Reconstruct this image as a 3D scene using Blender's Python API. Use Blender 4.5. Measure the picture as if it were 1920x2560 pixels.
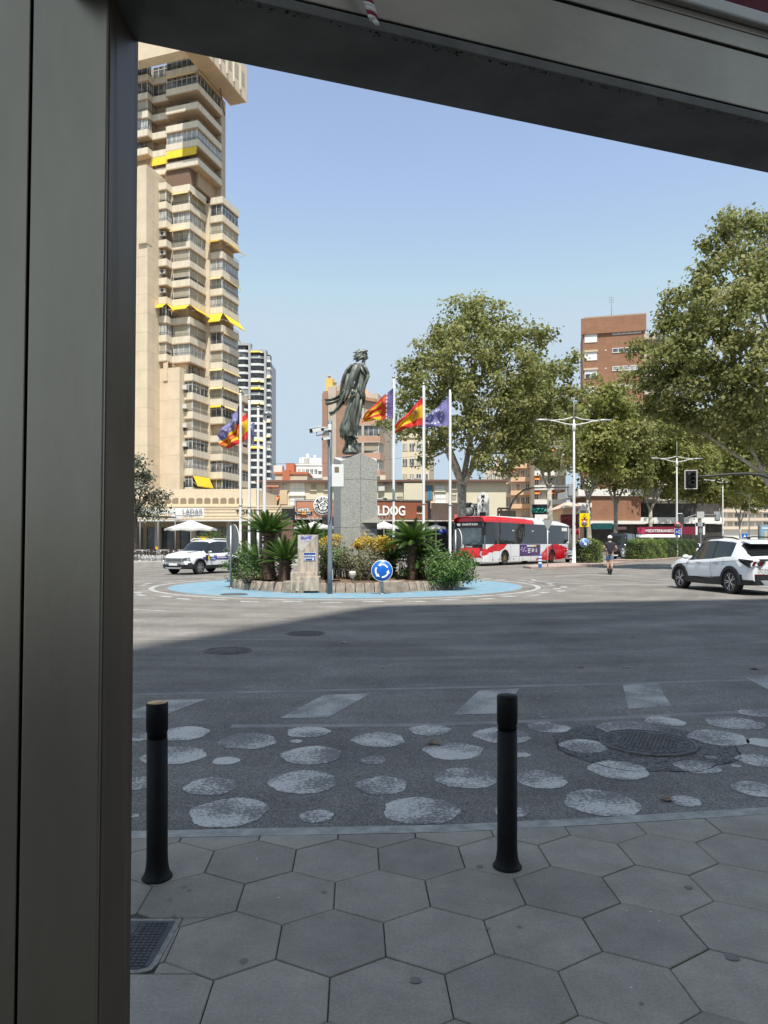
import bpy, bmesh, math, random
import numpy as np
from mathutils import Vector, Matrix
R = math.radians
random.seed(7); rng = np.random.default_rng(7)
for _o in list(bpy.data.objects): bpy.data.objects.remove(_o)
SC = bpy.context.scene
COL = SC.collection

# ------------------------------------------------------------------ camera, sky, sun, exposure
F, H, CX, HY = 1780.0, 1.48, 960.0, 1359.0     # photo focal length (px), eye height, principal column, horizon row
cd = bpy.data.cameras.new('Camera'); cam = bpy.data.objects.new('Camera', cd); COL.objects.link(cam)
cam.location = (0, 0, H); cam.rotation_euler = (R(90), 0, 0)
cd.sensor_fit = 'AUTO'; cd.sensor_width = 36; cd.lens = F/2560*36
cd.shift_y = (HY-1280)/2560; cd.clip_start = .05; cd.clip_end = 6000
SC.camera = cam
SUN = Vector((.07, -.50, 1.0)).normalized()     # direction towards the sun
w = bpy.data.worlds.new('World'); SC.world = w; w.use_nodes = True
nt = w.node_tree; bg = nt.nodes['Background']
sky = nt.nodes.new('ShaderNodeTexSky'); sky.sky_type = 'NISHITA'; sky.sun_disc = False
sky.sun_elevation = math.asin(SUN.z); sky.sun_rotation = math.atan2(SUN.x, SUN.y)
sky.air_density = 1.0; sky.dust_density = .45; sky.ozone_density = 1.3; sky.altitude = 0
hs = nt.nodes.new('ShaderNodeHueSaturation'); hs.inputs['Saturation'].default_value = .80
nt.links.new(sky.outputs[0], hs.inputs['Color']); 
lim = nt.nodes.new('ShaderNodeMix'); lim.data_type='RGBA'; lim.blend_type='DARKEN'; lim.inputs[0].default_value=1   # hazy horizon: no part of the sky brighter than this
lim.inputs[7].default_value=(2.35,2.88,3.40,1)
nt.links.new(hs.outputs[0], lim.inputs[6]); nt.links.new(lim.outputs[2], bg.inputs[0]); bg.inputs[1].default_value = .110
sd = bpy.data.lights.new('Sun', 'SUN'); sun = bpy.data.objects.new('Sun', sd); COL.objects.link(sun)
sd.energy = 2.85; sd.angle = R(.53); sd.color = (1, .962, .90)
sun.rotation_euler = (-SUN).to_track_quat('-Z', 'Y').to_euler()
SC.view_settings.view_transform = 'Standard'; SC.view_settings.look = 'None'
SC.view_settings.gamma = 1; SC.view_settings.exposure = 1.15
try:
    SC.cycles.max_bounces = 6; SC.cycles.transparent_max_bounces = 6; SC.cycles.use_denoising = True
    SC.cycles.caustics_reflective = False; SC.cycles.caustics_refractive = False; SC.cycles.sample_clamp_indirect = 4
except Exception: pass

# ------------------------------------------------------------------ helpers
def P(px, py, Y): return Vector(((px-CX)/F*Y, Y, H+(HY-py)/F*Y))
def G(px, py, z=0.0):
    Y = F*(H-z)/(py-HY); return Vector(((px-CX)/F*Y, Y, z))
def V(*a): return Vector(a)

class MB:
    def __init__(s): s.v=[]; s.f=[]; s.m=[]; s.s=[]
    def vert(s, p): s.v.append((p[0],p[1],p[2])); return len(s.v)-1
    def face(s, idx, m=0, sm=False): s.f.append(tuple(idx)); s.m.append(m); s.s.append(sm)
    def poly(s, pts, m=0, sm=False): s.face([s.vert(p) for p in pts], m, sm)
    def box(s, x0,x1,y0,y1,z0,z1, m=0):
        s.obox(((x0+x1)/2,(y0+y1)/2,(z0+z1)/2), (1,0,0),(0,1,0),(0,0,1), (x1-x0)/2,(y1-y0)/2,(z1-z0)/2, m)
    def obox(s, c, ex, ey, ez, hx, hy, hz, m=0):
        c=Vector(c); ex=Vector(ex)*hx; ey=Vector(ey)*hy; ez=Vector(ez)*hz
        i=[s.vert(c+sx*ex+sy*ey+sz*ez) for sz in(-1,1) for sy in(-1,1) for sx in(-1,1)]
        for q in ((0,2,3,1),(4,5,7,6),(0,1,5,4),(2,6,7,3),(1,3,7,5),(0,4,6,2)): s.face([i[k] for k in q], m)
    def ring_loft(s, rings, m=0, sm=True, closed=True, cap0=True, cap1=True):
        ids=[[s.vert(p) for p in r] for r in rings]; n=len(ids[0])
        for a,b in zip(ids[:-1],ids[1:]):
            for k in range(n if closed else n-1):
                s.face((a[k],a[(k+1)%n],b[(k+1)%n],b[k]), m, sm)
        if closed and cap0: s.face(ids[0][::-1], m)
        if closed and cap1: s.face(ids[-1], m)
        return ids
    def tube(s, pts, rs, n=8, m=0, sm=True, cap=True):
        pts=[Vector(p) for p in pts]
        if not hasattr(rs,'__len__'): rs=[rs]*len(pts)
        rings=[]; up=None
        for i,p in enumerate(pts):
            t=(pts[min(i+1,len(pts)-1)]-pts[max(i-1,0)])
            t=t.normalized() if t.length>1e-9 else V(0,0,1)
            if up is None: up=V(0,0,1) if abs(t.z)<.9 else V(1,0,0)
            a=up-t*up.dot(t)
            if a.length<1e-6: a=t.orthogonal()
            a.normalize(); b=t.cross(a); up=a
            rings.append([p+(a*math.cos(2*math.pi*k/n)+b*math.sin(2*math.pi*k/n))*rs[i] for k in range(n)])
        s.ring_loft(rings, m, sm, True, cap, cap)
    def lathe(s, prof, c=(0,0,0), n=24, m=0, sm=True, ax=None, cap=True):
        c=Vector(c); M=Matrix.Identity(3) if ax is None else V(0,0,1).rotation_difference(Vector(ax)).to_matrix()
        rings=[[c+M@V(r*math.cos(2*math.pi*k/n), r*math.sin(2*math.pi*k/n), z) for k in range(n)] for r,z in prof]
        s.ring_loft(rings, m, sm, True, cap, cap)
    def cyl(s, p0, p1, r0, r1=None, n=16, m=0, sm=True):
        s.tube([p0,p1],[r0, r0 if r1 is None else r1], n, m, sm)
    def ball(s, c, r, n=12, m=0, sc=(1,1,1)):
        c=Vector(c); k=max(4,n//2); rings=[]
        for i in range(k+1):
            t=math.pi*i/k; rr=max(math.sin(t),.02)
            rings.append([c+V(sc[0]*r*rr*math.cos(2*math.pi*j/n), sc[1]*r*rr*math.sin(2*math.pi*j/n), -sc[2]*r*math.cos(t)) for j in range(n)])
        s.ring_loft(rings, m, True)
    def prism(s, poly, z0, z1, m=0, mt=None):
        a=[s.vert((p[0],p[1],z0)) for p in poly]; b=[s.vert((p[0],p[1],z1)) for p in poly]; n=len(poly)
        for k in range(n): s.face((a[k],a[(k+1)%n],b[(k+1)%n],b[k]), m)
        s.face(a[::-1], m); s.face(b, m if mt is None else mt)
    def slab(s, pts, d, m=0, mf=None):
        """extrude the planar outline pts by vector d"""
        d=Vector(d); a=[s.vert(p) for p in pts]; b=[s.vert(Vector(p)+d) for p in pts]; n=len(pts)
        for k in range(n): s.face((a[k],a[(k+1)%n],b[(k+1)%n],b[k]), m)
        s.face(a[::-1], m if mf is None else mf); s.face(b, m)
    def build(s, name, mats, parent=None, loc=None, bevel=0, fix=True):
        me=bpy.data.meshes.new(name)
        off=Vector(loc) if loc is not None else V(0,0,0)
        me.from_pydata([(x-off.x,y-off.y,z-off.z) for x,y,z in s.v], [], s.f)
        if not isinstance(mats,(list,tuple)): mats=[mats]
        for mm in mats: me.materials.append(mm)
        me.polygons.foreach_set('material_index', s.m); me.polygons.foreach_set('use_smooth', s.s)
        if fix:
            b=bmesh.new(); b.from_mesh(me); bmesh.ops.recalc_face_normals(b, faces=b.faces); b.to_mesh(me); b.free()
        me.update()
        return link(name, me, parent, (0,0,0) if parent is not None else off, bevel)

def link(name, me, parent=None, loc=(0,0,0), bevel=0):
    o=bpy.data.objects.new(name, me); COL.objects.link(o); o.location=loc
    if parent is not None: o.parent=parent
    if bevel:
        b=o.modifiers.new('Bevel','BEVEL'); b.width=bevel; b.segments=2; b.limit_method='ANGLE'; b.angle_limit=R(35)
    return o
def tag(o, label=None, cat=None, group=None, kind=None):
    for k,v in (('label',label),('category',cat),('group',group),('kind',kind)):
        if v: o[k]=v
    return o
def thing(name, label, cat, loc=(0,0,0), rz=0, group=None):
    o=bpy.data.objects.new(name,None); COL.objects.link(o); o.location=loc; o.rotation_euler=(0,0,rz)
    o.empty_display_size=.2
    return tag(o,label,cat,group)
def struct(o): o['kind']='structure'; return o
def dup(root, loc, rz=0, label=None, group=None, scale=None):
    r=root.copy(); COL.objects.link(r); r.location=loc; r.rotation_euler=(0,0,rz)
    if label: r['label']=label
    if group: r['group']=group
    if scale: r.scale=(scale,)*3
    for ch in list(root.children):
        c=ch.copy(); COL.objects.link(c); c.parent=r
        for g in ch.children:
            d=g.copy(); COL.objects.link(d); d.parent=c
    return r
def arc(n, a0, a1): return [a0+(a1-a0)*i/(n-1) for i in range(n)]

def text(name, body, M, size, mat, parent=None, depth=.006, align='CENTER', sx=1.0, bold=0.0, shear=0):
    cu=bpy.data.curves.new(name,'FONT'); cu.body=body; cu.size=size; cu.extrude=depth; cu.align_x=align; cu.align_y='CENTER'
    cu.offset=bold; cu.shear=shear
    cu.resolution_u=3
    to=bpy.data.objects.new(name,cu); COL.objects.link(to)
    dg=bpy.context.evaluated_depsgraph_get(); me=bpy.data.meshes.new_from_object(to.evaluated_get(dg))
    bpy.data.objects.remove(to); bpy.data.curves.remove(cu)
    me.transform(M@Matrix.Diagonal((sx,1,1,1)))
    me.materials.clear(); me.materials.append(mat)
    return link(name, me, parent)
def frame(o, ex, ez):
    """matrix: local x -> ex, local y -> ez (up), local z -> towards the viewer of the face"""
    ex=Vector(ex).normalized(); ez=Vector(ez).normalized(); n=ex.cross(ez)
    M=Matrix((ex,ez,n)).transposed().to_4x4(); M.translation=Vector(o); return M

# ------------------------------------------------------------------ materials
def mat(name, col, rough=.6, metal=0., var=0., scale=3., bump=0., bscale=None, spec=.5, detail=4, col2=None, lo=.35, hi=.65, stretch=None, coat=0, spread=None):
    m=bpy.data.materials.new(name); m.use_nodes=True; t=m.node_tree; N=t.nodes; L=t.links
    b=N['Principled BSDF']; b.inputs['Roughness'].default_value=rough; b.inputs['Metallic'].default_value=metal
    b.inputs['Specular IOR Level'].default_value=spec; b.inputs['Base Color'].default_value=(*col,1)
    if coat: b.inputs['Coat Weight'].default_value=coat; b.inputs['Coat Roughness'].default_value=.05
    if var or bump or col2:
        tc=N.new('ShaderNodeTexCoord'); src=tc.outputs['Object']
        if stretch:
            mp=N.new('ShaderNodeMapping'); mp.inputs['Scale'].default_value=stretch; L.new(src,mp.inputs[0]); src=mp.outputs[0]
        if var or col2:
            n=N.new('ShaderNodeTexNoise'); n.inputs['Scale'].default_value=scale; n.inputs['Detail'].default_value=detail; n.inputs['Roughness'].default_value=.6
            L.new(src,n.inputs['Vector'])
            r=N.new('ShaderNodeValToRGB'); r.color_ramp.elements[0].position=lo; r.color_ramp.elements[1].position=hi
            c2=col2 if col2 else tuple(min(1,c*(1+var)) for c in col)
            c1=col if col2 else tuple(c*(1-var) for c in col)
            r.color_ramp.elements[0].color=(*c1,1); r.color_ramp.elements[1].color=(*c2,1)
            L.new(n.outputs['Fac'],r.inputs[0]); L.new(r.outputs[0],b.inputs['Base Color'])
        if bump:
            n2=N.new('ShaderNodeTexNoise'); n2.inputs['Scale'].default_value=bscale or scale*6; n2.inputs['Detail'].default_value=5
            L.new(src,n2.inputs['Vector']); bp=N.new('ShaderNodeBump'); bp.inputs['Strength'].default_value=bump; bp.inputs['Distance'].default_value=.02
            L.new(n2.outputs['Fac'],bp.inputs['Height']); L.new(bp.outputs[0],b.inputs['Normal'])
    return m
def leafmat(name, c1, c2, c3, rough=.55, trans=.25):
    """leaf colour picked per leaf from the 'tint' attribute"""
    m=bpy.data.materials.new(name); m.use_nodes=True; t=m.node_tree; N=t.nodes; L=t.links
    b=N['Principled BSDF']; b.inputs['Roughness'].default_value=rough; b.inputs['Specular IOR Level'].default_value=.35
    a=N.new('ShaderNodeAttribute'); a.attribute_name='tint'
    r=N.new('ShaderNodeValToRGB'); e=r.color_ramp.elements; e[0].color=(*c1,1); e[1].color=(*c3,1); x=e.new(.5); x.color=(*c2,1)
    L.new(a.outputs['Fac'],r.inputs[0]); L.new(r.outputs[0],b.inputs['Base Color'])
    tr=N.new('ShaderNodeBsdfTranslucent'); L.new(r.outputs[0],tr.inputs[0]); mx=N.new('ShaderNodeMixShader'); mx.inputs[0].default_value=trans
    L.new(b.outputs[0],mx.inputs[1]); L.new(tr.outputs[0],mx.inputs[2]); L.new(mx.outputs[0],N['Material Output'].inputs[0])
    return m
def brickmat(name, c1, c2, mortar, sc=1.0, rough=.8, w=.24, h=.075, ms=.012):
    """brick courses along the horizontal direction of any vertical wall"""
    m=bpy.data.materials.new(name); m.use_nodes=True; t=m.node_tree; N=t.nodes; L=t.links
    b=N['Principled BSDF']; b.inputs['Roughness'].default_value=rough
    tc=N.new('ShaderNodeTexCoord'); sp=N.new('ShaderNodeSeparateXYZ'); L.new(tc.outputs['Object'],sp.inputs[0])
    ad=N.new('ShaderNodeMath'); ad.operation='ADD'; L.new(sp.outputs[0],ad.inputs[0]); L.new(sp.outputs[1],ad.inputs[1])
    cb=N.new('ShaderNodeCombineXYZ'); L.new(ad.outputs[0],cb.inputs[0]); L.new(sp.outputs[2],cb.inputs[1])
    br=N.new('ShaderNodeTexBrick'); br.inputs['Scale'].default_value=sc; br.inputs['Brick Width'].default_value=w; br.inputs['Row Height'].default_value=h
    br.inputs['Mortar Size'].default_value=ms; br.inputs['Color1'].default_value=(*c1,1); br.inputs['Color2'].default_value=(*c2,1); br.inputs['Mortar'].default_value=(*mortar,1)
    L.new(cb.outputs[0],br.inputs['Vector'])
    n=N.new('ShaderNodeTexNoise'); n.inputs['Scale'].default_value=.6; L.new(tc.outputs['Object'],n.inputs['Vector'])
    mx=N.new('ShaderNodeMix'); mx.data_type='RGBA'; mx.blend_type='MULTIPLY'; mx.inputs[0].default_value=.35
    L.new(br.outputs[0],mx.inputs[6]); L.new(n.outputs['Fac'],mx.inputs[7]); L.new(mx.outputs[2],b.inputs['Base Color'])
    return m
M={}
def MT(name,*a,**k):
    M[name]=mat(name,*a,**k); return M[name]
MT('steel',(.285,.255,.205),rough=.36,metal=1,var=.16,scale=2.6,stretch=(1,1,.22),bump=.03,bscale=40,detail=8)
MT('steel_beam',(.46,.425,.365),rough=.42,metal=1,var=.14,scale=3.5,stretch=(.5,1,1),bump=.03,bscale=50,detail=8)
MT('steel_dark',(.12,.12,.115),rough=.5,metal=.6,var=.3,scale=5,bump=.1,bscale=60)
MT('groove',(.004,.004,.004),rough=.9)
MT('maroon',(.13,.018,.028),rough=.8,var=.15,scale=9)
MT('rope',(.75,.72,.68),rough=.9); MT('rope_red',(.28,.03,.05),rough=.9)
MT('black_paint',(.006,.0062,.007),rough=.55,var=.3,scale=10,spec=.22)
MT('tawny',(.55,.33,.14),rough=.45,var=.25,scale=30)
MT('iron',(.125,.12,.11),rough=.65,metal=.3,var=.3,scale=25)
MT('white',(.78,.78,.76),rough=.5); MT('offwhite',(.62,.61,.57),rough=.6,var=.05)
MT('white_plastic',(.74,.75,.74),rough=.35)
MT('grey_metal',(.42,.44,.45),rough=.4,metal=.5,var=.08,scale=4); MT('zinc',(.33,.35,.36),rough=.45,metal=.7,var=.15,scale=8)
MT('sign_back',(.14,.155,.15),rough=.5,metal=.3,var=.1,scale=6)
MT('sign_blue',(.006,.12,.52),rough=.35); MT('sign_red',(.52,.02,.03),rough=.4); MT('sign_yellow',(.82,.66,.0),rough=.4)
MT('slate_pole',(.16,.19,.225),rough=.45,metal=.2,var=.12,scale=5)
MT('black',(.01,.01,.011),rough=.5); MT('darkgrey',(.05,.05,.052),rough=.6); MT('midgrey',(.2,.2,.2),rough=.6)
MT('glass',(.012,.014,.015),rough=.04,spec=.8); MT('glass_grey',(.055,.065,.075),rough=.08,spec=.7,var=.5,scale=.7)
MT('chrome',(.6,.6,.6),rough=.15,metal=1)
MT('tyre',(.013,.013,.013),rough=.8); MT('rim',(.5,.5,.52),rough=.25,metal=.9)
MT('paint_white',(.78,.79,.8),rough=.25,coat=.6); MT('paint_black',(.012,.012,.014),rough=.25,coat=.6)
MT('paint_silver',(.42,.43,.44),rough=.25,metal=.5,coat=.5); MT('paint_red',(.5,.02,.04),rough=.3,coat=.5)
MT('bus_red',(.62,.012,.02),rough=.3,coat=.4); MT('purple',(.075,.03,.14),rough=.4)
MT('tail',(.10,.006,.009),rough=.15); MT('lamp_glass',(.5,.52,.54),rough=.1,metal=.4)
MT('trim',(.018,.018,.019),rough=.6)
MT('navy',(.02,.025,.16),rough=.4)
# ================================================================== GROUND, ROAD, PAVEMENT
def asphalt(name, base, fine=125, patch=.35, warm=(1,1,1)):
    m=bpy.data.materials.new(name); m.use_nodes=True; t=m.node_tree; N=t.nodes; L=t.links; b=N['Principled BSDF']
    b.inputs['Roughness'].default_value=.88; b.inputs['Specular IOR Level'].default_value=.3
    tc=N.new('ShaderNodeTexCoord')
    def noise(sc,det,stretch=None):
        n=N.new('ShaderNodeTexNoise'); n.inputs['Scale'].default_value=sc; n.inputs['Detail'].default_value=det; n.inputs['Roughness'].default_value=.65
        if stretch:
            mp=N.new('ShaderNodeMapping'); mp.inputs['Scale'].default_value=stretch; mp.inputs['Rotation'].default_value=(0,0,R(-8)); L.new(tc.outputs['Object'],mp.inputs[0]); L.new(mp.outputs[0],n.inputs['Vector'])
        else: L.new(tc.outputs['Object'],n.inputs['Vector'])
        return n.outputs['Fac']
    def rng_(src,a,b_,c,d):
        r=N.new('ShaderNodeMapRange'); r.inputs[1].default_value=a; r.inputs[2].default_value=b_; r.inputs[3].default_value=c; r.inputs[4].default_value=d; L.new(src,r.inputs[0]); return r.outputs[0]
    def mul(a,b_):
        q=N.new('ShaderNodeMath'); q.operation='MULTIPLY'; L.new(a,q.inputs[0]); L.new(b_,q.inputs[1]); return q.outputs[0]
    f=rng_(noise(fine,3),.34,.66,.30,1.85); p=rng_(noise(.55,5),.3,.7,1-patch,1+patch*.6); s=rng_(noise(1.0,4,(.25,2.2,1)),.3,.7,.86,1.12)
    g=rng_(noise(22,3),.3,.7,.9,1.1)
    di=N.new('ShaderNodeVectorMath'); di.operation='DISTANCE'; di.inputs[1].default_value=(-1.32,25.7,0); L.new(tc.outputs['Object'],di.inputs[0])
    n1=N.new('ShaderNodeTexNoise'); n1.noise_dimensions='1D'; n1.inputs['Scale'].default_value=1.1; n1.inputs['Detail'].default_value=4; L.new(di.outputs['Value'],n1.inputs['W'])   # worn wheel tracks round the island
    k=mul(mul(mul(f,p),mul(s,g)),rng_(n1.outputs['Fac'],.32,.68,.86,1.10))
    c=N.new('ShaderNodeVectorMath'); c.operation='SCALE'; c.inputs[0].default_value=tuple(base*x for x in warm); L.new(k,c.inputs['Scale']); L.new(c.outputs[0],b.inputs['Base Color'])
    bp=N.new('ShaderNodeBump'); bp.inputs['Strength'].default_value=.5; bp.inputs['Distance'].default_value=.008; L.new(noise(fine*.8,4),bp.inputs['Height']); L.new(bp.outputs[0],b.inputs['Normal'])
    return m
def wornpaint(name, paint, under, lo=.36, hi=.52, sc=28):
    m=bpy.data.materials.new(name); m.use_nodes=True; t=m.node_tree; N=t.nodes; L=t.links; b=N['Principled BSDF']
    b.inputs['Roughness'].default_value=.8; tc=N.new('ShaderNodeTexCoord')
    n=N.new('ShaderNodeTexNoise'); n.inputs['Scale'].default_value=sc; n.inputs['Detail'].default_value=8; n.inputs['Roughness'].default_value=.75; L.new(tc.outputs['Object'],n.inputs['Vector'])
    n2=N.new('ShaderNodeTexNoise'); n2.inputs['Scale'].default_value=2.3; n2.inputs['Detail'].default_value=3; L.new(tc.outputs['Object'],n2.inputs['Vector'])
    a=N.new('ShaderNodeMath'); a.operation='MULTIPLY_ADD'; a.inputs[1].default_value=.75; L.new(n2.outputs['Fac'],a.inputs[0]); L.new(n.outputs['Fac'],a.inputs[2])
    s=N.new('ShaderNodeMath'); s.operation='SUBTRACT'; s.inputs[1].default_value=.375; L.new(a.outputs[0],s.inputs[0])
    r=N.new('ShaderNodeValToRGB'); r.color_ramp.elements[0].position=lo; r.color_ramp.elements[1].position=hi
    r.color_ramp.elements[0].color=(*under,1); r.color_ramp.elements[1].color=(*paint,1); L.new(s.outputs[0],r.inputs[0]); L.new(r.outputs[0],b.inputs['Base Color'])
    return m
ASPH=asphalt('asphalt',.188,warm=(1,.92,.80)); PATCH=asphalt('asphalt_patch',.118,fine=40,patch=.12,warm=(1,.95,.86))
DOT=wornpaint('worn_white_paint',(.56,.53,.47),(.17,.162,.148),lo=.44,hi=.58,sc=46); FAINT=wornpaint('faded_white_paint',(.46,.44,.39),(.18,.171,.156),.36,.60,50)
LINE=wornpaint('road_line_paint',(.42,.42,.40),(.19,.184,.172),.30,.55,14)
BLUE=wornpaint('blue_ground_paint',(.125,.27,.37),(.26,.31,.31),.32,.60,7)
CONC=mat('kerb_concrete',(.34,.325,.285),rough=.85,var=.25,scale=9,bump=.3,bscale=90)
SIDE=mat('far_pavement',(.33,.31,.28),rough=.85,var=.18,scale=1.2,bump=.1)
ROADZ=-.02
b=MB(); b.poly([(-2500,-800,-.05),(2500,-800,-.05),(2500,4500,-.05),(-2500,4500,-.05)])
struct(b.build('ground',mat('dry_ground',(.2,.19,.17),rough=.9,var=.2,scale=.05)))
b=MB(); b.poly([(-160,-60,ROADZ),(190,-60,ROADZ),(260,330,ROADZ),(-160,330,ROADZ)]); struct(b.build('road',ASPH))

# near pavement: kerb curve and hexagonal slabs
kp=[G(*q) for q in ((-900,2089),(320,2075),(720,2067),(1120,2059.5),(1500,2041),(1920,2015.4),(2500,1970))]
def kerb_y(x):
    for a,c in zip(kp[:-1],kp[1:]):
        if a.x<=x<=c.x: return a.y+(c.y-a.y)*(x-a.x)/(c.x-a.x)
    return kp[0].y if x<kp[0].x else kp[-1].y
KW=.105
b=MB()
xs=np.linspace(kp[0].x,kp[-1].x,60); top=[]
for x in xs:
    y=kerb_y(x); top.append([(x,y-KW,-.05),(x,y-KW,.0),(x,y-.012,.0),(x,y,-.010),(x,y,-.05)])
b.ring_loft(top,closed=False,sm=False); struct(b.build('kerb',CONC))
def clip(poly,p,n):
    out=[]
    for i,a in enumerate(poly):
        c=poly[(i+1)%len(poly)]; da=(a-p).dot(n); dc=(c-p).dot(n)
        if da<=0: out.append(a)
        if da*dc<0: out.append(a+(c-a)*(da/(da-dc)))
    return out
hexm=bpy.data.materials.new('hexagonal_slabs'); hexm.use_nodes=True
_t=hexm.node_tree; _N=_t.nodes; _L=_t.links; _b=_N['Principled BSDF']; _b.inputs['Roughness'].default_value=.62
_a=_N.new('ShaderNodeAttribute'); _a.attribute_name='tint'; _tc=_N.new('ShaderNodeTexCoord')
_n=_N.new('ShaderNodeTexNoise'); _n.inputs['Scale'].default_value=5; _n.inputs['Detail'].default_value=8; _n.inputs['Roughness'].default_value=.7; _L.new(_tc.outputs['Object'],_n.inputs['Vector'])
_n2=_N.new('ShaderNodeTexNoise'); _n2.inputs['Scale'].default_value=90; _n2.inputs['Detail'].default_value=3; _L.new(_tc.outputs['Object'],_n2.inputs['Vector'])
_r=_N.new('ShaderNodeValToRGB'); _r.color_ramp.elements[0].position=.3; _r.color_ramp.elements[0].color=(.235,.209,.162,1); _r.color_ramp.elements[1].position=.72; _r.color_ramp.elements[1].color=(.335,.297,.232,1); _L.new(_n.outputs['Fac'],_r.inputs[0])
_m=_N.new('ShaderNodeMapRange'); _m.inputs[3].default_value=.84; _m.inputs[4].default_value=1.14; _L.new(_a.outputs['Fac'],_m.inputs[0])
_q=_N.new('ShaderNodeMapRange'); _q.inputs[1].default_value=.3; _q.inputs[2].default_value=.7; _q.inputs[3].default_value=.86; _q.inputs[4].default_value=1.14; _L.new(_n2.outputs['Fac'],_q.inputs[0])
_w=_N.new('ShaderNodeMath'); _w.operation='MULTIPLY'; _L.new(_m.outputs[0],_w.inputs[0]); _L.new(_q.outputs[0],_w.inputs[1])
_n3=_N.new('ShaderNodeTexNoise'); _n3.inputs['Scale'].default_value=1.6; _n3.inputs['Detail'].default_value=6; _n3.inputs['Roughness'].default_value=.7; _L.new(_tc.outputs['Object'],_n3.inputs['Vector'])
_q3=_N.new('ShaderNodeMapRange'); _q3.inputs[1].default_value=.32; _q3.inputs[2].default_value=.66; _q3.inputs[3].default_value=.80; _q3.inputs[4].default_value=1.10; _L.new(_n3.outputs['Fac'],_q3.inputs[0])
_w3=_N.new('ShaderNodeMath'); _w3.operation='MULTIPLY'; _L.new(_w.outputs[0],_w3.inputs[0]); _L.new(_q3.outputs[0],_w3.inputs[1])
_s=_N.new('ShaderNodeVectorMath'); _s.operation='SCALE'; _L.new(_r.outputs[0],_s.inputs[0]); _L.new(_w3.outputs[0],_s.inputs['Scale']); _L.new(_s.outputs[0],_b.inputs['Base Color'])
_bp=_N.new('ShaderNodeBump'); _bp.inputs['Strength'].default_value=.12; _bp.inputs['Distance'].default_value=.004; _L.new(_n2.outputs['Fac'],_bp.inputs['Height']); _L.new(_bp.outputs[0],_b.inputs['Normal'])
GROUT=mat('pavement_joint',(.08,.075,.066),rough=.95,var=.3,scale=60)
s_=.2273; hc=V(-.194,2.659,0); rot=Matrix.Rotation(R(2.4),3,'Z'); ex=rot@V(1,0,0); ey=rot@V(0,1,0)
COVER=(-1.35,-.798,2.455,2.812)
b=MB(); tints=[]
for j in range(-14,12):
    for i in range(-24,26):
        c=hc+ex*(s_*math.sqrt(3)*(i+.5*(j%2)))+ey*(s_*1.5*j)
        if c.y>kerb_y(c.x)+.3 or abs(c.x)>7 or c.y<-1.6: continue
        poly=[c+ex*(s_*math.sin(k*math.pi/3))+ey*(s_*math.cos(k*math.pi/3)) for k in range(6)]
        ky=kerb_y(c.x); sl=(kerb_y(c.x+.1)-kerb_y(c.x-.1))/.2
        poly=clip(poly,V(c.x,ky-KW-.004,0),V(-sl,1,0).normalized()); polys=[poly]
        if c.x<COVER[1]+.22 and COVER[2]-.23<c.y<COVER[3]+.23:
            side=clip(poly,V(COVER[1]+.003,0,0),V(-1,0,0))
            if c.y>COVER[3]-.03: polys=[clip(poly,V(0,COVER[3]+.004,0),V(0,-1,0)),clip(side,V(0,COVER[3]+.004,0),V(0,1,0))]
            elif c.y<COVER[2]+.03: polys=[clip(poly,V(0,COVER[2]-.004,0),V(0,1,0)),clip(side,V(0,COVER[2]-.004,0),V(0,-1,0))]
            else: polys=[side]
        tn=random.random(); dz=random.uniform(-.0015,.0015); g0=random.uniform(.0016,.0036)
        for poly in polys:
            if len(poly)<3: continue
            cen=sum(poly,V(0,0,0))/len(poly)
            def ins(d,z): return [V(*(p+(cen-p).normalized()*d)[:2],z) for p in poly]
            b.ring_loft([ins(g0,-.014),ins(g0,-.003+dz),ins(g0+.004,dz)],sm=False,cap0=False)
            nf=len(b.f)-len(tints); tints+= [tn]*nf
o=b.build('pavement',hexm,fix=False); o.data.attributes.new('tint','FLOAT','FACE').data.foreach_set('value',tints); struct(o)
b=MB(); q=[(x,kerb_y(x)-KW+.001,-.009) for x in xs]; b.poly([(xs[0],-60,-.009),(xs[-1],-60,-.009)]+q[::-1]); struct(b.build('pavement_bed',GROUT))
# stains on the slabs
b=MB()
for px,py,wv in ((289+0,0,0),):pass
for zx,zy,r_,ox,oy in ((289,452,14,320,2000),(318,470,13,320,2000),(218,517,14,320,2000),(238,602,14,320,2000),(600,837,22,320,2000),(1016,478,12,320,2000),(165,348,20,1120,2000),(1248,454,20,1120,2000),(1003,1057,12,1120,2000),(370,660,14,1120,2000),(205,668,12,1120,2000),(1470,815,34,1120,2000),(1490,935,30,320,2000)):
    c=G(ox+zx/2.074,oy+zy/2.074); rr=r_/2.074/F*c.y; a0=random.random()*6
    b.poly([(c.x+rr*(1+.15*math.sin(3*t+a0))*math.cos(t),c.y+rr*1.05*(1+.12*math.sin(2*t+a0))*math.sin(t),.0019) for t in arc(15,0,6.0)])
struct(b.build('pavement_stains',mat('old_gum',(.175,.163,.138),rough=.8)))
b=MB()
for zx,zy,r_,ox,oy in ((668,307,7,320,2000),(758,442,6,320,2000),(780,508,7,320,2000),(1150,555,5,320,2000),(820,790,4,320,2000),(395,207,6,1120,2000),(735,573,4,1120,2000),(925,575,6,1120,2000),(950,975,7,1120,2000),(1300,648,4,1120,2000),(690,1142,6,320,2000),(1050,580,9,1120,2000),(1095,630,7,1120,2000),(1415,708,4,1120,2000),(1570,273,4,320,2000)):
    c=G(ox+zx/2.074,oy+zy/2.074); rr=r_/2.074/F*c.y
    b.poly([(c.x+rr*random.uniform(.6,1.1)*math.cos(t),c.y+rr*random.uniform(.6,1.3)*math.sin(t),.0019) for t in arc(9,0,5.6)])
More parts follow.
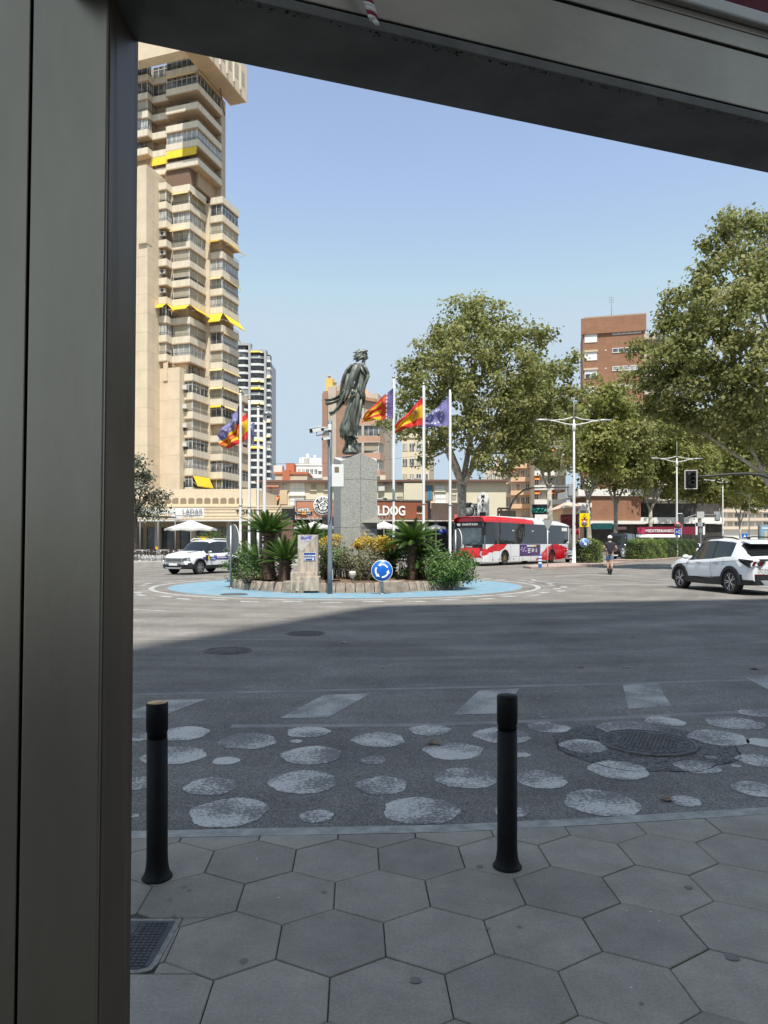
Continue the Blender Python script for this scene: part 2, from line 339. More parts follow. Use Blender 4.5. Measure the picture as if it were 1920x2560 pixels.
struct(b.build('pavement_specks',mat('dried_paint_specks',(.55,.54,.50),rough=.9)))

# road markings (sheets 4 mm above the road)
MZ=ROADZ+.0025
def VG(vx,vy,z=MZ): return G(vx*1.1573,vy*1.1573,z)
b=MB()
dots=[(395,1584,112),(535,1600,124),(665,1581,92),(818,1597,114),(929,1577,90),(1085,1588,122),(1184,1571,90),(375,1631,136),(488,1643,58),(674,1631,130),(808,1642,56),(980,1622,126),(1125,1630,40),
(455,1698,112),(656,1688,146),(825,1696,112),(1005,1680,132),(1168,1683,114),(495,1754,166),(684,1763,72),(908,1750,162),(1104,1752,72),(1299,1733,158),(1337,1663,126),(1262,1611,100),(1358,1574,128),(1436,1558,82),(1585,1561,116),(1552,1593,122),(1632,1540,70),(1650,1604,70),(1508,1656,96),(1640,1642,92),(1632,1704,96),(1480,1730,66),(298,1692,84),(290,1762,22),(295,1592,60),(1537,1636,26),(1175,1548,24),(640,1601,26),(1590,1654,22)]
for vx,vy,wv in dots:
    c=VG(vx,vy); rx=wv*1.1573/2/F*c.y; ph=random.random()*6; n=72; jt=[1+random.gauss(0,.016) for _ in range(n)]
    b.poly([(c.x+rx*(1+.05*math.sin(3*t+ph)+.03*math.sin(7*t+ph))*j_*math.cos(t), c.y+rx*(1+.05*math.sin(2*t+ph)+.03*math.sin(5*t))*j_*math.sin(t),MZ) for t,j_ in zip([2*math.pi*k/n for k in range(n)],jt)])
struct(b.build('crossing_dots',DOT))
b=MB()
for q in (((700,1501),(800,1498),(708,1550),(604,1551)),((1035,1491),(1122,1487),(1080,1541),(978,1544)),((1345,1479),(1420,1475),(1450,1525),(1358,1531)),((352,1512),(446,1510),(340,1550),(238,1552)),((1605,1461),(1700,1456),(1765,1500),(1680,1500))):
    b.poly([VG(*p) for p in q])
def stripe(pts,wd):
    pts=[VG(*p) for p in pts]
    for a,c in zip(pts[:-1],pts[1:]):
        d=(c-a).normalized(); n=V(-d.y,d.x,0)*wd/2; o_=V(0,0,-.0013); b.poly([a-n+o_,c-n+o_,c+n+o_,a+n+o_])
struct(b.build('give_way_marks',FAINT)); b=MB()
stripe([(230,1501),(700,1491),(1200,1480),(1700,1466)],.09); stripe([(500,1568),(900,1566),(1200,1556),(1700,1533)],.1); stripe([(200,1380),(480,1381),(650,1380)],.07)
struct(b.build('edge_lines',wornpaint('ghost_line_paint',(.30,.285,.25),(.18,.171,.156),.36,.66,40)))
RC=V(-1.32,25.7,0)                       # roundabout centre
def annulus(b,r0,r1,z,a0=0,a1=2*math.pi,n=96):
    for k in range(n):
        t0=a0+(a1-a0)*k/n; t1=a0+(a1-a0)*(k+1)/n
        b.poly([(RC.x+r*math.cos(t),RC.y+r*math.sin(t),z) for r,t in ((r0,t0),(r1,t0),(r1,t1),(r0,t1))])
b=MB(); annulus(b,3.9,6.2,MZ); struct(b.build('blue_ring',BLUE))
b=MB(); annulus(b,6.65,6.82,MZ)
for k in range(44):
    t=2*math.pi*k/44; c=V(math.cos(t),math.sin(t),0); n=V(-c.y,c.x,0)
    r0=7.25+.25*(k%2); b.poly([RC+c*r0-n*.32+V(0,0,MZ),RC+c*(r0+.22)-n*.22+V(0,0,MZ),RC+c*(r0+.22)+n*.32+V(0,0,MZ),RC+c*r0+n*.2+V(0,0,MZ)])
annulus(b,10.4,10.5,MZ+.0006,R(150),R(250),40); annulus(b,9.2,9.28,MZ+.0012,R(95),R(230),60)
for r0,a0,a1 in ((13.4,-32,28),(14.6,-25,35),(17,-5,40)): annulus(b,r0,r0+.14,MZ+.0018,R(a0),R(a1),30)
for k in range(7):
    a=G(1500+k*48,1424-(k%3)*3,MZ+.0026); b.poly([a,a+V(1.3,.2,0),a+V(1.35,.6,0),a+V(.1,.45,0)])
# curved lane lines beside the island
for (vx0,vy0,vx1,vy1,bend) in ((1200,1246,1340,1240,.4),(1150,1252,1260,1262,-.5),(1360,1243,1500,1246,.6),(1250,1266,1450,1263,.3)):
    p0,p1=VG(vx0,vy0),VG(vx1,vy1); d=p1-p0; n=V(-d.y,d.x,0).normalized(); pr=None
    for k in range(15):
        t=k/14; c=p0+d*t+n*bend*4*t*(1-t); q=(c-n*.08+V(0,0,.0034),c+n*.08+V(0,0,.0034))
        if pr: b.poly([pr[0],q[0],q[1],pr[1]])
        pr=q
struct(b.build('roundabout_lines',LINE))

# manhole covers set in the road
def manhole(px,py,rad,label,z=ROADZ,grid=7):
    c=G(px,py,z); t=thing('manhole_cover',label,'manhole cover',c)
    b=MB(); b.lathe([(rad*.93,.006),(rad*.93,.012),(rad,.012),(rad,.0)],n=40,cap=False); b.build('rim',M['iron'],t)
    b=MB(); b.lathe([(rad*.925,.002),(rad*.92,.009),(.01,.009)],n=40)
    for k in range(40):
        if k%7==0: continue
        a=2*math.pi*k/40; e=V(math.cos(a),math.sin(a),0); f=V(-e.y,e.x,0); b.obox(e*rad*.79+V(0,0,.011),e,f,(0,0,1),rad*.06,rad*.035,.003)
    for i in range(-grid,grid+1):
        for j in range(-grid,grid+1):
            x,y=(i+.5*(j%2))*rad*.62/grid,j*rad*.62/grid
            if x*x+y*y<(rad*.63)**2: b.box(x-rad*.026,x+rad*.026,y-rad*.034,y+rad*.034,.008,.0135)
    b.lathe([(rad*.70,.009),(rad*.70,.013),(rad*.67,.013),(rad*.67,.009)],n=40,cap=False)
    b.build('lid',M['iron'],t); return c
c=manhole(1618,1857,.352,'large round iron manhole cover among the white dots near the kerb',ROADZ+.003)
b=MB(); ph=1.3
b.poly([(c.x-.06+(.66+.03*math.sin(3*t+ph)+.02*math.sin(8*t))*math.cos(t),c.y-.06+(.62+.03*math.sin(2*t)+.02*math.sin(9*t+1))*math.sin(t),ROADZ+.0012) for t in [2*math.pi*k/60 for k in range(60)]])
struct(b.build('asphalt_patch',PATCH))
b=MB()
for k in range(70):
    t=math.pi*.93+math.pi*1.1*k/70; t2=math.pi*.93+math.pi*1.1*(k+1)/70
    def q(t,d): return (c.x-.06+(.66+.03*math.sin(3*t+ph)+.02*math.sin(8*t)+d+.006*math.sin(31*t))*math.cos(t),c.y-.06+(.62+.03*math.sin(2*t)+.02*math.sin(9*t+1)+d+.006*math.sin(27*t))*math.sin(t),ROADZ+.0046)
    w_=.0012+.0042*abs(math.sin(5*t))*abs(math.sin(13*t)); b.poly([q(t,-w_),q(t,w_),q(t2,w_),q(t2,-w_)])
struct(b.build('asphalt_crack',M['groove']))
manhole(569,1627,.335,'worn round manhole cover on the shaded road, nearer of the pair left of centre',ROADZ,4)
manhole(764,1584,.325,'small round manhole cover on the shaded road, farther of the pair left of centre',ROADZ,5)
manhole(585,1486,.40,'round manhole cover painted over in the blue ring by the left sign',ROADZ+.006,3)
# utility cover in the pavement
t=thing('utility_cover','square ribbed metal cover in the hexagonal paving beside the steel post','utility cover',(COVER[1]-.27,(COVER[2]+COVER[3])/2,0))
b=MB(); x0,x1,y0,y1=-.3,.27,-.178,.178
b.prism([(x0,y0),(x1-.05,y0),(x1-.012,y0+.02),(x1,y0+.06),(x1,y1),(x0,y1)],-.008,-.001); b.build('frame',mat('cover_mortar',(.27,.25,.21),rough=.9,var=.25,scale=30),t)
b=MB(); b.prism([(x0,y0+.02),(x1-.06,y0+.02),(x1-.03,y0+.035),(x1-.022,y0+.07),(x1-.022,y1-.02),(x0,y1-.02)],-.006,.0015)
for i in range(28):
    for j in range(17):
        x=x0+.01+i*.0193; y=y0+.034+j*.0183
        if x<x1-.045 and y<y1-.03 and not(y>.045 and x<.12): b.box(x,x+.0135,y,y+.0125,.0012,.0048)
b.box(x0,.118,.055,y1-.035,.001,.0042); b.build('plate',mat('dark_cast_iron',(.075,.074,.074),rough=.6,metal=.2,var=.2,scale=20),t)

# ------------------------------------------------------------------ far pavements and median islands
MEDX=lambda Y: 14.1+.667*(Y-50)
b=MB(); b.prism([(-130,45.5),(-30,45.5),(-10,46),(-3,47),(1,49.8),(4.5,54),(8,60),(8+.667*240,300),(-130,300)],-.05,.30); struct(b.build('far_pavement',SIDE))
b=MB(); b.prism([(-9.2,43.9),(-6.6,43.7),(-3,47.1),(-3.4,47.5),(-8.5,46.1)],-.03,.12)
struct(b.build('traffic_island',CONC))
b=MB(); pts=[]
def med(Y,o): return (MEDX(Y)+o*.83,Y-o*.555)
b.prism([med(43.2,-1.2),med(42.2,-.2),med(43.2,1.0),med(47,1.5),med(55,1.5),med(55,-1.5),med(47,-1.9)],-.04,.10)
b.prism([med(59,-1.5),med(59,1.5),med(280,1.5),med(280,-1.5)],-.04,.13); struct(b.build('median',mat('median_paving',(.36,.27,.23),rough=.9,var=.15,scale=1.5)))
b=MB(); b.prism([med(34+0,17)]+[med(Y,15) for Y in (45,60,80,120,300)]+[med(300,60),med(34,60)],-.05,.16); struct(b.build('right_pavement',SIDE))

# ------------------------------------------------------------------ dry leaves on the road and pavement
LEAFD=mat('dry_leaf',(.17,.12,.07),rough=.8,var=.35,scale=40); LEAFP=mat('pale_leaf',(.34,.32,.27),rough=.8,var=.2,scale=40)
def leaf(px,py,wd,label,grp=None,m=LEAFD,z=ROADZ+.006):
    c=G(px,py,z); r_=wd/2/F*c.y; b=MB(); a0=random.random()*6.3; n=18; pts=[]
    for k in range(n):
        t=2*math.pi*k/n; rr=r_*(.72+.38*abs(math.cos(2.5*t))); pts.append(V(rr*math.cos(t+a0),rr*.75*math.sin(t+a0),.003+.35*rr*abs(math.sin(t*1.5+a0))*.6))
    ci=b.vert((0,0,.004)); ids=[b.vert(p) for p in pts]
    for k in range(n): b.face((ci,ids[k],ids[(k+1)%n]),0,True)
    b.tube([(0,0,.004),(r_*.7*math.cos(a0),-r_*.8,.006),(r_*.9,-r_*1.2,.003)],r_*.04,5)
    o=b.build('dry_leaf',m); o.location=c; return tag(o,label,'dead leaf',grp)
leaf(1084,1859,36,'curled brown dry leaf lying against a white dot in front of the right bollard'); leaf(1666,1999,34,'crumpled dark leaf beside the smallest white dot near the kerb at right')
for px,py,wd,mm in ((860,1606,16,LEAFP),(1450,1668,15,LEAFD),(1570,1668,14,LEAFP),(1884,1672,22,LEAFD),(958,1669,13,LEAFP),(1348,1787,12,LEAFP),(570,1758,9,LEAFP),(1390,1730,10,LEAFP),(1580,1594,9,LEAFD),(1895,1527,11,LEAFD),(1345,1747,9,LEAFP),(648,1750,9,LEAFD)):
    leaf(px,py,wd,'small dry leaf scattered on the shaded grey asphalt','fallen leaves on the road',mm)

# ------------------------------------------------------------------ black bollards
def bollard(px,py,pyt,label,capm):
    c=G(px,py,.002); h=H-(pyt-HY)/F*c.y; r_=.0455; t=thing('bollard',label,'bollard',c,0,'black bollards along the kerb')
    b=MB(); j=h*.80
    b.lathe([(.066,0),(.066,.006),(.060,.012),(.053,.028),(.049,.05),(r_+.001,.075),(r_,.12),(r_,j-.008),(r_-.004,j-.006),(r_-.004,j),(r_,j+.002)],n=32); b.build('post',M['black_paint'],t)
    b=MB(); b.lathe([(r_-.002,j),(r_-.002,j+.028),(r_+.0015,j+.03),(r_+.0015,h-.004),(r_-.001,h)],n=32); b.build('sleeve',M['black_paint'],t)
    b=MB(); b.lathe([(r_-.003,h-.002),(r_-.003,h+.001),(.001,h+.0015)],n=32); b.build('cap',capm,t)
bollard(393,2193,1757,'black cylindrical bollard with a worn brass coloured top beside the steel post',M['tawny'])  # tawny colour on this cap only
bollard(1268,2166,1739,'black cylindrical bollard with an all black top near the middle of the kerb',M['black_paint'])

# ------------------------------------------------------------------ brushed steel portal frame round the view
fr=thing('steel_frame','large brushed stainless steel post and sloping beam framing the view','portal frame',(-.6,1.37,0))
def leanbox(b,xl,xr,y0,y1,sl,sr,z0=0,z1=3.0,yr0=None):
    pts=[]
    for z in (z0,z1):
        pts.append([V(xl+sl*z,y0,z),V(xr+sr*z,y0 if yr0 is None else yr0,z),V(xr+.012+(sr-.0037)*z,y1,z),V(xl+sl*z,y1,z)])
    b.ring_loft(pts,sm=False)
Lo=V(-.6,1.37,0)
b=MB(); leanbox(b,-.6815,-.5324,1.300,1.440,.0165,.0123); b.build('post',M['steel'],fr,Lo,bevel=.004)
b=MB(); leanbox(b,-1.25,-.6865,1.301,1.438,.0165,.0165); b.build('side_post',M['steel'],fr,Lo,bevel=.0015)
b=MB(); b.ring_loft([[V(-.5324+.0123*z+.0008,1.305,z),V(-.5324+.0123*z+.0022,1.305,z),V(-.5204+.0086*z+.0022,1.4395,z),V(-.5204+.0086*z+.0008,1.4395,z)] for z in (0,3.0)],sm=False); b.build('post_edge',mat('dark_side_steel',(.115,.085,.058),rough=.45,metal=.75,var=.25,scale=3,stretch=(1,1,.3)),fr,Lo)  # thin added plate makes the post's right face darker than its front
b=MB(); leanbox(b,-.70,-.67,1.312,1.42,.0165,.0165); b.build('seam',M['groove'],fr,Lo)
u=V(.95,.312,0).normalized(); nn=V(u.y,-u.x,0); A0=V(-.497,1.434,0)
def bar(b,s0,s1,d0,d1,z0,z1):
    b.obox(A0+u*(s0+s1)/2+nn*(d0+d1)/2+V(0,0,(z0+z1)/2),u,nn,(0,0,1),(s1-s0)/2,(d1-d0)/2,(z1-z0)/2)
zb=2.490
b=MB(); bar(b,-.12,3.4,.0,.182,zb,zb+.0205); b.build('beam_flange',mat('shaded_steel',(.17,.165,.15),rough=.55,metal=.85,var=.2,scale=6,bump=.03,bscale=60),fr,Lo,bevel=.002)  # shade under the beam is put into this darker flange colour
b=MB(); bar(b,-.12,3.4,.003,.172,zb+.0205,zb+.40); b.build('beam_core',M['groove'],fr,Lo)
b=MB(); bar(b,-.12,3.4,-.001,.181,zb+.0255,zb+.155); b.build('beam',M['steel_beam'],fr,Lo,bevel=.002)
b=MB(); bar(b,-.12,3.4,.0,.181,zb+.163,zb+.202); bar(b,-.12,3.4,.0,.180,zb+.2045,zb+.219); b.build('upper_rail',M['steel_beam'],fr,Lo,bevel=.0015)
b=MB(); bar(b,-.12,3.4,.0,.196,zb+.221,zb+.251); b.build('edge_trim',mat('pale_aluminium',(.55,.54,.5),rough=.45,metal=.8),fr,Lo,bevel=.004)
# grime speckles along the flange edge, part of the beam
b=MB()
for k in range(300):
    s=random.uniform(.02,2.2); d=.178-abs(random.gauss(0,.006)); r_=random.uniform(.0006,.0022); c=A0+u*s+nn*d+V(0,0,zb-.0008)
    b.poly([c+u*r_*1.6*math.cos(t)+nn*r_*math.sin(t) for t in arc(7,0,5.4)])
b.build('grime',mat('grime',(.012,.011,.01),rough=.95),fr,Lo)['kind']='stuff'
b=MB(); b.obox(A0+u*1.6+nn*.172+V(0,0,zb+.46),u,nn,(0,0,1),1.9,.006,.205); o=b.build('awning_valance',M['maroon'])
tag(o,'dark red fabric awning edge above the steel beam, top right','awning')
# braided rope hanging over the beam
b=MB(); p0=P(893,-80,1.36); p1=P(935,60,1.383)
for k in range(3):
    pts=[]
    for i in range(40):
        t=i/39; a=2*math.pi*(t*4.2+k/3); c=p0+(p1-p0)*t; pts.append(c+V(.0055*math.cos(a),-.010+.004*math.sin(a),.0015*math.sin(a)))
    b.tube(pts,[.0046]*38+[.004,.0025],7,m=1 if k==0 else 0)
b.tube([p1+V(0,-.011,0),p1+V(.006,-.012,-.008),p1+V(.010,-.012,-.011)],[.005,.004,.001],6)
tag(b.build('rope',[M['rope'],M['rope_red']]),'short red and white braided rope hanging over the steel beam','rope')

# ------------------------------------------------------------------ the tall block behind the viewpoint whose shade covers the near road
HB=72.0; Cc=V(-.2,17.2,0)+V(SUN.x,SUN.y,0)/SUN.z*HB
d1=V(.98,.2,0).normalized(); d2=V(-.447,-.894,0)
blk=thing('apartment_block','tall pale apartment block standing behind the viewpoint, shading the near road','building',(Cc.x,Cc.y,0))
pl=[Cc,Cc+d1*30,Cc+d1*30+d2*25,Cc+d2*25]
b=MB(); b.prism([(p.x,p.y) for p in pl],0,HB); b.build('wall',mat('block_render',(.60,.55,.46),rough=.85,var=.08,scale=.4),blk,(Cc.x,Cc.y,0))
wm=MB(); wm.box(-1.1,1.1,-.05,.05,-.75,.75); wme=wm.build('window',M['glass_grey'],blk).data; bpy.data.objects.remove(bpy.data.objects['window'])
for f in range(22):
    z=3.6+f*3.05; c=Cc+d1*15; nd=V(-d1.y,d1.x,0)
    b=MB(); b.obox(c+nd*.5+V(0,0,z-.3),d1,nd,(0,0,1),14.5,.5,.5); b.build('balcony',M['offwhite'],blk,(Cc.x,Cc.y,0))
    for k in range(6):
        o=link('window',wme,blk); p=d1*(3+k*4.6)+nd*.03+V(0,0,z+1.1); o.location=p; o.rotation_euler=(0,0,math.atan2(d1.y,d1.x))
# ================================================================== FOLIAGE TOOLS
def leaves_mesh(name, pts, size, mats_, up=.4, aspect=.62, jitter=.35, dirs=None, fold=.25, tint=None):
    """one small folded quad per point; random facing with an outward/upward bias; per-leaf 'tint'"""
    n=len(pts); nrm=rng.normal(size=(n,3)); nrm[:,2]+=up*1.6
    if dirs is not None: nrm+=dirs*1.0
    nrm/=np.linalg.norm(nrm,axis=1)[:,None]
    t=rng.normal(size=(n,3)); t-=nrm*(t*nrm).sum(1)[:,None]; t/=np.linalg.norm(t,axis=1)[:,None]; bt=np.cross(nrm,t)
    s=size*(1+jitter*rng.uniform(-1,1,size=(n,1)))
    a=pts-t*s*.5; c=pts+t*s*.5; l=pts-bt*s*aspect*.5+nrm*s*fold*.5-t*s*.06; r=pts+bt*s*aspect*.5+nrm*s*fold*.5-t*s*.06
    v=np.stack([a,l,c,r],1).reshape(-1,3)
    me=bpy.data.meshes.new(name); me.vertices.add(4*n); me.vertices.foreach_set('co',v.astype(np.float32).ravel())
    me.loops.add(4*n); me.loops.foreach_set('vertex_index',np.arange(4*n,dtype=np.int32)); me.polygons.add(n)
    me.polygons.foreach_set('loop_start',np.arange(0,4*n,4,dtype=np.int32)); me.polygons.foreach_set('loop_total',np.full(n,4,dtype=np.int32))
    at=me.attributes.new('tint','FLOAT','FACE'); tv=rng.uniform(0,1,n) if tint is None else np.clip(tint+rng.normal(0,.18,n),0,1)
    at.data.foreach_set('value',tv.astype(np.float32))
    me.materials.append(mats_); me.update(); me.validate(); return me
def lobe_points(lobes, per_m2, clump=.5, clump_n=45, inner=.55):
    """leaf points gathered in clumps over the shells of ellipsoid lobes"""
    P_=[];D_=[];T_=[]
    for (cx,cy,cz,rx,ry,rz) in lobes:
        area=4*math.pi*((rx*ry)**1.6/3+(rx*rz)**1.6/3+(ry*rz)**1.6/3)**(1/1.6)
        nl=int(area*per_m2); nc=max(3,nl//clump_n)
        d=rng.normal(size=(nc,3)); d/=np.linalg.norm(d,axis=1)[:,None]
        rad=inner+(1.0-inner)*rng.uniform(0,1,(nc,1))**.45
        ph=rng.uniform(0,6,3); wob=1+.16*np.sin(d[:,:1]*4+ph[0])+.13*np.sin(d[:,1:2]*5+ph[1])+.12*np.sin(d[:,2:3]*6+ph[2])
        cc=d*rad*wob*np.array([rx,ry,rz])+np.array([cx,cy,cz]); tn=rng.normal(.5,.16,nc)
        k=rng.integers(0,nc,nl); off=rng.normal(size=(nl,3))*clump*np.array([1,1,.75])
        P_.append(cc[k]+off); D_.append(d[k]*.8+off/np.maximum(np.linalg.norm(off,axis=1)[:,None],1e-6)*.6); T_.append(tn[k])
    return np.concatenate(P_),np.concatenate(D_),np.concatenate(T_)
LF_BUSH=leafmat('bush_leaf',(.04,.085,.02),(.085,.17,.04),(.20,.28,.09),trans=.35); LF_DRY=leafmat('dry_bush_leaf',(.07,.07,.035),(.16,.155,.075),(.27,.25,.13))
LF_YEL=leafmat('yellow_leaf',(.42,.28,.04),(.66,.46,.07),(.55,.47,.11),trans=.35); LF_PALE=leafmat('variegated_leaf',(.07,.12,.04),(.16,.23,.09),(.48,.48,.28))
TWIG=mat('twig',(.07,.055,.045),rough=.9,var=.3,scale=20); BARK_C=mat('cycad_bark',(.085,.055,.038),rough=.95,var=.5,scale=16,bump=.6,bscale=40)
FROND=leafmat('cycad_frond',(.03,.07,.014),(.07,.135,.022),(.16,.23,.05),rough=.4,trans=.25)

# ================================================================== ROUNDABOUT ISLAND
STONE=mat('kerb_block',(.30,.25,.20),rough=.9,var=.25,scale=6,bump=.3,bscale=50)
SOIL=mat('island_soil',(.13,.085,.055),rough=.95,var=.4,scale=5,bump=.5,bscale=30)
IR=4.1
b=MB(); b.lathe([(IR-.12,.02),(IR-.12,.26),(IR*.6,.34),(.05,.36)],c=(RC.x,RC.y,-.02),n=64); struct(b.build('island_soil',SOIL))
wall=thing('planter_wall','low ring wall of triangular faced concrete blocks round the island planting','low wall',(RC.x,RC.y,0))
b=MB(); nb=86; hW=.285
for k in range(nb):
    t0,t1=2*math.pi*k/nb,2*math.pi*(k+1)/nb; tm=(t0+t1)/2; g=.0035
    def pt(r,t,z): return V(r*math.cos(t),r*math.sin(t),z)
    A,B_=pt(IR,t0+g,ROADZ),pt(IR,t1-g,ROADZ); Mo=pt(IR+.01,tm,ROADZ); T=pt(IR-.015,tm,hW+random.uniform(-.012,.012)); TA,TB=pt(IR-.10,t0+g,hW-.03),pt(IR-.10,t1-g,hW-.03)
    IA,IB=pt(IR-.22,t0+g,hW-.03),pt(IR-.22,t1-g,hW-.03); IT=pt(IR-.22,tm,hW)
    b.poly([A,Mo,T]); b.poly([Mo,B_,T]); b.poly([A,T,TA]); b.poly([B_,TB,T]); b.poly([TA,T,IT,IA]); b.poly([T,TB,IB,IT])
    jA,jB=pt(IR-.23,t0+g,ROADZ),pt(IR-.23,t1-g,ROADZ); b.poly([IA,IT,IB,jB,jA]); b.poly([A,TA,IA,jA]); b.poly([B_,jB,IB,TB])
b.build('block_ring',STONE,wall)
for px,w_ in ((968,.34),(742,.34)):
    c=P(px,1459,22.2) if px>900 else P(px,1459,21.9); a=math.atan2(c.y-RC.y,c.x-RC.x); e=V(math.cos(a),math.sin(a),0); f=V(-e.y,e.x,0)
    q=V(RC.x,RC.y,0); b=MB(); b.obox(e*(IR+.02)+V(0,0,.15),e,f,(0,0,1),.2,w_,.185); b.build('pier',STONE,wall,bevel=.03)
# debris round the foot of the wall
b=MB()
for k in range(260):
    t=R(random.uniform(185,345)); r_=IR+abs(random.gauss(0,.22))+.02; s=random.uniform(.008,.035)
    c=V(RC.x+r_*math.cos(t),RC.y+r_*math.sin(t),MZ+.004); a0=random.random()*3
    b.poly([c+V(s*math.cos(a0+q),s*.7*math.sin(a0+q),.006*(q%2)) for q in (0,1.3,2.7,4.2)])
o=b.build('leaf_litter',LEAFD); o['kind']='stuff'; o['label']='dry leaf litter lying along the foot of the island wall'

# ---- monument pedestal
GRAN=bpy.data.materials.new('speckled_granite'); GRAN.use_nodes=True
t_=GRAN.node_tree; bs=t_.nodes['Principled BSDF']; bs.inputs['Roughness'].default_value=.55
tc=t_.nodes.new('ShaderNodeTexCoord'); vo=t_.nodes.new('ShaderNodeTexVoronoi'); vo.inputs['Scale'].default_value=38; t_.links.new(tc.outputs['Object'],vo.inputs['Vector'])
no=t_.nodes.new('ShaderNodeTexNoise'); no.inputs['Scale'].default_value=30; no.inputs['Detail'].default_value=3; t_.links.new(tc.outputs['Object'],no.inputs['Vector'])
ad=t_.nodes.new('ShaderNodeMix'); ad.data_type='FLOAT'; ad.inputs[0].default_value=.55; t_.links.new(vo.outputs['Color'],ad.inputs[2]); t_.links.new(no.outputs['Fac'],ad.inputs[3])
rp=t_.nodes.new('ShaderNodeValToRGB'); e=rp.color_ramp.elements; e[0].position=.25; e[0].color=(.15,.155,.145,1); e[1].position=.62; e[1].color=(.46,.455,.41,1); x_=e.new(.42); x_.color=(.335,.335,.305,1)
t_.links.new(ad.outputs[0],rp.inputs[0]); t_.links.new(rp.outputs[0],bs.inputs['Base Color'])
MY=25.4; pd=thing('pedestal','tall faceted grey granite pedestal carrying the bronze statue','pedestal',P(888,1359,MY)*1.0-V(0,0,H))
pc=P(888,1359,MY); pc.z=0
def pv(px,dy): return V((px-CX)/F*(MY+dy)-pc.x,dy,0)
plan=[pv(902,-.78),pv(943,-.35),pv(940,.45),pv(893,.85),pv(834,.5),pv(852,-.42)]      # front, right ... left
hi=H+(1359-1133)/F*(MY-.7); lo_=H+(1359-1152)/F*(MY-.4)
b=MB(); n=6; J=[.9,2.28,3.35]
hs=[hi,lo_,hi-.05,lo_,hi-.02,lo_]
ids0=[b.vert(p) for p in plan]
ids1=[b.vert(V(p.x,p.y,h_)) for p,h_ in zip(plan,hs)]; ct=b.vert((0.02,.0,hi+.03))
for k in range(n): b.face((ids0[k],ids0[(k+1)%n],ids1[(k+1)%n],ids1[k]),0)
for k in range(n): b.face((ids1[k],ids1[(k+1)%n],ct),1)
b.build('shaft',[GRAN,mat('granite_top',(.52,.5,.46),rough=.6,var=.1,scale=20)],pd)
b=MB()
for z in (.75,2.05,3.72):                                         # joints between the granite slabs
    q=[V(p.x*1.003,p.y*1.003,0) for p in plan]
    for k in range(n): b.poly([q[k]+V(0,0,z-.007),q[(k+1)%n]+V(0,0,z-.007),q[(k+1)%n]+V(0,0,z+.007),q[k]+V(0,0,z+.007)])
f0,f1=plan[5],plan[0]; m_=(f0*.02+f1*.98); b.poly([m_*1.004+V(0,0,.4),plan[0]*1.004+V(0,0,.4),plan[0]*1.004+V(0,0,hi-.05),m_*1.004+V(0,0,hi-.05)])
b.build('slab_joint',mat('granite_joint',(.15,.15,.14),rough=.8),pd)
# carved corner on the right face with the inscription
e1=(plan[1]-plan[0]); L1=e1.length; e1.normalize(); nf=V(e1.y,-e1.x,0)
def onf(u_,z,d=0): return plan[0]+e1*(u_*L1)+nf*d+V(0,0,z)
zt=H+(1359-1290)/F*MY; zm=H+(1359-1308)/F*MY; zb_=H+(1359-1345)/F*MY
GR2=mat('carved_granite',(.25,.25,.235),rough=.6,var=.2,scale=45); GR3=mat('carved_soffit',(.19,.18,.15),rough=.6,var=.15,scale=30)
b=MB(); b.poly([onf(.02,zm,.004),onf(1.0,zm,.26),onf(1.0,zt,.006)],1); b.poly([onf(.02,zm,.004),onf(1.0,zm,.26),onf(1,zm,.004)],1); b.poly([onf(1.0,zm,.26),onf(1.0,zm,.003),onf(1.0,zt,.005)],0)
b.poly([onf(0.03,zm-.015,.006),onf(1,zm-.015,.006),onf(.98,zb_-.25,.006),onf(.02,zb_-.25,.006)],0); b.build('carving',[GR2,GR3],pd)
Mx=lambda u_,z:frame(onf(u_,z,.010),e1,(0,0,1))
text('inscription','LA PAZ  LA PAU',Mx(.5,zm-.17),.155,M['black'],pd,.002,sx=.62,bold=-.002)
b=MB()
for q in range(9): b.obox(onf(.3+q*.055,zm-.32,.008),e1,nf,(0,0,1),.011+.004*(q%3),.001,.016)
for q in range(9): b.obox(onf(.3+q*.055,zm-.45,.008),e1,nf,(0,0,1),.012+.003*(q%2),.001,.014)
b.build('small_lettering',M['black'],pd)

# ---- bronze statue: striding woman, drapery blown back to the left
BRZ=bpy.data.materials.new('patinated_bronze'); BRZ.use_nodes=True
t_=BRZ.node_tree; bs=t_.nodes['Principled BSDF']; bs.inputs['Roughness'].default_value=.5; bs.inputs['Metallic'].default_value=.35
tc=t_.nodes.new('ShaderNodeTexCoord'); no=t_.nodes.new('ShaderNodeTexNoise'); no.inputs['Scale'].default_value=2.6; no.inputs['Detail'].default_value=8; no.inputs['Roughness'].default_value=.65
mp=t_.nodes.new('ShaderNodeMapping'); mp.inputs['Scale'].default_value=(1.6,1.6,.6); t_.links.new(tc.outputs['Object'],mp.inputs[0]); t_.links.new(mp.outputs[0],no.inputs['Vector'])
rp=t_.nodes.new('ShaderNodeValToRGB'); e=rp.color_ramp.elements; e[0].position=.3; e[0].color=(.05,.056,.05,1); e[1].position=.70; e[1].color=(.32,.335,.28,1); x_=e.new(.5); x_.color=(.135,.15,.125,1)
t_.links.new(no.outputs['Fac'],rp.inputs[0]); t_.links.new(rp.outputs[0],bs.inputs['Base Color'])
st=thing('statue','weathered bronze statue of a striding woman with wind blown drapery on the granite pedestal','statue',V(pc.x,pc.y,hi))
SO=V(pc.x,pc.y,hi)
k_=MY/F/4.366
def S(zx,zy,d=0): return V((770+zx/4.366-CX)/F*(MY+d)-SO.x+0*d, d, H+(HY-(860+zy/4.366))/F*(MY+d)-SO.z)
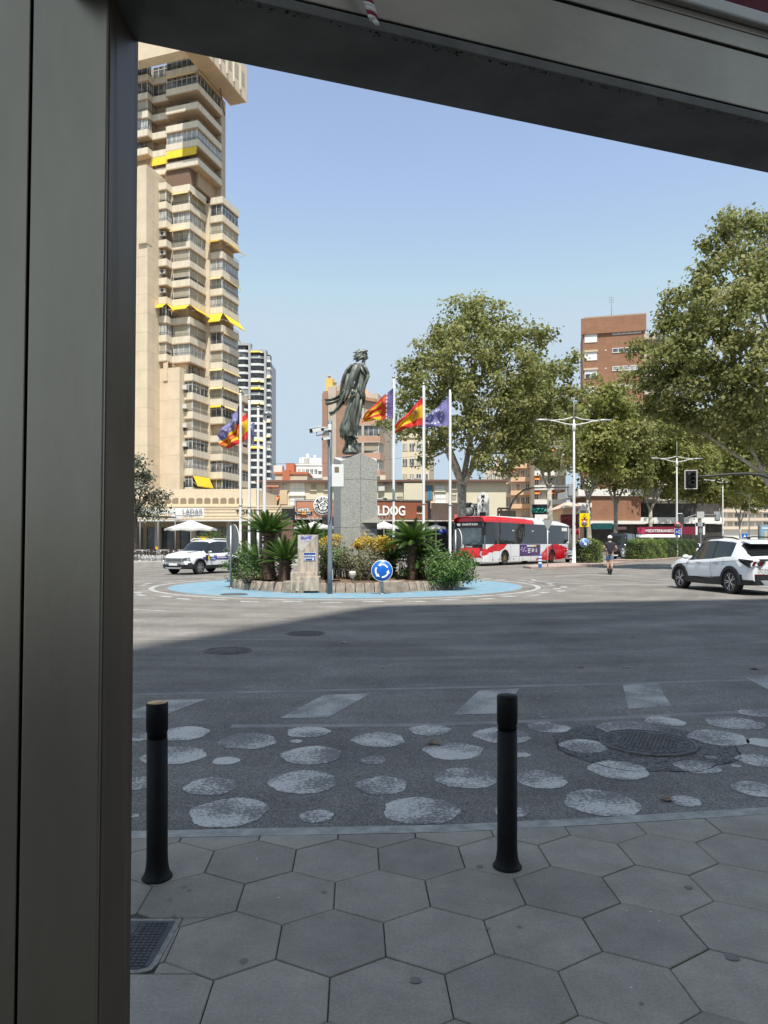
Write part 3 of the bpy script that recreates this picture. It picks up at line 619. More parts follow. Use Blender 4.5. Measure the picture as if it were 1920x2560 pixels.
def loft_rows(b,rows,n=56,m=0,folds=9,amp=.05,tw=.0,depth=None,jag=0,ph0=0):
    """rows: (zy, left zx, right zx, depth m, centre depth)"""
    rings=[]
    for i,(zy,l,r_,dp,cy) in enumerate(rows):
        c=S((l+r_)/2,zy); hw=(r_-l)/2*k_; ring=[]
        for k in range(n):
            t=2*math.pi*k/n; a=amp*min(1,i/3+.15) if amp>0 else 0
            f=1+a*math.sin(folds*t+tw*i+ph0)+a*.6*math.sin((folds*2-1)*t-tw*i*.7+1)+a*.5*math.sin(3*t+i*.4)
            ring.append(V(c.x+hw*f*math.cos(t),cy+dp*f*math.sin(t),c.z+(jag*math.sin(5*t+1)+jag*.6*math.sin(9*t) if i==0 else 0)))
        rings.append(ring)
    b.ring_loft(rings,m,True)
# gown (hem first), then bodice
b=MB()
rows=[(985,352,540,.38,0),(940,340,545,.40,0),(880,352,552,.40,0),(800,385,566,.39,0),(720,412,584,.38,0),(640,440,598,.37,0),(570,465,612,.36,0),(510,488,622,.33,-.01),(460,505,632,.30,-.02),(415,518,642,.28,-.02),(370,530,652,.28,-.02),(330,538,660,.28,-.02),(295,540,652,.28,-.01),(262,536,640,.30,0),(238,540,632,.31,0),(220,556,626,.24,0),(210,575,622,.14,0)]
loft_rows(b,rows,72,folds=11,amp=.045,tw=.35,jag=.10)
b.build('gown',BRZ,st)
# legs and feet below the hem on a rough stump
b=MB()
loft_rows(b,[(1196,372,560,.40,0),(1180,385,545,.34,0),(1150,405,520,.24,0),(1110,418,500,.18,0),(1060,412,490,.15,.0),(1010,410,495,.17,0),(960,420,500,.16,0)],40,folds=7,amp=.10,tw=.5)
for a_,c_,r0,r1 in (((395,1190),(415,990),.10,.05),((545,1190),(498,1000),.09,.04),((480,1195),(470,960),.10,.07),((520,1190),(530,1060),.07,.03)):
    p,q=S(*a_,-.12),S(*c_,-.14); b.tube([p,(p+q)/2+V(.04,0.02,0),q],[r0,r0*.55,r1],9)
b.build('stump',BRZ,st)
b=MB(); b.tube([S(470,930,-.16),S(500,985,-.2),S(512,1012,-.22)],[.13,.085,.055],12); b.tube([S(505,1000,-.22),S(530,1022,-.24),S(548,1030,-.24)],[.062,.05,.028],12)
b.tube([S(440,930,.1),S(425,1020,.1),S(420,1060,.08)],[.12,.08,.05],12); b.tube([S(418,1050,.08),S(445,1072,.06),S(462,1076,.06)],[.055,.045,.02],10); b.build('foot',BRZ,st)
b=MB()
for k in range(9):                                                      # torn strips under the hem
    zx=372+k*17; y0=940; d=-.22 if k%2 else .1
    b.tube([S(zx,y0,d),S(zx+random.uniform(-8,8),y0+50,d),S(zx+random.uniform(-14,20),y0+random.uniform(80,130),d*.8)],[.05,.035,.012],7)
b.build('hem_strips',BRZ,st)
# draped sash across the hip and chest
b=MB()
for pts_,rs in (([S(640,300,-.2),S(655,350,-.22),S(625,430,-.25),S(600,500,-.27),S(615,580,-.22),S(608,660,-.1)],[.05,.07,.06,.06,.055,.03]),
                ([S(560,430,-.3),S(545,480,-.34),S(575,540,-.33),S(602,610,-.26)],[.03,.05,.05,.03]),
                ([S(600,225,-.25),S(628,260,-.28),S(655,320,-.24),S(650,370,-.2)],[.05,.06,.06,.04]),
                ([S(570,230,-.27),S(590,290,-.31),S(630,350,-.29)],[.04,.045,.03]),
                ([S(540,470,-.31),S(500,640,-.36),S(480,800,-.38),S(470,930,-.36)],[.02,.05,.06,.04]),
                ([S(590,560,-.24),S(570,700,-.30),S(545,850,-.34),S(530,950,-.33)],[.03,.055,.06,.04]),
                ([S(505,560,-.3),S(455,700,-.33),S(420,820,-.36),S(390,940,-.3)],[.02,.05,.055,.03])): b.tube(pts_,rs,10)
b.build('drape_folds',BRZ,st)
# cloak streaming back
def ribbon(b,pts_,wds,th=.05,dep=.0):
    rings=[]
    for i,p in enumerate(pts_):
        t=(pts_[min(i+1,len(pts_)-1)]-pts_[max(0,i-1)]).normalized(); nv=V(-t.z,0,t.x); w_=wds[i]
        ring=[]
        for k in range(20):
            a=2*math.pi*k/20; u_=math.cos(a); v_=math.sin(a)
            ring.append(p+nv*(u_*w_/2)+V(0,1,0)*(v_*th+ .10*math.sin(u_*5+i*.7)*(.4+w_)))
        rings.append(ring)
    b.ring_loft(rings,0,True)
b=MB()
ribbon(b,[S(540,222,.06),S(490,250,.1),S(455,300,.14),S(430,360,.16),S(412,430,.18),S(395,510,.18),S(385,580,.16),S(360,650,.14),S(325,705,.1),S(285,745,.06),S(235,765,.02)],[.18,.30,.34,.36,.36,.32,.27,.22,.18,.17,.19],.07)
ribbon(b,[S(420,470,.2),S(385,540,.22),S(345,585,.22),S(300,610,.2),S(250,628,.18),S(190,636,.16)],[.2,.26,.24,.2,.2,.23],.05)
ribbon(b,[S(450,330,.05),S(440,420,.02),S(430,500,0),S(415,560,0),S(388,625,.02)],[.2,.26,.24,.2,.1],.06)
b.build('cloak',BRZ,st)
# arm with hand
b=MB(); b.tube([S(545,232,-.26),S(528,262,-.34),S(510,310,-.38),S(490,355,-.40),S(474,395,-.40),S(474,430,-.41),S(483,470,-.42),S(488,490,-.42)],[.10,.15,.15,.135,.115,.10,.075,.06],14)
hp=S(488,495,-.42); hd=(S(484,540,-.42)-hp).normalized()
b.tube([hp,hp+hd*.09,hp+hd*.17],[.06,.075,.06],12)
for q,(dx,ln) in enumerate(((-.05,.17),(-.018,.2),(.016,.19),(.048,.15))):
    a=hp+hd*.15+V(dx,0,0); b.tube([a,a+hd*ln*.5+V(dx*.2,-.02,0),a+hd*ln+V(dx*.2,.02,0)],[.026,.023,.014],7)
b.tube([hp+hd*.05+V(.05,-.02,0),hp+hd*.12+V(.1,-.03,0),hp+hd*.19+V(.105,-.02,0)],[.03,.026,.016],7)
b.tube([S(560,250,.24),S(545,330,.32),S(540,400,.3),S(560,470,.2)],[.1,.13,.1,.07],12)
b.build('arm',BRZ,st)
# head: profile to the right
b=MB()
hr=[(212,578,624,.13),(190,586,625,.125),(176,592,632,.13),(166,586,650,.14),(158,580,652,.15),(150,576,649,.155),(144,572,653,.16),(137,570,656,.16),(129,568,651,.165),(119,566,648,.17),(108,566,651,.172),(98,568,648,.168),(88,573,641,.155),(78,582,630,.12),(72,594,618,.06)]
rings=[]
for zy,l,r_,dp in hr:
    c=S((l+r_)/2,zy); hw=(r_-l)/2*k_; ring=[]
    for k in range(32):
        t=2*math.pi*k/32; x=math.cos(t); y=math.sin(t)
        fx=x if x<0 else x                                            # keep the face narrow at the front
        nar=1-.55*max(0,x)**3 if 140>zy>70 or zy<=176 else 1
        ring.append(V(c.x+hw*fx,dp*y*nar*(.8 if x>.55 else 1),c.z))
    rings.append(ring)
b.ring_loft(rings,0,True)
for sg in (-1,1):
    b.ball(S(638,121,0)+V(0,sg*.07,0),.020,10); b.tube([S(646,112,0)+V(0,sg*.02,0),S(640,110,0)+V(0,sg*.075,0),S(625,114,0)+V(0,sg*.12,0)],[.012,.016,.01],6)
    b.tube([S(602,118,0)+V(0,sg*.155,0),S(598,128,0)+V(0,sg*.17,0),S(604,142,0)+V(0,sg*.155,0)],[.012,.026,.014],8)
b.tube([S(651,149,0)+V(0,-.04,0),S(655,148,0),S(651,149,0)+V(0,.04,0)],[.008,.016,.008],6); b.tube([S(649,156,0)+V(0,-.04,0),S(653,157,0),S(649,156,0)+V(0,.04,0)],[.008,.018,.008],6)
b.build('head',BRZ,st)
b=MB(); rr=random.Random(3)
for k in range(60):
    a=rr.uniform(-1,1); zy0=rr.uniform(74,150); sx=rr.uniform(570,612) if zy0>90 else rr.uniform(590,640); d0=a*.15
    ex_=rr.uniform(485,545); ey_=zy0+rr.uniform(5,60)
    p0=S(sx+18,zy0-4,d0); p1=S(sx-14,zy0-2+rr.uniform(-4,6),d0*1.15); p2=S((sx+ex_)/2-8,(zy0+ey_)/2+rr.uniform(-10,4),d0*1.2); p3=S(ex_,min(212,ey_),d0)
    b.tube([p0,p1,p2,p3],[.03,.05,.042,.008],7)
b.ball(S(566,122,0),.17,14,0,(1.05,.98,1.05))
for k in range(26):
    a=-1+2*k/25; b.tube([S(634,90+16*abs(a),a*.12),S(612,76+18*abs(a),a*.15),S(584,82+20*abs(a),a*.175),S(556,106+16*abs(a),a*.185),S(535,140+10*abs(a),a*.17)],[.008,.018,.028,.03,.02],7)
b.build('hair',BRZ,st)

# ---- flag poles and flags
def flagpole(px,pyt,Y,label,ball=True,base=.28):
    top=P(px,pyt,Y); t=thing('flagpole',label,'flagpole',(top.x,Y,base),0,'white flagpoles on the roundabout')
    h=top.z-base; b=MB(); b.lathe([(.055,0),(.055,.02),(.05,.03),(.047,h*.4),(.040,h-.12),(.036,h-.1),(.036,h-.06)],n=16); b.build('pole',M['white'],t)
    b=MB(); b.lathe([(.04,h*.38),(.062,h*.383),(.062,h*.387),(.04,h*.39)],n=14); b.lathe([(.012,h*.383),(.03,h*.386),(.012,h*.389)],c=(.07,0,0),n=10); b.build('cleat',M['zinc'],t)
    b=MB()
    if ball: b.ball((0,0,h-.005),.052,14); b.cyl((0,0,h-.08),(0,0,h-.04),.02,.02,10)
    else: b.cyl((0,0,h-.07),(0,0,h-.03),.038,.02,12)
    b.build('finial',mat('brass_finial',(.5,.42,.25),rough=.3,metal=.9) if ball else M['white'],t)
    b=MB(); b.tube([(.052,-.01,h-.15),(.056,-.01,h*.6),(.054,-.01,h*.386)],.004,4); b.build('halyard',M['offwhite'],t)
flagpole(984,943,25.3,'white flagpole flying the red, yellow and blue striped regional flag')
flagpole(1059,960,24.2,'white flagpole flying the red and yellow national flag right of the statue')
flagpole(1125,972,25.0,'white flagpole flying the lilac starred flag, farthest right on the island',False)
flagpole(601,979,25.5,'front left flagpole, tallest of the three left of the statue')
flagpole(623,997,26.9,'middle flagpole of the three left of the statue')
flagpole(645,1017,27.8,'rear left flagpole, lowest of the three left of the statue')
FR=mat('flag_red',(.62,.035,.03),rough=.7); FY=mat('flag_yellow',(.75,.50,.02),rough=.7); FB=mat('flag_blue',(.07,.07,.30),rough=.7); FL=mat('flag_lilac',(.23,.22,.46),rough=.7); FS=mat('flag_star',(.75,.75,.70),rough=.7); FN=mat('flag_crest',(.42,.12,.06),rough=.7); FD=mat('flag_dark',(.02,.02,.05),rough=.7)
FM=[FR,FY,FB,FL,FS,FN,FD]
for f_ in FM:
    t_=f_.node_tree; tr=t_.nodes.new('ShaderNodeBsdfTranslucent'); tr.inputs[0].default_value=f_.node_tree.nodes['Principled BSDF'].inputs['Base Color'].default_value; mx=t_.nodes.new('ShaderNodeMixShader'); mx.inputs[0].default_value=.3
    t_.links.new(t_.nodes['Principled BSDF'].outputs[0],mx.inputs[1]); t_.links.new(tr.outputs[0],mx.inputs[2]); t_.links.new(mx.outputs[0],t_.nodes['Material Output'].inputs[0])
def star(u,v,cu,cv,r,asp=1.5):
    x=(u-cu)*asp; y=v-cv; d=math.hypot(x,y); a=math.atan2(y,x)
    return d<r*(.55+.45*abs(math.cos(2.5*(a-math.pi/2)))**2)
def spain(u,v):
    if math.hypot((u-.36)*1.5/.10,(v-.5)/.17)<1: 
        q=math.sin(u*90)*math.sin(v*60); return 4 if q>.35 else (5 if q>-.5 else 0)
    return 1 if .26<v<.74 else 0
def valencia(u,v):
    if u<.20:
        if math.sin(u*120+v*20)*math.sin(v*46)>.72: return 1
        return 2
    if u<.235: return 4 if math.sin(v*40)>-.2 else 5
    if u<.40: return 5 if math.sin(u*130)*math.sin(v*70)>.1 else 0
    return 0 if int(v*6)%2==0 else 1
def folded(u,v):
    if v<.50:
        if u<.10: return 6
        for k in range(7):
            if star(u,v,.2+.11*k,.36-.05*(k%3),.05): return 4
        return 3
    if v<.66: return 1 if u>.18 else 6
    if v<.80: return 0
    return 1 if int(v*26)%2 else 0
def europe(u,v):
    for k in range(12):
        a=2*math.pi*k/12
        if star(u,v,.5+.22*math.cos(a),.5+.33*math.sin(a),.06): return 4
    return 3
def flag(name,label,cat,top,bot,fly_t,fly_b,fn,Y,mid_t=None,mid_b=None,waves=2.5,amp=.10,nu=96,nv=64,grp=None):
    """top/bot: hoist pixels; fly_t/fly_b: fly-end pixels; mid_*: control pixels of the curved edges"""
    T,Bt,FT,FB_=[P(q[0],q[1],Y) for q in (top,bot,fly_t,fly_b)]
    MT_=P(*mid_t,Y) if mid_t else (T+FT)/2; MB_=P(*mid_b,Y) if mid_b else (Bt+FB_)/2
    b=MB(); ids=[]
    for i in range(nu+1):
        u=i/nu; e0=T*(1-u)**2+MT_*2*u*(1-u)+FT*u*u; e1=Bt*(1-u)**2+MB_*2*u*(1-u)+FB_*u*u; row=[]
        for j in range(nv+1):
            v=j/nv; p=e0.lerp(e1,v); ph=u*waves*2*math.pi
            d=amp*math.sin(ph+v*3.0)*min(1,u*4)+amp*.6*math.sin(v*9+u*5)*min(1,u*3)+amp*.3*math.sin(u*19+v*13)*u
            row.append(b.vert(p+V(.25*d*(1-v)*u,d,.12*d*u)))
        ids.append(row)
    for i in range(nu):
        for j in range(nv): b.face((ids[i][j],ids[i+1][j],ids[i+1][j+1],ids[i][j+1]),fn((i+.5)/nu,(j+.5)/nv),True)
    return tag(b.build(name,FM,fix=False),label,cat,grp)
q6=lambda zx,zy:(770+zx/4.366,860+zy/4.366)
flag('flag','red and yellow striped flag with a blue band at its pole, right of the statue','flag',q6(932,478),q6(930,812),q6(592,815),q6(588,852),valencia,25.25,q6(770,590),q6(760,830),2.2,.10)
flag('flag','drooping red, yellow and red flag with a crest, in front of the large tree','flag',q6(1250,570),q6(1252,885),q6(945,905),q6(948,975),spain,24.15,q6(1190,640),q6(1110,900),2.0,.12)
flag('flag','lilac flag with white stars drooping from the rightmost pole','flag',q6(1538,575),q6(1540,892),q6(1262,830),q6(1205,915),europe,24.95,q6(1400,690),q6(1400,900),2.6,.10)
q5=lambda zx,zy:(540+zx/5.72,960+zy/5.72)
flag('flag','violet, red and yellow flag streaming left from the front left pole','flag',q5(330,290),q5(335,690),q5(10,735),q5(95,915),folded,25.45,q5(190,560),q5(290,800),2.4,.14)
flag('flag','red and yellow flag with a crest hanging between the left poles','flag',q5(456,380),q5(462,760),q5(120,800),q5(130,930),spain,26.95,q5(350,480),q5(400,860),1.8,.14)
flag('flag','limp lilac flag hanging from the rear left pole','flag',q5(550,520),q5(545,890),q5(476,640),q5(486,800),europe,27.75,q5(520,560),q5(520,870),1.5,.10)

# ---- cycads
def cycad(px,pyb,pyt_trunk,Y,r0,nf,flen,label,seed,spread=1.0,lean=0,droop=.55):
    rr=random.Random(seed); base=P(px,pyb,Y); base.z=.28; h=max(.1,P(px,pyt_trunk,Y).z-.28)
    t=thing('cycad',label,'palm',base)
    b=MB(); prof=[]; nr=max(5,int(h/.075))
    for i in range(nr*2+1):
        z=h*i/(nr*2); prof.append((r0*(1.12-.18*min(1,z/h*1.2)+(.10 if i%2 else -.03)+rr.uniform(-.02,.02)),z))
    prof+= [(r0*1.25,h+.02),(r0*1.15,h+.12),(r0*.5,h+.22)]
    b.lathe([(r_*1.0,z) for r_,z in prof],n=20)
    for i in range(int(70*h)):                                             # leaf-base stubs
        a=rr.random()*6.28; z=rr.random()*h; e=V(math.cos(a),math.sin(a),.5).normalized(); p=V(r0*1.0*math.cos(a),r0*1.0*math.sin(a),z); b.tube([p,p+e*.07],[.025,.012],5)
    b.build('trunk',BARK_C,t)
    vs=[];fs=[];tint=[]
    crown=V(0,0,h+.1)
    for k in range(nf):
        a=k*2.399963+rr.uniform(-.2,.2); q=k/nf; el=R(82)-q*R(88)*spread+rr.uniform(-.1,.1); L_=flen*rr.uniform(.82,1.08)
        d=V(math.cos(a),math.sin(a),0); p=crown+d*r0*.4; seg=16; pts_=[]; e_=el
        for i in range(seg+1):
            pts_.append(p.copy()); p=p+(d*math.cos(e_)+V(0,0,1)*math.sin(e_))*(L_/seg); e_-=droop*1.9/seg*(.4+i/seg)
        side=V(-d.y,d.x,0); tn=.35+.4*rr.random()-.25*q
        nl=34
        for i in range(nl):
            f_=(i+1.5)/(nl+2); x=f_*seg; i0=min(seg-1,int(x)); p0=pts_[i0].lerp(pts_[i0+1],x-i0); tg=(pts_[i0+1]-pts_[i0]).normalized(); upv=side.cross(tg)
            ll=L_*.20*(math.sin(math.pi*min(1,.12+f_*.88))**.55); wv=.013+.004*rr.random()
            for sg in (-1,1):
                dr=(side*sg*.80+tg*.55+upv*.30).normalized(); tip=p0+dr*ll; n0=len(vs)
                vs+= [p0-tg*wv,p0+tg*wv,tip+tg*.004-V(0,0,ll*.12)]; fs.append((n0,n0+1,n0+2)); tint.append(tn+rr.uniform(-.15,.15))
        for i in range(seg):
            n0=len(vs); w_=.011*(1-i/seg)+.003; vs+= [pts_[i]-side*w_,pts_[i]+side*w_,pts_[i+1]+side*w_,pts_[i+1]-side*w_]; fs.append((n0,n0+1,n0+2,n0+3)); tint.append(.8)
    me=bpy.data.meshes.new('crown'); me.from_pydata([tuple(v) for v in vs],[],fs); me.attributes.new('tint','FLOAT','FACE').data.foreach_set('value',[min(1,max(0,x)) for x in tint]); me.materials.append(FROND); link('crown',me,t)
cycad(672,1452,1341,23.3,.185,46,.98,'tall cycad with a ringed brown trunk left of the statue',1,.78,droop=.42)
cycad(712,1455,1408,22.6,.19,34,.88,'short squat cycad beside the stone plaque pillar',2,.85,droop=.4)
cycad(645,1440,1418,25.0,.17,30,1.15,'low spreading cycad behind the tall left one',3,1.0,droop=.5)
cycad(1031,1446,1362,23.6,.165,44,1.00,'cycad with a slim scaly trunk between the right flagpoles',4,.95,droop=.62)
cycad(978,1440,1405,24.6,.15,28,.98,'low cycad close to the pedestal behind the blue sign',5,1.0,droop=.55)
cycad(1053,1448,1402,24.0,.11,30,1.02,'small dark cycad behind the slim trunked one on the right',6,.95,droop=.5)
cycad(773,1440,1350,27.2,.16,30,.8,'cycad showing only its crown above the stone plaque pillar',7,.8,droop=.45)
cycad(812,1440,1362,28.6,.16,24,.6,'small cycad crown behind the grey camera pole',8,.8,droop=.45)

# ---- bushes
def bush(label,lobes,size,mat_,dens,twigs=0,clump=.12,up=.3,cat='bush',name='bush'):
    c0=V(*lobes[0][:3]); c0.z=.25; t=thing(name,label,cat,c0)
    p,d,tn=lobe_points([(x-c0.x,y-c0.y,z-c0.z,a,b_,c) for x,y,z,a,b_,c in lobes],dens,clump,30,.45)
    k=p[:,2]>-.22; p,d,tn=p[k],d[k],tn[k]
    link('foliage',leaves_mesh('foliage',p,size,mat_,up,.6,.35,d,.25,tn),t)
    b=MB(); rr=random.Random(int(abs(c0.x)*100))
    for i in range(14+twigs):
        L_=rr.choice(lobes); a=V(L_[0]+rr.uniform(-.4,.4)*L_[3],L_[1]+rr.uniform(-.4,.4)*L_[4],.2)-c0; e=V(L_[0]+rr.uniform(-.9,.9)*L_[3],L_[1]+rr.uniform(-.95,.6)*L_[4],L_[2]+rr.uniform(-.6,.5)*L_[5])-c0
        m_=(a+e)/2+V(rr.uniform(-.1,.1),rr.uniform(-.1,.1),.05); b.tube([a,m_,e],[.02,.013,.005],5)
    b.build('branches',TWIG,t)
def LB(px,py,Y,rpx,rpy,rd): 
    c=P(px,py,Y); return (c.x,c.y,c.z,rpx/F*Y,rd,rpy/F*Y)
bush('dense glossy green bush at the right end of the island',[LB(1130,1420,23.2,50,38,.6),LB(1085,1405,23.4,34,36,.5),LB(1165,1428,23.3,26,30,.45),LB(1105,1432,22.9,45,26,.5),LB(1150,1400,23.8,35,24,.5)],.085,LF_BUSH,420)
bush('dark green bush at the left end of the island behind the round sign',[LB(596,1405,24.6,26,42,.5),LB(625,1425,24.0,42,30,.55),LB(645,1432,23.3,34,24,.4)],.08,LF_BUSH,330,30)
bush('brown dried out bush behind the blue roundabout sign',[LB(905,1420,23.0,52,34,.55),LB(880,1400,23.4,40,36,.5),LB(930,1405,23.6,36,36,.5),LB(945,1430,22.9,30,20,.4)],.075,LF_DRY,170,110)
bush('grey green bush between the plaque pillar and the camera pole',[LB(812,1412,23.4,20,44,.4),LB(835,1400,23.6,36,40,.5),LB(860,1392,23.6,28,30,.4)],.075,LF_PALE,300,20)
bush('yellow leaved hedge in front of the granite pedestal, right part',[LB(912,1358,24.0,30,16,.3),LB(945,1357,24.0,32,16,.3),LB(965,1360,24.0,18,14,.3)],.10,LF_YEL,380,0,.08)
bush('yellow leaved hedge left of the granite pedestal beside the camera pole',[LB(808,1358,24.4,22,14,.3),LB(838,1358,24.3,16,14,.3)],.10,LF_YEL,380,0,.08)
bush('low green shrub filling the ground under the right cycads',[LB(1010,1436,23.8,30,18,.4),LB(1060,1436,24.2,30,16,.4),LB(1000,1400,25.0,40,30,.5)],.075,LF_BUSH,200,10)
bush('low dry shrub on the soil beside the tall left cycad',[LB(700,1440,23.8,30,14,.4),LB(620,1442,23.0,26,12,.3)],.07,LF_DRY,160,30)

# ---- camera pole
cb=G(825,1478); cb.y=21.25; cb.x=(825-CX)/F*21.25; cp=thing('camera_pole','slate grey steel pole with security cameras and a white cabinet','camera pole',(cb.x,cb.y,ROADZ))
ht=P(825,1049,21.25).z+.02; b=MB(); b.lathe([(.075,0),(.075,ht*.16),(.070,ht*.165),(.068,ht*.99),(.02,ht)],n=20); b.build('pole',M['slate_pole'],cp)
b=MB(); b.box(.06,.10,-.09,-.02,.42,.72); b.build('access_box',M['grey_metal'],cp,bevel=.006)
zc0,zc1=P(0,1216,21.2).z,P(0,1161,21.2).z
b=MB(); b.box(.065,.42,-.20,.06,zc0,zc1); b.build('cabinet',M['white_plastic'],cp,bevel=.01)
b=MB(); b.box(.15,.28,-.207,-.199,zc1-.23,zc1-.07); b.build('cabinet_window',mat('cabinet_glass',(.20,.17,.10),rough=.2),cp)
b=MB(); b.tube([(.02,-.07,zc0),(.04,-.08,zc0-.5),(.03,-.072,zc0-.9),(-.01,-.072,zc0-1.1)],.012,6); b.build('cable',M['black'],cp); b=MB(); b.tube([(.03,-.07,zc1),(.0,-.075,zc1+.6),(.0,-.07,ht-.5)],.008,6); b.build('cable',M['black'],cp)
def cctv(px,py,ln,r_,dirv,nm='camera'):
    c=P(px,py,21.1)-V(cb.x,cb.y,-ROADZ); d=Vector(dirv).normalized(); s=d.cross(V(0,0,1)).normalized(); u_=s.cross(d)
    b=MB(); b.obox(c,d,s,u_,ln/2,r_,r_*.75); b.obox(c+u_*r_*.95+d*.03,d,s,u_,ln/2+.05,r_*1.15,.008); o=b.build('camera',M['white_plastic'],cp,bevel=.006)
    b=MB(); b.obox(c+d*(ln/2+.004),d,s,u_,.006,r_*.8,r_*.6); b.cyl(c+d*(ln/2+.01),c+d*(ln/2+.02),r_*.45,n=12); b.build('lens',M['glass'],o)
    b=MB(); b.tube([c-u_*r_*.6-d*.05,c-u_*(r_+.08),V(0,-.04,c.z-.08)],.02,8); b.build('camera_bracket',M['grey_metal'],cp)
cctv(788,1072,.30,.085,(-.75,-.6,-.25)); cctv(812,1070,.22,.055,(-.5,-.8,-.2)); cctv(815,1093,.22,.055,(-.9,-.4,-.22)); 
b=MB(); b.box(-.22,-.02,-.05,.05,P(0,1085,21.2).z,P(0,1066,21.2).z); b.box(-.05,.05,-.1,.02,P(0,1074,21.2).z,P(0,1060,21.2).z); b.build('junction_box',M['white_plastic'],cp,bevel=.006)

# ---- road signs
def disc_sign(name,label,px,py,diam_px,Y,yaw,basepy,front,mk=None,post_r=.035,zbase=ROADZ,backpost=True):
    c=P(px,py,Y); r_=diam_px/2/F*Y; t=thing(name,label,'road sign',(c.x,c.y,zbase)); z=c.z-zbase
    n=V(math.sin(yaw),-math.cos(yaw),0)                       # facing direction of the sign
    b=MB(); b.cyl((0,0,0),(0,0,z+r_*(.9 if backpost else .2)),post_r,n=12); b.lathe([(post_r*2.2,0),(post_r*2.2,.015),(post_r,.03)],n=12); b.build('post',M['zinc'],t)
    o_=n*(post_r+.03)+V(0,0,z)
    b=MB(); b.lathe([(r_*.99,-.012),(r_,-.008),(r_,.008),(r_*.985,.012),(.01,.012)],c=o_,n=48,ax=n); b.build('plate',[M['sign_back']],t)
    b=MB(); b.lathe([(r_*.965,.013),(r_*.96,.016),(.005,.016)],c=o_,n=48,ax=n); f=b.build('face',front,t)
    b=MB()
    for k in range(48):
        a0,a1=2*math.pi*k/48,2*math.pi*(k+1)/48; ex_=V(-n.y,n.x,0)*-1; ez=V(0,0,1)
        ex_=V(math.cos(yaw),math.sin(yaw),0)
        def q(rr,a,dd): return o_+ex_*rr*math.cos(a)+ez*rr*math.sin(a)+n*dd
        b.poly([q(r_*.965,a0,.0165),q(r_*.965,a1,.0165),q(r_,a1,.014),q(r_,a0,.014)]); b.poly([q(r_,a0,.014),q(r_,a1,.014),q(r_*1.012,a1,-.012),q(r_*1.012,a0,-.012)])
    b.build('rim',M['white'],t)
    return t,o_,n,r_
t,o_,n,r_=disc_sign('roundabout_sign','round blue roundabout sign with three white circling arrows','%d'%0 and 955 or 955,1426.5,53,21.15,0,1479,M['sign_blue'],backpost=False)
b=MB(); ex_=V(1,0,0)
def q(rr,a,d=.019): return o_+V(rr*math.cos(a),0,rr*math.sin(a))+n*d
for k in range(3):
    a0=R(100+120*k); a1=a0-R(72); pr=None
    for i in range(15):
        a=a0+(a1-a0)*i/14; cur=(q(r_*.52,a),q(r_*.68,a))
        if pr: b.poly([pr[0],pr[1],cur[1],cur[0]])
        pr=cur
    hd=a0; b.poly([q(r_*.42,hd),q(r_*.78,hd),q(r_*.62,hd+R(30))])
b.build('arrow',M['white'],t)
disc_sign('round_sign','back of a tilted round sign on a grey post at the left of the island',577,1347,74,23.9,R(180-54),1467,M['sign_red'])
disc_sign('round_sign','grey round sign seen nearly edge on in front of the bus',1139,1352,62,25.6,R(105),1449,M['sign_red'],zbase=.2)
# sign foot plate
# ---- stone pillar with plaques
pb=P(770,1457,21.9); pl_=thing('plaque_pillar','weathered stone pillar with a picture tile and a blue plaque','stone pillar',(pb.x,21.9,.0))
SAND=mat('weathered_sandstone',(.40,.34,.27),rough=.9,var=.35,scale=3,stretch=(3,3,.5),bump=.2,bscale=40); zz=lambda py:P(0,py,21.8).z
b=MB(); z0,z1,zt_=zz(1430),zz(1378),zz(1337)
L_,R_=-.295,.315; yb=.22
pts0=[V(L_,-.16,z0),V(R_,-.16,z0),V(R_,yb,z0),V(L_,yb,z0)]; pts1=[V(L_-.005,-.16,zt_),V(R_,-.16,zt_),V(R_,yb,zt_),V(L_-.005,yb,zt_)]; b.ring_loft([pts0,pts1],sm=False); b.build('shaft',SAND,pl_,bevel=.008)
b=MB(); b.box(L_-.21,R_+.0,-.26,.3,.05,z0+.002); b.box(L_-.05,R_+.05,-.34,.3,.04,z0-.14); b.build('base',SAND,pl_,bevel=.012)
b=MB(); b.poly([(L_+.01,-.166,zt_-.004),(R_-.015,-.166,zt_-.004),(L_+.11,-.168,z1-.02)]); b.poly([(L_+.01,-.166,zt_-.004),(L_+.11,-.168,z1-.02),(L_,-.16,z1+.1)]); b.build('relief_panel',mat('pale_panel',(.50,.46,.41),rough=.7,var=.1,scale=15),pl_)
tile=mat('painted_tile',(.10,.13,.38),rough=.3,col2=(.55,.50,.52),scale=9,detail=6,lo=.42,hi=.56)
b=MB(); b.poly([(L_+.11,-.171,zt_-.02),(R_-.18,-.171,zt_-.02),(R_-.225,-.171,zt_-.21),(L_+.07,-.171,zt_-.21)]); b.build('picture_tile',tile,pl_)
zp=zz(1402); zq=zz(1381)
b=MB(); b.box(-.12,.255,-.172,-.158,zp,zq); b.build('plaque_frame',M['offwhite'],pl_)
b=MB(); b.box(-.108,.243,-.176,-.17,zp+.012,zq-.012); pq=b.build('plaque',mat('plaque_blue',(.02,.07,.27),rough=.35),pl_)
b=MB(); rr=random.Random(5)
for r2 in range(2):
    x=-.09
    while x<.215:
        w_=rr.uniform(.012,.028); b.box(x,x+w_,-.1785,-.1755,zp+(.16,.085)[r2]-.018+rr.uniform(-.006,.0),zp+(.16,.085)[r2]+.018); x+=w_+rr.uniform(.005,.016)
b.box(-.09,-.05,-.1785,-.1755,zp+.02,zp+.05); b.box(.15,.20,-.1785,-.1755,zp+.02,zp+.055); b.build('plaque_lettering',M['white'],pl_)
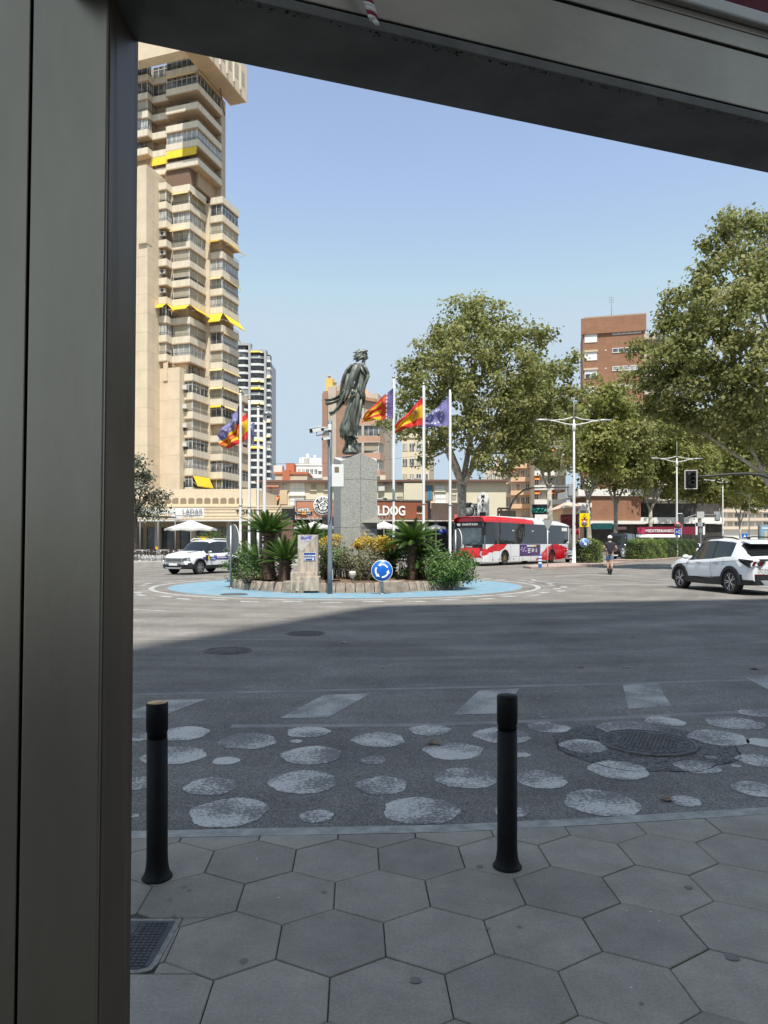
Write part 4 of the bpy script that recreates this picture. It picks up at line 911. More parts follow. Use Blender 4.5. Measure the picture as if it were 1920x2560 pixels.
b=MB(); b.box(-.305,-.296,-.10,.10,z0+.32,z0+.62); b.build('side_plaque',M['darkgrey'],pl_)
# ---- garden spotlight
gl=P(881,1434,21.9); g=thing('garden_light','small pale shell shaped garden lamp in front of the dry bush','garden lamp',(gl.x,gl.y,.27))
b=MB(); b.tube([(0,0,0),(.005,-.005,.1),(.0,-.01,gl.z-.36)],.012,8); b.build('stake',M['zinc'],g)
b=MB(); z=gl.z-.30; b.lathe([(.02,-.12),(.05,-.10),(.10,-.02),(.115,.05),(.10,.09),(.06,.11),(.01,.112)],c=(0,-.01,z),n=20); b.build('lamp_head',mat('lamp_shell',(.60,.55,.48),rough=.5),g)
# ================================================================== BUILDINGS
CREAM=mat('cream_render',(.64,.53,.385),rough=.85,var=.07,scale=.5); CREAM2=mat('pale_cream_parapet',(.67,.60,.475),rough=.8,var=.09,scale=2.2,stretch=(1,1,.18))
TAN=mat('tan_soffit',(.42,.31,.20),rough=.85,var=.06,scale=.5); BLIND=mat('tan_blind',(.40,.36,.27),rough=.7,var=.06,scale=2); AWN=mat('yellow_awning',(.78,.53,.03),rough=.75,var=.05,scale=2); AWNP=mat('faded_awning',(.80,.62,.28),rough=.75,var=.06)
GLD2=mat('black_window_glass',(.02,.022,.025),rough=.08,spec=.6,col2=(.07,.075,.08),scale=.8,lo=.45,hi=.7)
ALU=mat('window_frame_white',(.66,.66,.63),rough=.4); CURT=mat('curtained_glass',(.25,.26,.255),rough=.15,col2=(.50,.49,.45),scale=1.6,lo=.4,hi=.6,stretch=(3,3,.3)); GLD=mat('dark_window_glass',(.065,.072,.076),rough=.06,spec=.7,col2=(.22,.225,.22),scale=.9,lo=.45,hi=.65)
RAILM=mat('balcony_rail',(.05,.05,.05),rough=.5); PANEL=mat('panel_joint',(.50,.41,.28),rough=.9)
def lwall(mb,p0,p1,z0,z1,th=.0,m=0):
    mb.poly([V(p0.x,p0.y,z0),V(p1.x,p1.y,z0),V(p1.x,p1.y,z1),V(p0.x,p0.y,z1)],m)
def offset(pts,d):
    """offset an open plan polyline travelled left to right, inwards (away from the street) by d"""
    out=[]; n=len(pts)
    for i in range(n):
        ds=[]
        if i>0: ds.append((pts[i]-pts[i-1]).normalized())
        if i<n-1: ds.append((pts[i+1]-pts[i]).normalized())
        ns=[V(q.y,-q.x,0) for q in ds]; m_=sum(ns,V(0,0,0)); m_.normalize(); out.append(pts[i]-m_*(d/max(.3,m_.dot(ns[0]))))
    return out
def strip(mb,outer,inner,z0,z1,m=0):
    n=len(outer)
    for i in range(n-1):
        a,b_,c,d=outer[i],outer[i+1],inner[i+1],inner[i]
        for q in ((V(a.x,a.y,z0),V(b_.x,b_.y,z0),V(b_.x,b_.y,z1),V(a.x,a.y,z1)),(V(d.x,d.y,z0),V(d.x,d.y,z1),V(c.x,c.y,z1),V(c.x,c.y,z0)),(V(a.x,a.y,z1),V(b_.x,b_.y,z1),V(c.x,c.y,z1),V(d.x,d.y,z1)),(V(a.x,a.y,z0),V(d.x,d.y,z0),V(c.x,c.y,z0),V(b_.x,b_.y,z0))): mb.poly(q,m)
    for a,d in ((outer[0],inner[0]),(outer[-1],inner[-1])): mb.poly([V(a.x,a.y,z0),V(d.x,d.y,z0),V(d.x,d.y,z1),V(a.x,a.y,z1)],m)
class Frame2:
    def __init__(s,origin,ang): s.o=Vector(origin); s.e1=V(math.cos(ang),-math.sin(ang),0); s.e2=V(math.sin(ang),math.cos(ang),0)
    def __call__(s,a,b_,z=0): return s.o+s.e1*a+s.e2*b_+V(0,0,z)
    def pl(s,pts): return [s(*q) for q in pts]
def block(mb,fr_,a0,a1,b0,b1,z0,z1,m=0):
    mb.ring_loft([[fr_(a0,b0,z),fr_(a1,b0,z),fr_(a1,b1,z),fr_(a0,b1,z)] for z in (z0,z1)],m,False)
def balcony(root,off,pts,z,ph,gap,style,inset=.22,depth=1.3,par=CREAM2,rails=True,rr=random,awn=None,glassm=None,framem=None,underm=None,nv=None,sill=0):
    """one balcony storey: parapet from z-ph to z along the outline pts (street on the right of travel), then the gap above it
    style: blind / glass / curtain / open"""
    inn=offset(pts,.14)
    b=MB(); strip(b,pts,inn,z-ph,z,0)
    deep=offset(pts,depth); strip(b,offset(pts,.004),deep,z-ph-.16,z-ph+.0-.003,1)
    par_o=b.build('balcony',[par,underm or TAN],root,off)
    base=z-sill
    if rails and style!='none':
        b=MB(); rl=offset(pts,.07)
        for p,q in zip(rl[:-1],rl[1:]):
            b.tube([p+V(0,0,z+.40),q+V(0,0,z+.40)],.025,5); L_=(q-p).length; k=max(2,int(L_/.45))
            for i in range(k+1):
                c=p+(q-p)*(i/k); b.tube([c+V(0,0,z),c+V(0,0,z+.40)],.014,4)
            b.tube([p+V(0,0,z+.2),q+V(0,0,z+.2)],.012,4)
        b.build('railing',RAILM,par_o,off)
    gl=offset(pts,inset)
    if style in('blind','glass','curtain','mixed'):
        for si,(p,q) in enumerate(zip(gl[:-1],gl[1:])):
            stl=style if style!='mixed' else rr.choice(('blind','glass','curtain'))
            d=(q-p); L_=d.length; d.normalize(); n_=V(d.y,-d.x,0); b=MB(); top=z+gap-.02
            if stl=='blind':
                lowz=z+.02+rr.choice((0,0,0,.45,.3))
                mid=(p+q)/2
                b.obox(mid+V(0,0,(lowz+top)/2),d,n_,(0,0,1),L_/2-.05,.03,(top-lowz)/2,0)
                k=int((top-lowz)/.14)
                for i in range(k): b.obox(mid+n_*.031+V(0,0,lowz+.07+i*.14),d,n_,(0,0,1),L_/2-.06,.006,.05,0)
                if lowz>z+.2: b.obox(mid+V(0,0,(z+lowz)/2)-n_*.1,d,n_,(0,0,1),L_/2-.05,.02,(lowz-z)/2,2)
                nb_=max(1,int(L_/1.6))
                for i in range(nb_+1):
                    c=p+d*(L_*i/nb_); b.obox(c+n_*.01+V(0,0,(z+top)/2),d,n_,(0,0,1),.045,.05,(top-z)/2,1)
                b.build('blind',[BLIND,framem or ALU,GLD],par_o,off)
            else:
                gm=glassm or (CURT if stl=='curtain' else GLD)
                b.obox((p+q)/2+V(0,0,(z-sill+top)/2),d,n_,(0,0,1),L_/2-.02,.02,(top-z+sill)/2,0)
                nb_=nv or max(2,int(L_/.85))
                for i in range(nb_+1):
                    c=p+d*(L_*i/nb_); b.obox(c+n_*.02+V(0,0,(z-sill+top)/2),d,n_,(0,0,1),.035,.03,(top-z+sill)/2,1)
                for zz_ in (z-sill+.04,top-.04,top-.55 if rr.random()<.4 else top-.05): b.obox((p+q)/2+n_*.019+V(0,0,zz_),d,n_,(0,0,1),L_/2,.03,.035,1)
                b.build('window',[gm,framem or ALU],par_o,off)
    elif style=='open':
        bk=offset(pts,depth-.1)
        for p,q in zip(bk[:-1],bk[1:]):
            d=(q-p); L_=d.length; d.normalize(); n_=V(d.y,-d.x,0); b=MB(); b.obox((p+q)/2+V(0,0,z+.4),d,n_,(0,0,1),max(.2,L_*.28),.03,gap/2+.2,0); b.build('window',[GLD],par_o,off)
    for (si,u0,u1,drop,out,mm) in (awn or ()):
        p,q=pts[si],pts[si+1]; d=(q-p); L_=d.length; d.normalize(); n_=V(d.y,-d.x,0); t0=z+gap-.08
        a=p+d*(L_*u0)+V(0,0,t0); c=p+d*(L_*u1)+V(0,0,t0); e=n_*out+V(0,0,-drop); b=MB()
        b.slab([a+n_*.02,c+n_*.02,c+e,a+e],V(0,0,-.03)); b.slab([a+e,c+e,c+e+V(0,0,-.16),a+e+V(0,0,-.16)],n_*.015)
        for g_ in (a,c): b.tube([g_+V(0,0,-.9)+n_*.02,g_+e+V(0,0,-.02)],.02,5,1)
        b.build('awning',[mm,ALU],par_o,off)
    return par_o

# ---------------------------------------------------------------- the tall cream tower on the left
T=Frame2(((474.7-CX)/F*105,105,0),R(17.5)); TO=T(0,0,0)
tw=thing('residential_tower','very tall cream apartment tower with stacked balconies and yellow awnings, left','tower',TO)
rt=random.Random(11)
b=MB(); block(b,T,-14,-4.3,-4.2,10,0,55.2)
for k in range(20):
    z=2.0+k*2.72
    for p,q in ((T(-14,-4.206),T(-4.3,-4.206)),(T(-4.294,-4.2),T(-4.294,-1.4))): b.poly([p+V(0,0,z),q+V(0,0,z),q+V(0,0,z+.05),p+V(0,0,z+.05)],1)
for a_ in (-5.8,-7.3,-9): b.poly([T(a_,-4.205,1),T(a_+.05,-4.205,1),T(a_+.05,-4.205,55),T(a_,-4.205,55)],1)
b.poly([T(-4.293,-2.8,1),T(-4.293,-2.75,1),T(-4.293,-2.75,55),T(-4.293,-2.8,55)],1); b.build('side_wall',[CREAM,PANEL],tw,TO)
b=MB(); block(b,T,-5.6,-4.25,-4.5,-3.2,44.6,55.8); block(b,T,-9,-4.29,-4.2,1,55.2,55.9); b.build('stair_shaft',CREAM,tw,TO)
b=MB(); block(b,T,-4.3,-.9,.75,10,0,54.2); block(b,T,-.95,2.0,5.3,9.3,0,54.2); block(b,T,.3,1.3,9.3,14,0,26.5); block(b,T,-.9,-.02,4.48,5.4,0,53.6); block(b,T,-.05,.62,4.44,5.6,0,53.6); b.build('core_wall',CREAM,tw,TO)
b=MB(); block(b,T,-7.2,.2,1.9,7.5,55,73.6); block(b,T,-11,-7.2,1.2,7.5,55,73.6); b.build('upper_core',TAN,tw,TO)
b=MB(); block(b,T,.2,1.12,6.95,8.3,53.6,71.2); b.build('column',mat('column_render',(.52,.42,.31),rough=.85,var=.06),tw,TO)
b=MB(); block(b,T,-5.07,-.93,-1.25,4,0,27.3); block(b,T,-3.6,-2.9,-1.4,-1.2,25.4,28.2); block(b,T,-4.9,-4.5,-1.4,-1.2,24.8,28.2)
for k in range(9):
    z=3.5+k*2.72
    for p,q in ((T(-5.07,-1.256),T(-.93,-1.256)),): b.poly([p+V(0,0,z),q+V(0,0,z),q+V(0,0,z+.05),p+V(0,0,z+.05)],1)
b.build('lower_block',[CREAM,PANEL],tw,TO)
for k in range(6):
    z=8.5+k*2.9; b=MB(); b.obox(T(-5.07-.32,-1.6,z+.9),T.e1,T.e2,(0,0,1),.16,.4,.95); b.build('slit_window',M['darkgrey'],tw,TO)
    b=MB(); b.obox(T(-7.9,-4.2,z+1.2),T.e1,T.e2,(0,0,1),.22,.02,.95); b.build('slit_window',M['darkgrey'],tw,TO)
    b=MB(); b.obox(T(-.925,.15,z+1.55),T.e1,T.e2,(0,0,1),.02,.42,.62); o=b.build('window',rt.choice((BLIND,GLD,BLIND)),tw,TO)
PH,GAP=.95,1.85
mainp=T.pl([(-3.0,0),(0,0),(0,4.5)])[::1]; smallp=T.pl([(-4.3,-1.5),(-3,-1.5),(-3,-.0)]); wingp=T.pl([(.70,4.45),(2.86,4.45),(2.86,9.5)]); lowp=T.pl([(-.93,0),(.49,0),(.49,4.45)]); rearp=T.pl([(1.0,10.6),(1.95,10.6),(1.95,14.5)])

sty_main={-1:'none',0:'blind',1:'curtain',2:'curtain',3:'blind',4:'blind',5:'blind',6:'open',7:'blind',8:'curtain'}
awn_main={0:((0,.05,.95,.25,.35,AWNP),(1,.05,.9,.25,.35,AWNP)),2:((0,.05,.9,.3,.9,AWNP),),6:((0,.02,.98,.75,1.0,AWN),(1,.05,.95,.75,1.0,AWN))}
for k in range(-1,9):
    z=51.75-2.8*k
    balcony(tw,TO,mainp,z,PH,GAP,sty_main[k],rr=rt,awn=awn_main.get(k),inset=.28)
    ss='none' if k<0 else ('blind' if k in(0,8) else 'curtain' if k in (1,7) else 'open' if k in (2,3,4,5) else 'glass')
    ob=balcony(tw,TO,smallp,z,PH,GAP,ss,rr=rt,awn=((0,.02,.98,.7,.9,AWN),(1,.1,.95,.9,.9,AWN)) if k==6 else None)
    if k in (1,2,3,4,5,7):
        b=MB(); b.obox(T(-3.9,-1.0,z+1.1),T.e1,T.e2,(0,0,1),.4,.18,.3); b.obox(T(-3.95,-1.19,z+1.1),T.e1,T.e2,(0,0,1),.22,.01,.22,1); b.build('air_conditioner',[M['offwhite'],M['darkgrey']],ob,TO)
wing_sty={-1:'none',0:'glass',1:'blind',2:'open',3:'curtain',4:'curtain',5:'mixed',6:'open',7:'mixed',8:'blind',9:'curtain',10:'blind',11:'glass',12:'open',13:'blind',14:'glass',15:'glass'}
wing_awn={2:((0,.0,.95,.45,1.0,AWN),(1,.05,1.0,.65,1.1,AWN)),4:((0,.05,.9,.25,.35,AWNP),(1,.0,1,.25,.35,AWNP)),6:((0,.0,1.0,1.35,.9,AWN),(1,.05,1.0,1.35,1.1,AWN)),7:((1,.0,1,.2,.3,AWNP),),9:((0,.0,1.,.2,.3,AWNP),(1,.0,1,.2,.3,AWNP)),10:((0,0,1,.2,.3,AWNP),(1,0,1,.2,.3,AWNP)),11:((0,.05,.9,.2,.3,AWN),(1,0,1,.3,.5,AWNP))}
for k in range(-1,16):
    balcony(tw,TO,wingp,51.6-2.8*k,PH,GAP,wing_sty[k],rr=rt,awn=wing_awn.get(k),inset=.25)
for k in range(9,16):
    z=51.75-2.8*k; ob=balcony(tw,TO,lowp,z,PH,GAP,{9:'open',10:'glass',11:'blind',12:'blind',13:'glass',14:'curtain',15:'glass'}[k],rr=rt,awn=((1,.0,1.0,1.5,.8,AWN),) if k==15 else None)
    if k in (10,11,12,13):
        b=MB(); b.obox(T(-.75,-.3,z+.75),T.e1,T.e2,(0,0,1),.42,.2,.32); b.build('air_conditioner',M['offwhite'],ob,TO)
for k in range(9,16): balcony(tw,TO,rearp,51.6-2.8*k-.7,PH,GAP,rt.choice(('open','glass','blind')),rr=rt,par=CREAM)
up1=T.pl([(-4.1,0),(1.33,0),(1.33,6.9)]); up2=T.pl([(-6.97,.75),(-4.1,.75)]); up3=T.pl([(-11,-.45),(-6.97,-.45),(-6.97,.75)])
up_sty=['open','open','mixed','open','open','glass']
for k in range(6):
    z=58.2+2.75*k; s_up={0:'open',1:'curtain',2:'open',3:'open',4:'glass',5:'glass'}[k]
    balcony(tw,TO,up1 if k!=1 else up1,z,.92,1.80,s_up,rr=rt,inset=.3,depth=1.9,awn=((0,.05,.95,.25,.4,AWNP),(1,0,.95,.25,.4,AWNP)) if k==4 else ((0,.02,.98,1.15,.25,AWN),) if k==0 else None)
    balcony(tw,TO,up2,z-.08,.92,1.80,{0:'open',1:'open',2:'open',3:'open',4:'glass',5:'glass'}[k],rr=rt,depth=1.3,awn=((0,.02,.98,1.2,.25,AWN),) if k==0 else None)
    if k: balcony(tw,TO,up3,z-.05,.92,1.80,('none','open','curtain','blind','glass','glass')[k],rr=rt,depth=1.2)
b=MB(); block(b,T,-4.4,-.25,.35,6.4,54.4,57.2)
for i in range(44): b.obox(T(-4.4+i*.095,.33,55.75),T.e1,T.e2,(0,0,1),.022,.04,1.3,1)
for i in range(56): b.obox(T(-.23,.4+i*.105,55.75),T.e1,T.e2,(0,0,1),.04,.022,1.3,1)
b.build('louvre_box',[mat('louvre_dark',(.10,.065,.045),rough=.8),mat('louvre_slat',(.30,.19,.13),rough=.7)],tw,TO)
b=MB(); block(b,T,1.6,4.5,-6,9.0,71.0,76.5); block(b,T,-12,1.6,-2.9,-1.2,72.2,76.5); block(b,T,-12,-6.8,-3.6,-2.85,71.2,76.5); b.build('penthouse',CREAM,tw,TO)
for i in range(6):
    b=MB(); b.obox(T(4.51,7.7-i*2.0,74.0),T.e2,T.e1,(0,0,1),.55,.03,1.0,0); b.obox(T(4.56,6.85-i*2.0,73.6),T.e2,T.e1,(0,0,1),.16,.12,1.9,1); b.build('window',[BLIND,CREAM2],tw,TO)
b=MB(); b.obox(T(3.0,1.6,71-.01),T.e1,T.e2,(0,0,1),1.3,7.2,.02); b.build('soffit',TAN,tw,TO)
b=MB(); b.tube([T(2.4,4.5,70.9),T(1.3,7.2,70.0),T(1.2,8.0,69.0)],.07,6); b.build('drain_pipe',M['darkgrey'],tw,TO)

# ---------------------------------------------------------------- low podium with shops below the tower
pd_=thing('shop_podium','low cream podium with a lettered fascia and shaded shops under the tall tower','shop building',(-20,80,.3))
PO=V(-20,80,.3); PF=Frame2((-20,80,0),R(3))
b=MB(); block(b,PF,-24,9.8,0,13,4.15,5.75); block(b,PF,-24,9.8,7,13,.3,4.15); block(b,PF,-24,5.4,1.2,12.9,5.75,7.7); b.build('wall',mat('podium_render',(.64,.53,.38),rough=.85,var=.06),pd_,PO)
b=MB()
for z in (4.3,4.6,5.0,5.35,5.6): b.obox(PF(-7.1,-.02,z),PF.e1,PF.e2,(0,0,1),16.8,.03,.035)
b.build('fascia_grooves',PANEL,pd_,PO)
for i in range(15):
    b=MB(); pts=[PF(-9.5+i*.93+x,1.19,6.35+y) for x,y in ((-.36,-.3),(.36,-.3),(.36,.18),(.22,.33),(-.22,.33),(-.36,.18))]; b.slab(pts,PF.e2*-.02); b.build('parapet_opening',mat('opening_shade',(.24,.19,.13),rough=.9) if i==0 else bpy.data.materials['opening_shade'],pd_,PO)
b=MB(); block(b,PF,-24,9.6,-1.6,0,3.95,4.1); b.build('canopy',M['offwhite'],pd_,PO)
for i in range(9):
    b=MB(); b.obox(PF(-22+i*4.1,.3,2.1),PF.e1,PF.e2,(0,0,1),.28,.28,1.95); b.build('column',mat('column_grey',(.33,.30,.26),rough=.8) if i==0 else bpy.data.materials['column_grey'],pd_,PO)
for i in range(8):
    b=MB(); x=-20+i*4.1; b.obox(PF(x,6.9,1.9),PF.e1,PF.e2,(0,0,1),1.7,.05,1.55,0)
    for q in (-1.7,-.6,.55,1.7): b.obox(PF(x+q,6.8,1.9),PF.e1,PF.e2,(0,0,1),.05,.05,1.55,1)
    b.build('shopfront',[GLD if i<5 else CURT,M['midgrey']],pd_,PO)
text('fascia_lettering','TORRE DE',frame(PF(3.4,-.06,4.95),PF.e1,(0,0,1)),.72,M['black'],None,.03,'LEFT',sx=1.05).name='fascia_lettering'
o=bpy.data.objects['fascia_lettering']; o.parent=pd_; o.matrix_parent_inverse=Matrix.Translation(-PO)
sg=thing('shop_sign','white shop sign board with thin grey capital letters above the terrace','shop sign',(-22.5,78.6,4.2)); so=V(-22.5,78.6,4.2)
sP=lambda px,py:P(px,py,78.4)
b=MB(); a,c=sP(428,1293),sP(511,1270); b.obox((a+c)/2,(1,-.05,0),(.05,1,0),(0,0,1),(c.x-a.x)/2,.06,(c.z-a.z)/2); b.build('board',M['white'],sg,so)
def ptext(root,ro,name,body,px,py,Y,size,m_,ex_=(1,0,0),depth=.02,align='CENTER',sx=1,bold=0,shear=0):
    o=text(name,body,frame(P(px,py,Y),ex_,(0,0,1)),size,m_,root,depth,align,sx,bold,shear); o.matrix_parent_inverse=Matrix.Translation(-ro); return o
ptext(sg,so,'lettering','LADAR',507,1279,78.12,.72,mat('sign_grey',(.10,.11,.12),rough=.6),(1,-.05,0),.01,'RIGHT',1.0)
b=MB()
for i in range(14): b.obox(sP(440+i*5,1289)+V(0,-.13,0),(1,0,0),(0,1,0),(0,0,1),.07+.02*(i%3),.01,.045)
b.build('small_print',M['midgrey'],sg,so)
aw=thing('shop_awning','grey and white terrace canopy behind the small tree, left of the shop sign','awning',(-25,70,3.4)); ao=V(-25,70,3.4)
b=MB(); q=lambda px,py,Y:P(px,py,Y); b.slab([q(300,1279,68),q(440,1284,70),q(440,1274,76),q(300,1268,76)],V(0,0,-.12)); b.slab([q(300,1292,68),q(455,1297,69),q(455,1292,74),q(300,1286,74)],V(0,0,-.08)); b.build('cloth',mat('canopy_cloth',(.40,.40,.37),rough=.8,var=.1),aw,ao)
b=MB()
for px in (350,395,438): b.tube([q(px,1296,68.5),V(q(px,1296,68.5).x,68.5,.3)],.05,6)
b.build('pole',M['midgrey'],aw,ao)

# ---------------------------------------------------------------- dark glass tower with white bands behind the cream one
D=Frame2(P(661,1359,290)-V(0,0,H),R(1)); DO=D(0,0,0)
dt=thing('glass_tower','slender tower of dark glazing and white balcony bands with yellow awnings','tower',DO)
GW=mat('white_band',(.66,.66,.64),rough=.6); GP=mat('grey_pier',(.36,.37,.37),rough=.7,var=.05)
b=MB(); block(b,D,-16,2.0,1.4,16,0,76); b.build('core_wall',GP,dt,DO)
for a0,a1,zt2 in ((-6.4,-5.5,82.8),(0,.85,79.8)):
    b=MB(); block(b,D,a0,a1,-.9,2,0,zt2); b.build('pier',GP,dt,DO)
b=MB(); block(b,D,-14,-5.5,-.4,3,82.2,83.2); block(b,D,-5.5,.85,-.6,3,79.2,80.4); block(b,D,.85,2.2,.4,3,76,78); b.build('roof_beam',GP,dt,DO)
rd=random.Random(4)
b1=D.pl([(-5.45,-.4),(-2.1,-.4),(-.05,.7)]); b2=D.pl([(-14,-.2),(-8,-.2),(-6.45,.8)]); b3=D.pl([(.9,.3),(2.4,.3),(2.4,4)])
for k in range(25):
    z=77.9-3.0*k
    for nm,pl2,dz in (('a',b1,0),('b',b2,2.6),('c',b3,-1.5)):
        if nm=='b' and k>11: continue
        aw_=None
        if nm=='a' and k in (0,4,5,7,12,13): aw_=((0,.02,.98,.75,.9,AWNP if k in(4,7) else AWN),(1,.02,.98,.8,.9,AWNP))
        if nm=='c' and k in (3,9,11): aw_=((0,.0,1,.6,.9,AWNP),)
        balcony(dt,DO,pl2,z+dz,.85,2.15,'glass' if rd.random()<.85 else 'curtain',par=GW,rails=False,inset=.2,rr=rd,awn=aw_,framem=M['darkgrey'],underm=GP,glassm=GLD2 if rd.random()<.8 else None,depth=.8)

# ---------------------------------------------------------------- pink brick apartment tower behind the statue
PK=brickmat('pink_brick',(.46,.235,.155),(.40,.20,.13),(.42,.30,.23),1.0,w=.5,h=.16,ms=.03); PKB=mat('pink_band',(.50,.30,.21),rough=.85,var=.06,scale=.6); PCN=mat('pale_concrete',(.50,.43,.35),rough=.85,var=.08,scale=.5)
K=Frame2(P(873,1359,128)-V(0,0,H),R(11)); KO=K(0,0,0); bt=thing('brick_apartment_tower','pink brick apartment tower with balcony bands rising behind the statue','apartment building',KO)
zt=P(0,968,128).z
b=MB(); block(b,K,-4.9,-.55,.2,14,0,zt-.5); block(b,K,-4.9,-3.9,-.5,.4,0,zt-1); b.build('wall',PK,bt,KO)
b=MB(); block(b,K,-3.85,-2.35,-.35,1,0,zt+.2); block(b,K,-3.2,-1.6,.3,4,zt-.5,zt+.5); b.build('stair_column',PCN,bt,KO)
b=MB(); block(b,K,-4.55,-3.25,.5,3,zt-.4,zt+1.9); b.build('roof_house',mat('yellow_render',(.72,.52,.16),rough=.8),bt,KO)
for a_,h_ in ((-4.0,1.4),(-2.9,.2)):
    b=MB(); b.lathe([(.2,zt+.2),(.2,zt+h_+.9),(.32,zt+h_+.92),(.32,zt+h_+1.2)],c=(K(a_,1.2).x,K(a_,1.2).y,0),n=12); b.build('chimney',PCN,bt,KO)
b=MB(); block(b,K,-.55,5.2,.6,14,0,zt-1.2); b.build('core_wall',PCN,bt,KO)
b=MB(); b.ring_loft([[K(-2.2,-.5,zt-1.6),K(5.9,-.2,zt-3.0),K(5.9,8,zt-3.0),K(-2.2,8,zt-1.6)],[K(-2.2,-.5,zt-.9),K(5.9,-.2,zt-2.5),K(5.9,8,zt-2.3),K(-2.2,8,zt-.6)]],sm=False); b.ring_loft([[K(0,1,zt-1.4),K(5.2,.6,zt-2.6),K(5.2,5,zt-2.6),K(0,5,zt-1.4)],[K(0,3,zt+.9),K(1.6,3,zt+.9),K(1.8,4,zt+.9),K(0,4,zt+.9)]],sm=False); b.build('roof',mat('tile_roof',(.42,.25,.15),rough=.9,var=.2,scale=2),bt,KO)
kp2=K.pl([(-.5,0),(2.5,0),(5.6,.3),(5.8,4)]); rk=random.Random(6)
for k in range(11):
    z=zt-5.9-3.05*k
    if z<1: break
    balcony(bt,KO,kp2,z+.1,1.0,1.9,rk.choice(('mixed','mixed','open','glass')),par=PKB,rails=False,rr=rk,inset=.35,awn=((0,.1,.9,.45,1.1,M['white']),) if k==3 else None,underm=PCN,framem=ALU)
    for a_ in (.02,2.5): 
        b=MB(); b.obox(K(a_,.1,z+1.1),K.e1,K.e2,(0,0,1),.22,.12,1.0); b.build('column',PCN,bt,KO)

# ---------------------------------------------------------------- long low cream building behind the bar
LW=mat('low_cream_wall',(.66,.60,.45),rough=.85,var=.06,scale=.4); RT=mat('roof_edge',(.17,.09,.07),rough=.8)
Lf=Frame2((0,96,0),R(2)); Lo2=V(0,96,0); lb=thing('terrace_building','long low cream building with shuttered windows and a thin dark roof edge','apartment building',Lo2)
def la(px,b_=0):
    r_=(px-CX)/F; c,s=math.cos(R(2)),math.sin(R(2)); return (r_*(96+b_*c)-b_*s)/(c+r_*s)
zr=P(0,1199,96).z
b=MB(); block(b,Lf,la(655),la(1265),0,12,0,zr-.35); block(b,Lf,la(1010),la(1060),-.6,0,0,zr-.5); b.build('wall',LW,lb,Lo2)
b=MB(); block(b,Lf,la(640),la(1270),-.7,12.5,zr-.35,zr-.08); b.build('roof',RT,lb,Lo2)
b=MB(); block(b,Lf,la(662),la(700),-.9,-.05,zr-1.0,zr-.8); b.build('roof_lip',mat('pink_lip',(.55,.24,.17),rough=.8),lb,Lo2)
def win(px0,py0,px1,py1,style,dd=.06):
    a0,a1=la(px0),la(px1); z1,z0=P(0,py0,96).z,P(0,py1,96).z; b=MB()
    b.obox(Lf((a0+a1)/2,-dd*.5,(z0+z1)/2),Lf.e1,Lf.e2,(0,0,1),(a1-a0)/2,.03,(z1-z0)/2,0)
    n_=max(1,round((a1-a0)/.7))
    if style!='shut':
        for i in range(n_+1): b.obox(Lf(a0+(a1-a0)*i/n_,-dd,(z0+z1)/2),Lf.e1,Lf.e2,(0,0,1),.035,.04,(z1-z0)/2,1)
    else:
        for i in range(int((z1-z0)/.12)): b.obox(Lf((a0+a1)/2,-dd*.8,z0+.06+i*.12),Lf.e1,Lf.e2,(0,0,1),(a1-a0)/2-.03,.02,.045,0)
    for z in (z0,z1,(z0+z1)/2 if style!='shut' else z1): b.obox(Lf((a0+a1)/2,-dd,z),Lf.e1,Lf.e2,(0,0,1),(a1-a0)/2+.05,.04,.04,1)
    b.obox(Lf((a0+a1)/2,-.1,z0-.1),Lf.e1,Lf.e2,(0,0,1),(a1-a0)/2+.15,.12,.05,2)
    return b.build('window',[{'shut':BLIND,'glass':CURT,'dark':GLD,'white':M['white']}[style],ALU,LW],lb,Lo2)
for q in ((668,1211,697,1236,'glass'),(703,1205,718,1224,'glass'),(725,1206,762,1237,'white'),(725,1240,760,1262,'white'),(778,1211,790,1224,'shut'),(812,1211,822,1224,'shut'),(672,1255,697,1276,'dark'),
          (958,1206,968,1214,'shut'),(993,1206,1005,1216,'shut'),(1017,1197,1028,1212,'glass'),(1034,1196,1050,1217,'glass'),(1013,1235,1043,1258,'glass'),(957,1244,968,1256,'dark'),(993,1242,1006,1254,'shut'),(1088,1215,1112,1228,'white'),(1088,1235,1115,1258,'white'),(1128,1206,1140,1222,'shut'),(1150,1208,1162,1222,'shut'),(1128,1238,1140,1254,'shut')): win(*q)
b=MB(); a0,a1=la(1062),la(1083); b.obox(Lf((a0+a1)/2,-.03,P(0,1232,96).z),Lf.e1,Lf.e2,(0,0,1),(a1-a0)/2,.03,1.0,0); b.obox(Lf((a0+a1)/2+.1,-.07,P(0,1232,96).z),Lf.e1,Lf.e2,(0,0,1),.28,.03,.95,1); b.build('door',[mat('porch_shade',(.30,.20,.13),rough=.8),mat('blue_door',(.05,.20,.34),rough=.6)],lb,Lo2)
b=MB(); b.slab([Lf(la(662),-.05,P(0,1240,96).z),Lf(la(700),-.05,P(0,1240,96).z),Lf(la(696),-1.5,P(0,1253,94).z),Lf(la(656),-1.5,P(0,1253,94).z)],V(0,0,-.05)); b.build('awning',mat('orange_awning',(.75,.20,.03),rough=.7),lb,Lo2)
b=MB(); a0,a1=la(701),la(719); b.obox(Lf((a0+a1)/2,-.25,P(0,1243,96).z),Lf.e1,Lf.e2,(0,0,1),(a1-a0)/2,.25,.95); b.build('bay',mat('bay_render',(.60,.46,.30),rough=.85),lb,Lo2)
b=MB(); b.obox(Lf(la(954),-.25,P(0,1222,96).z),Lf.e1,Lf.e2,(0,0,1),.42,.22,.3); b.build('air_conditioner',M['offwhite'],lb,Lo2)
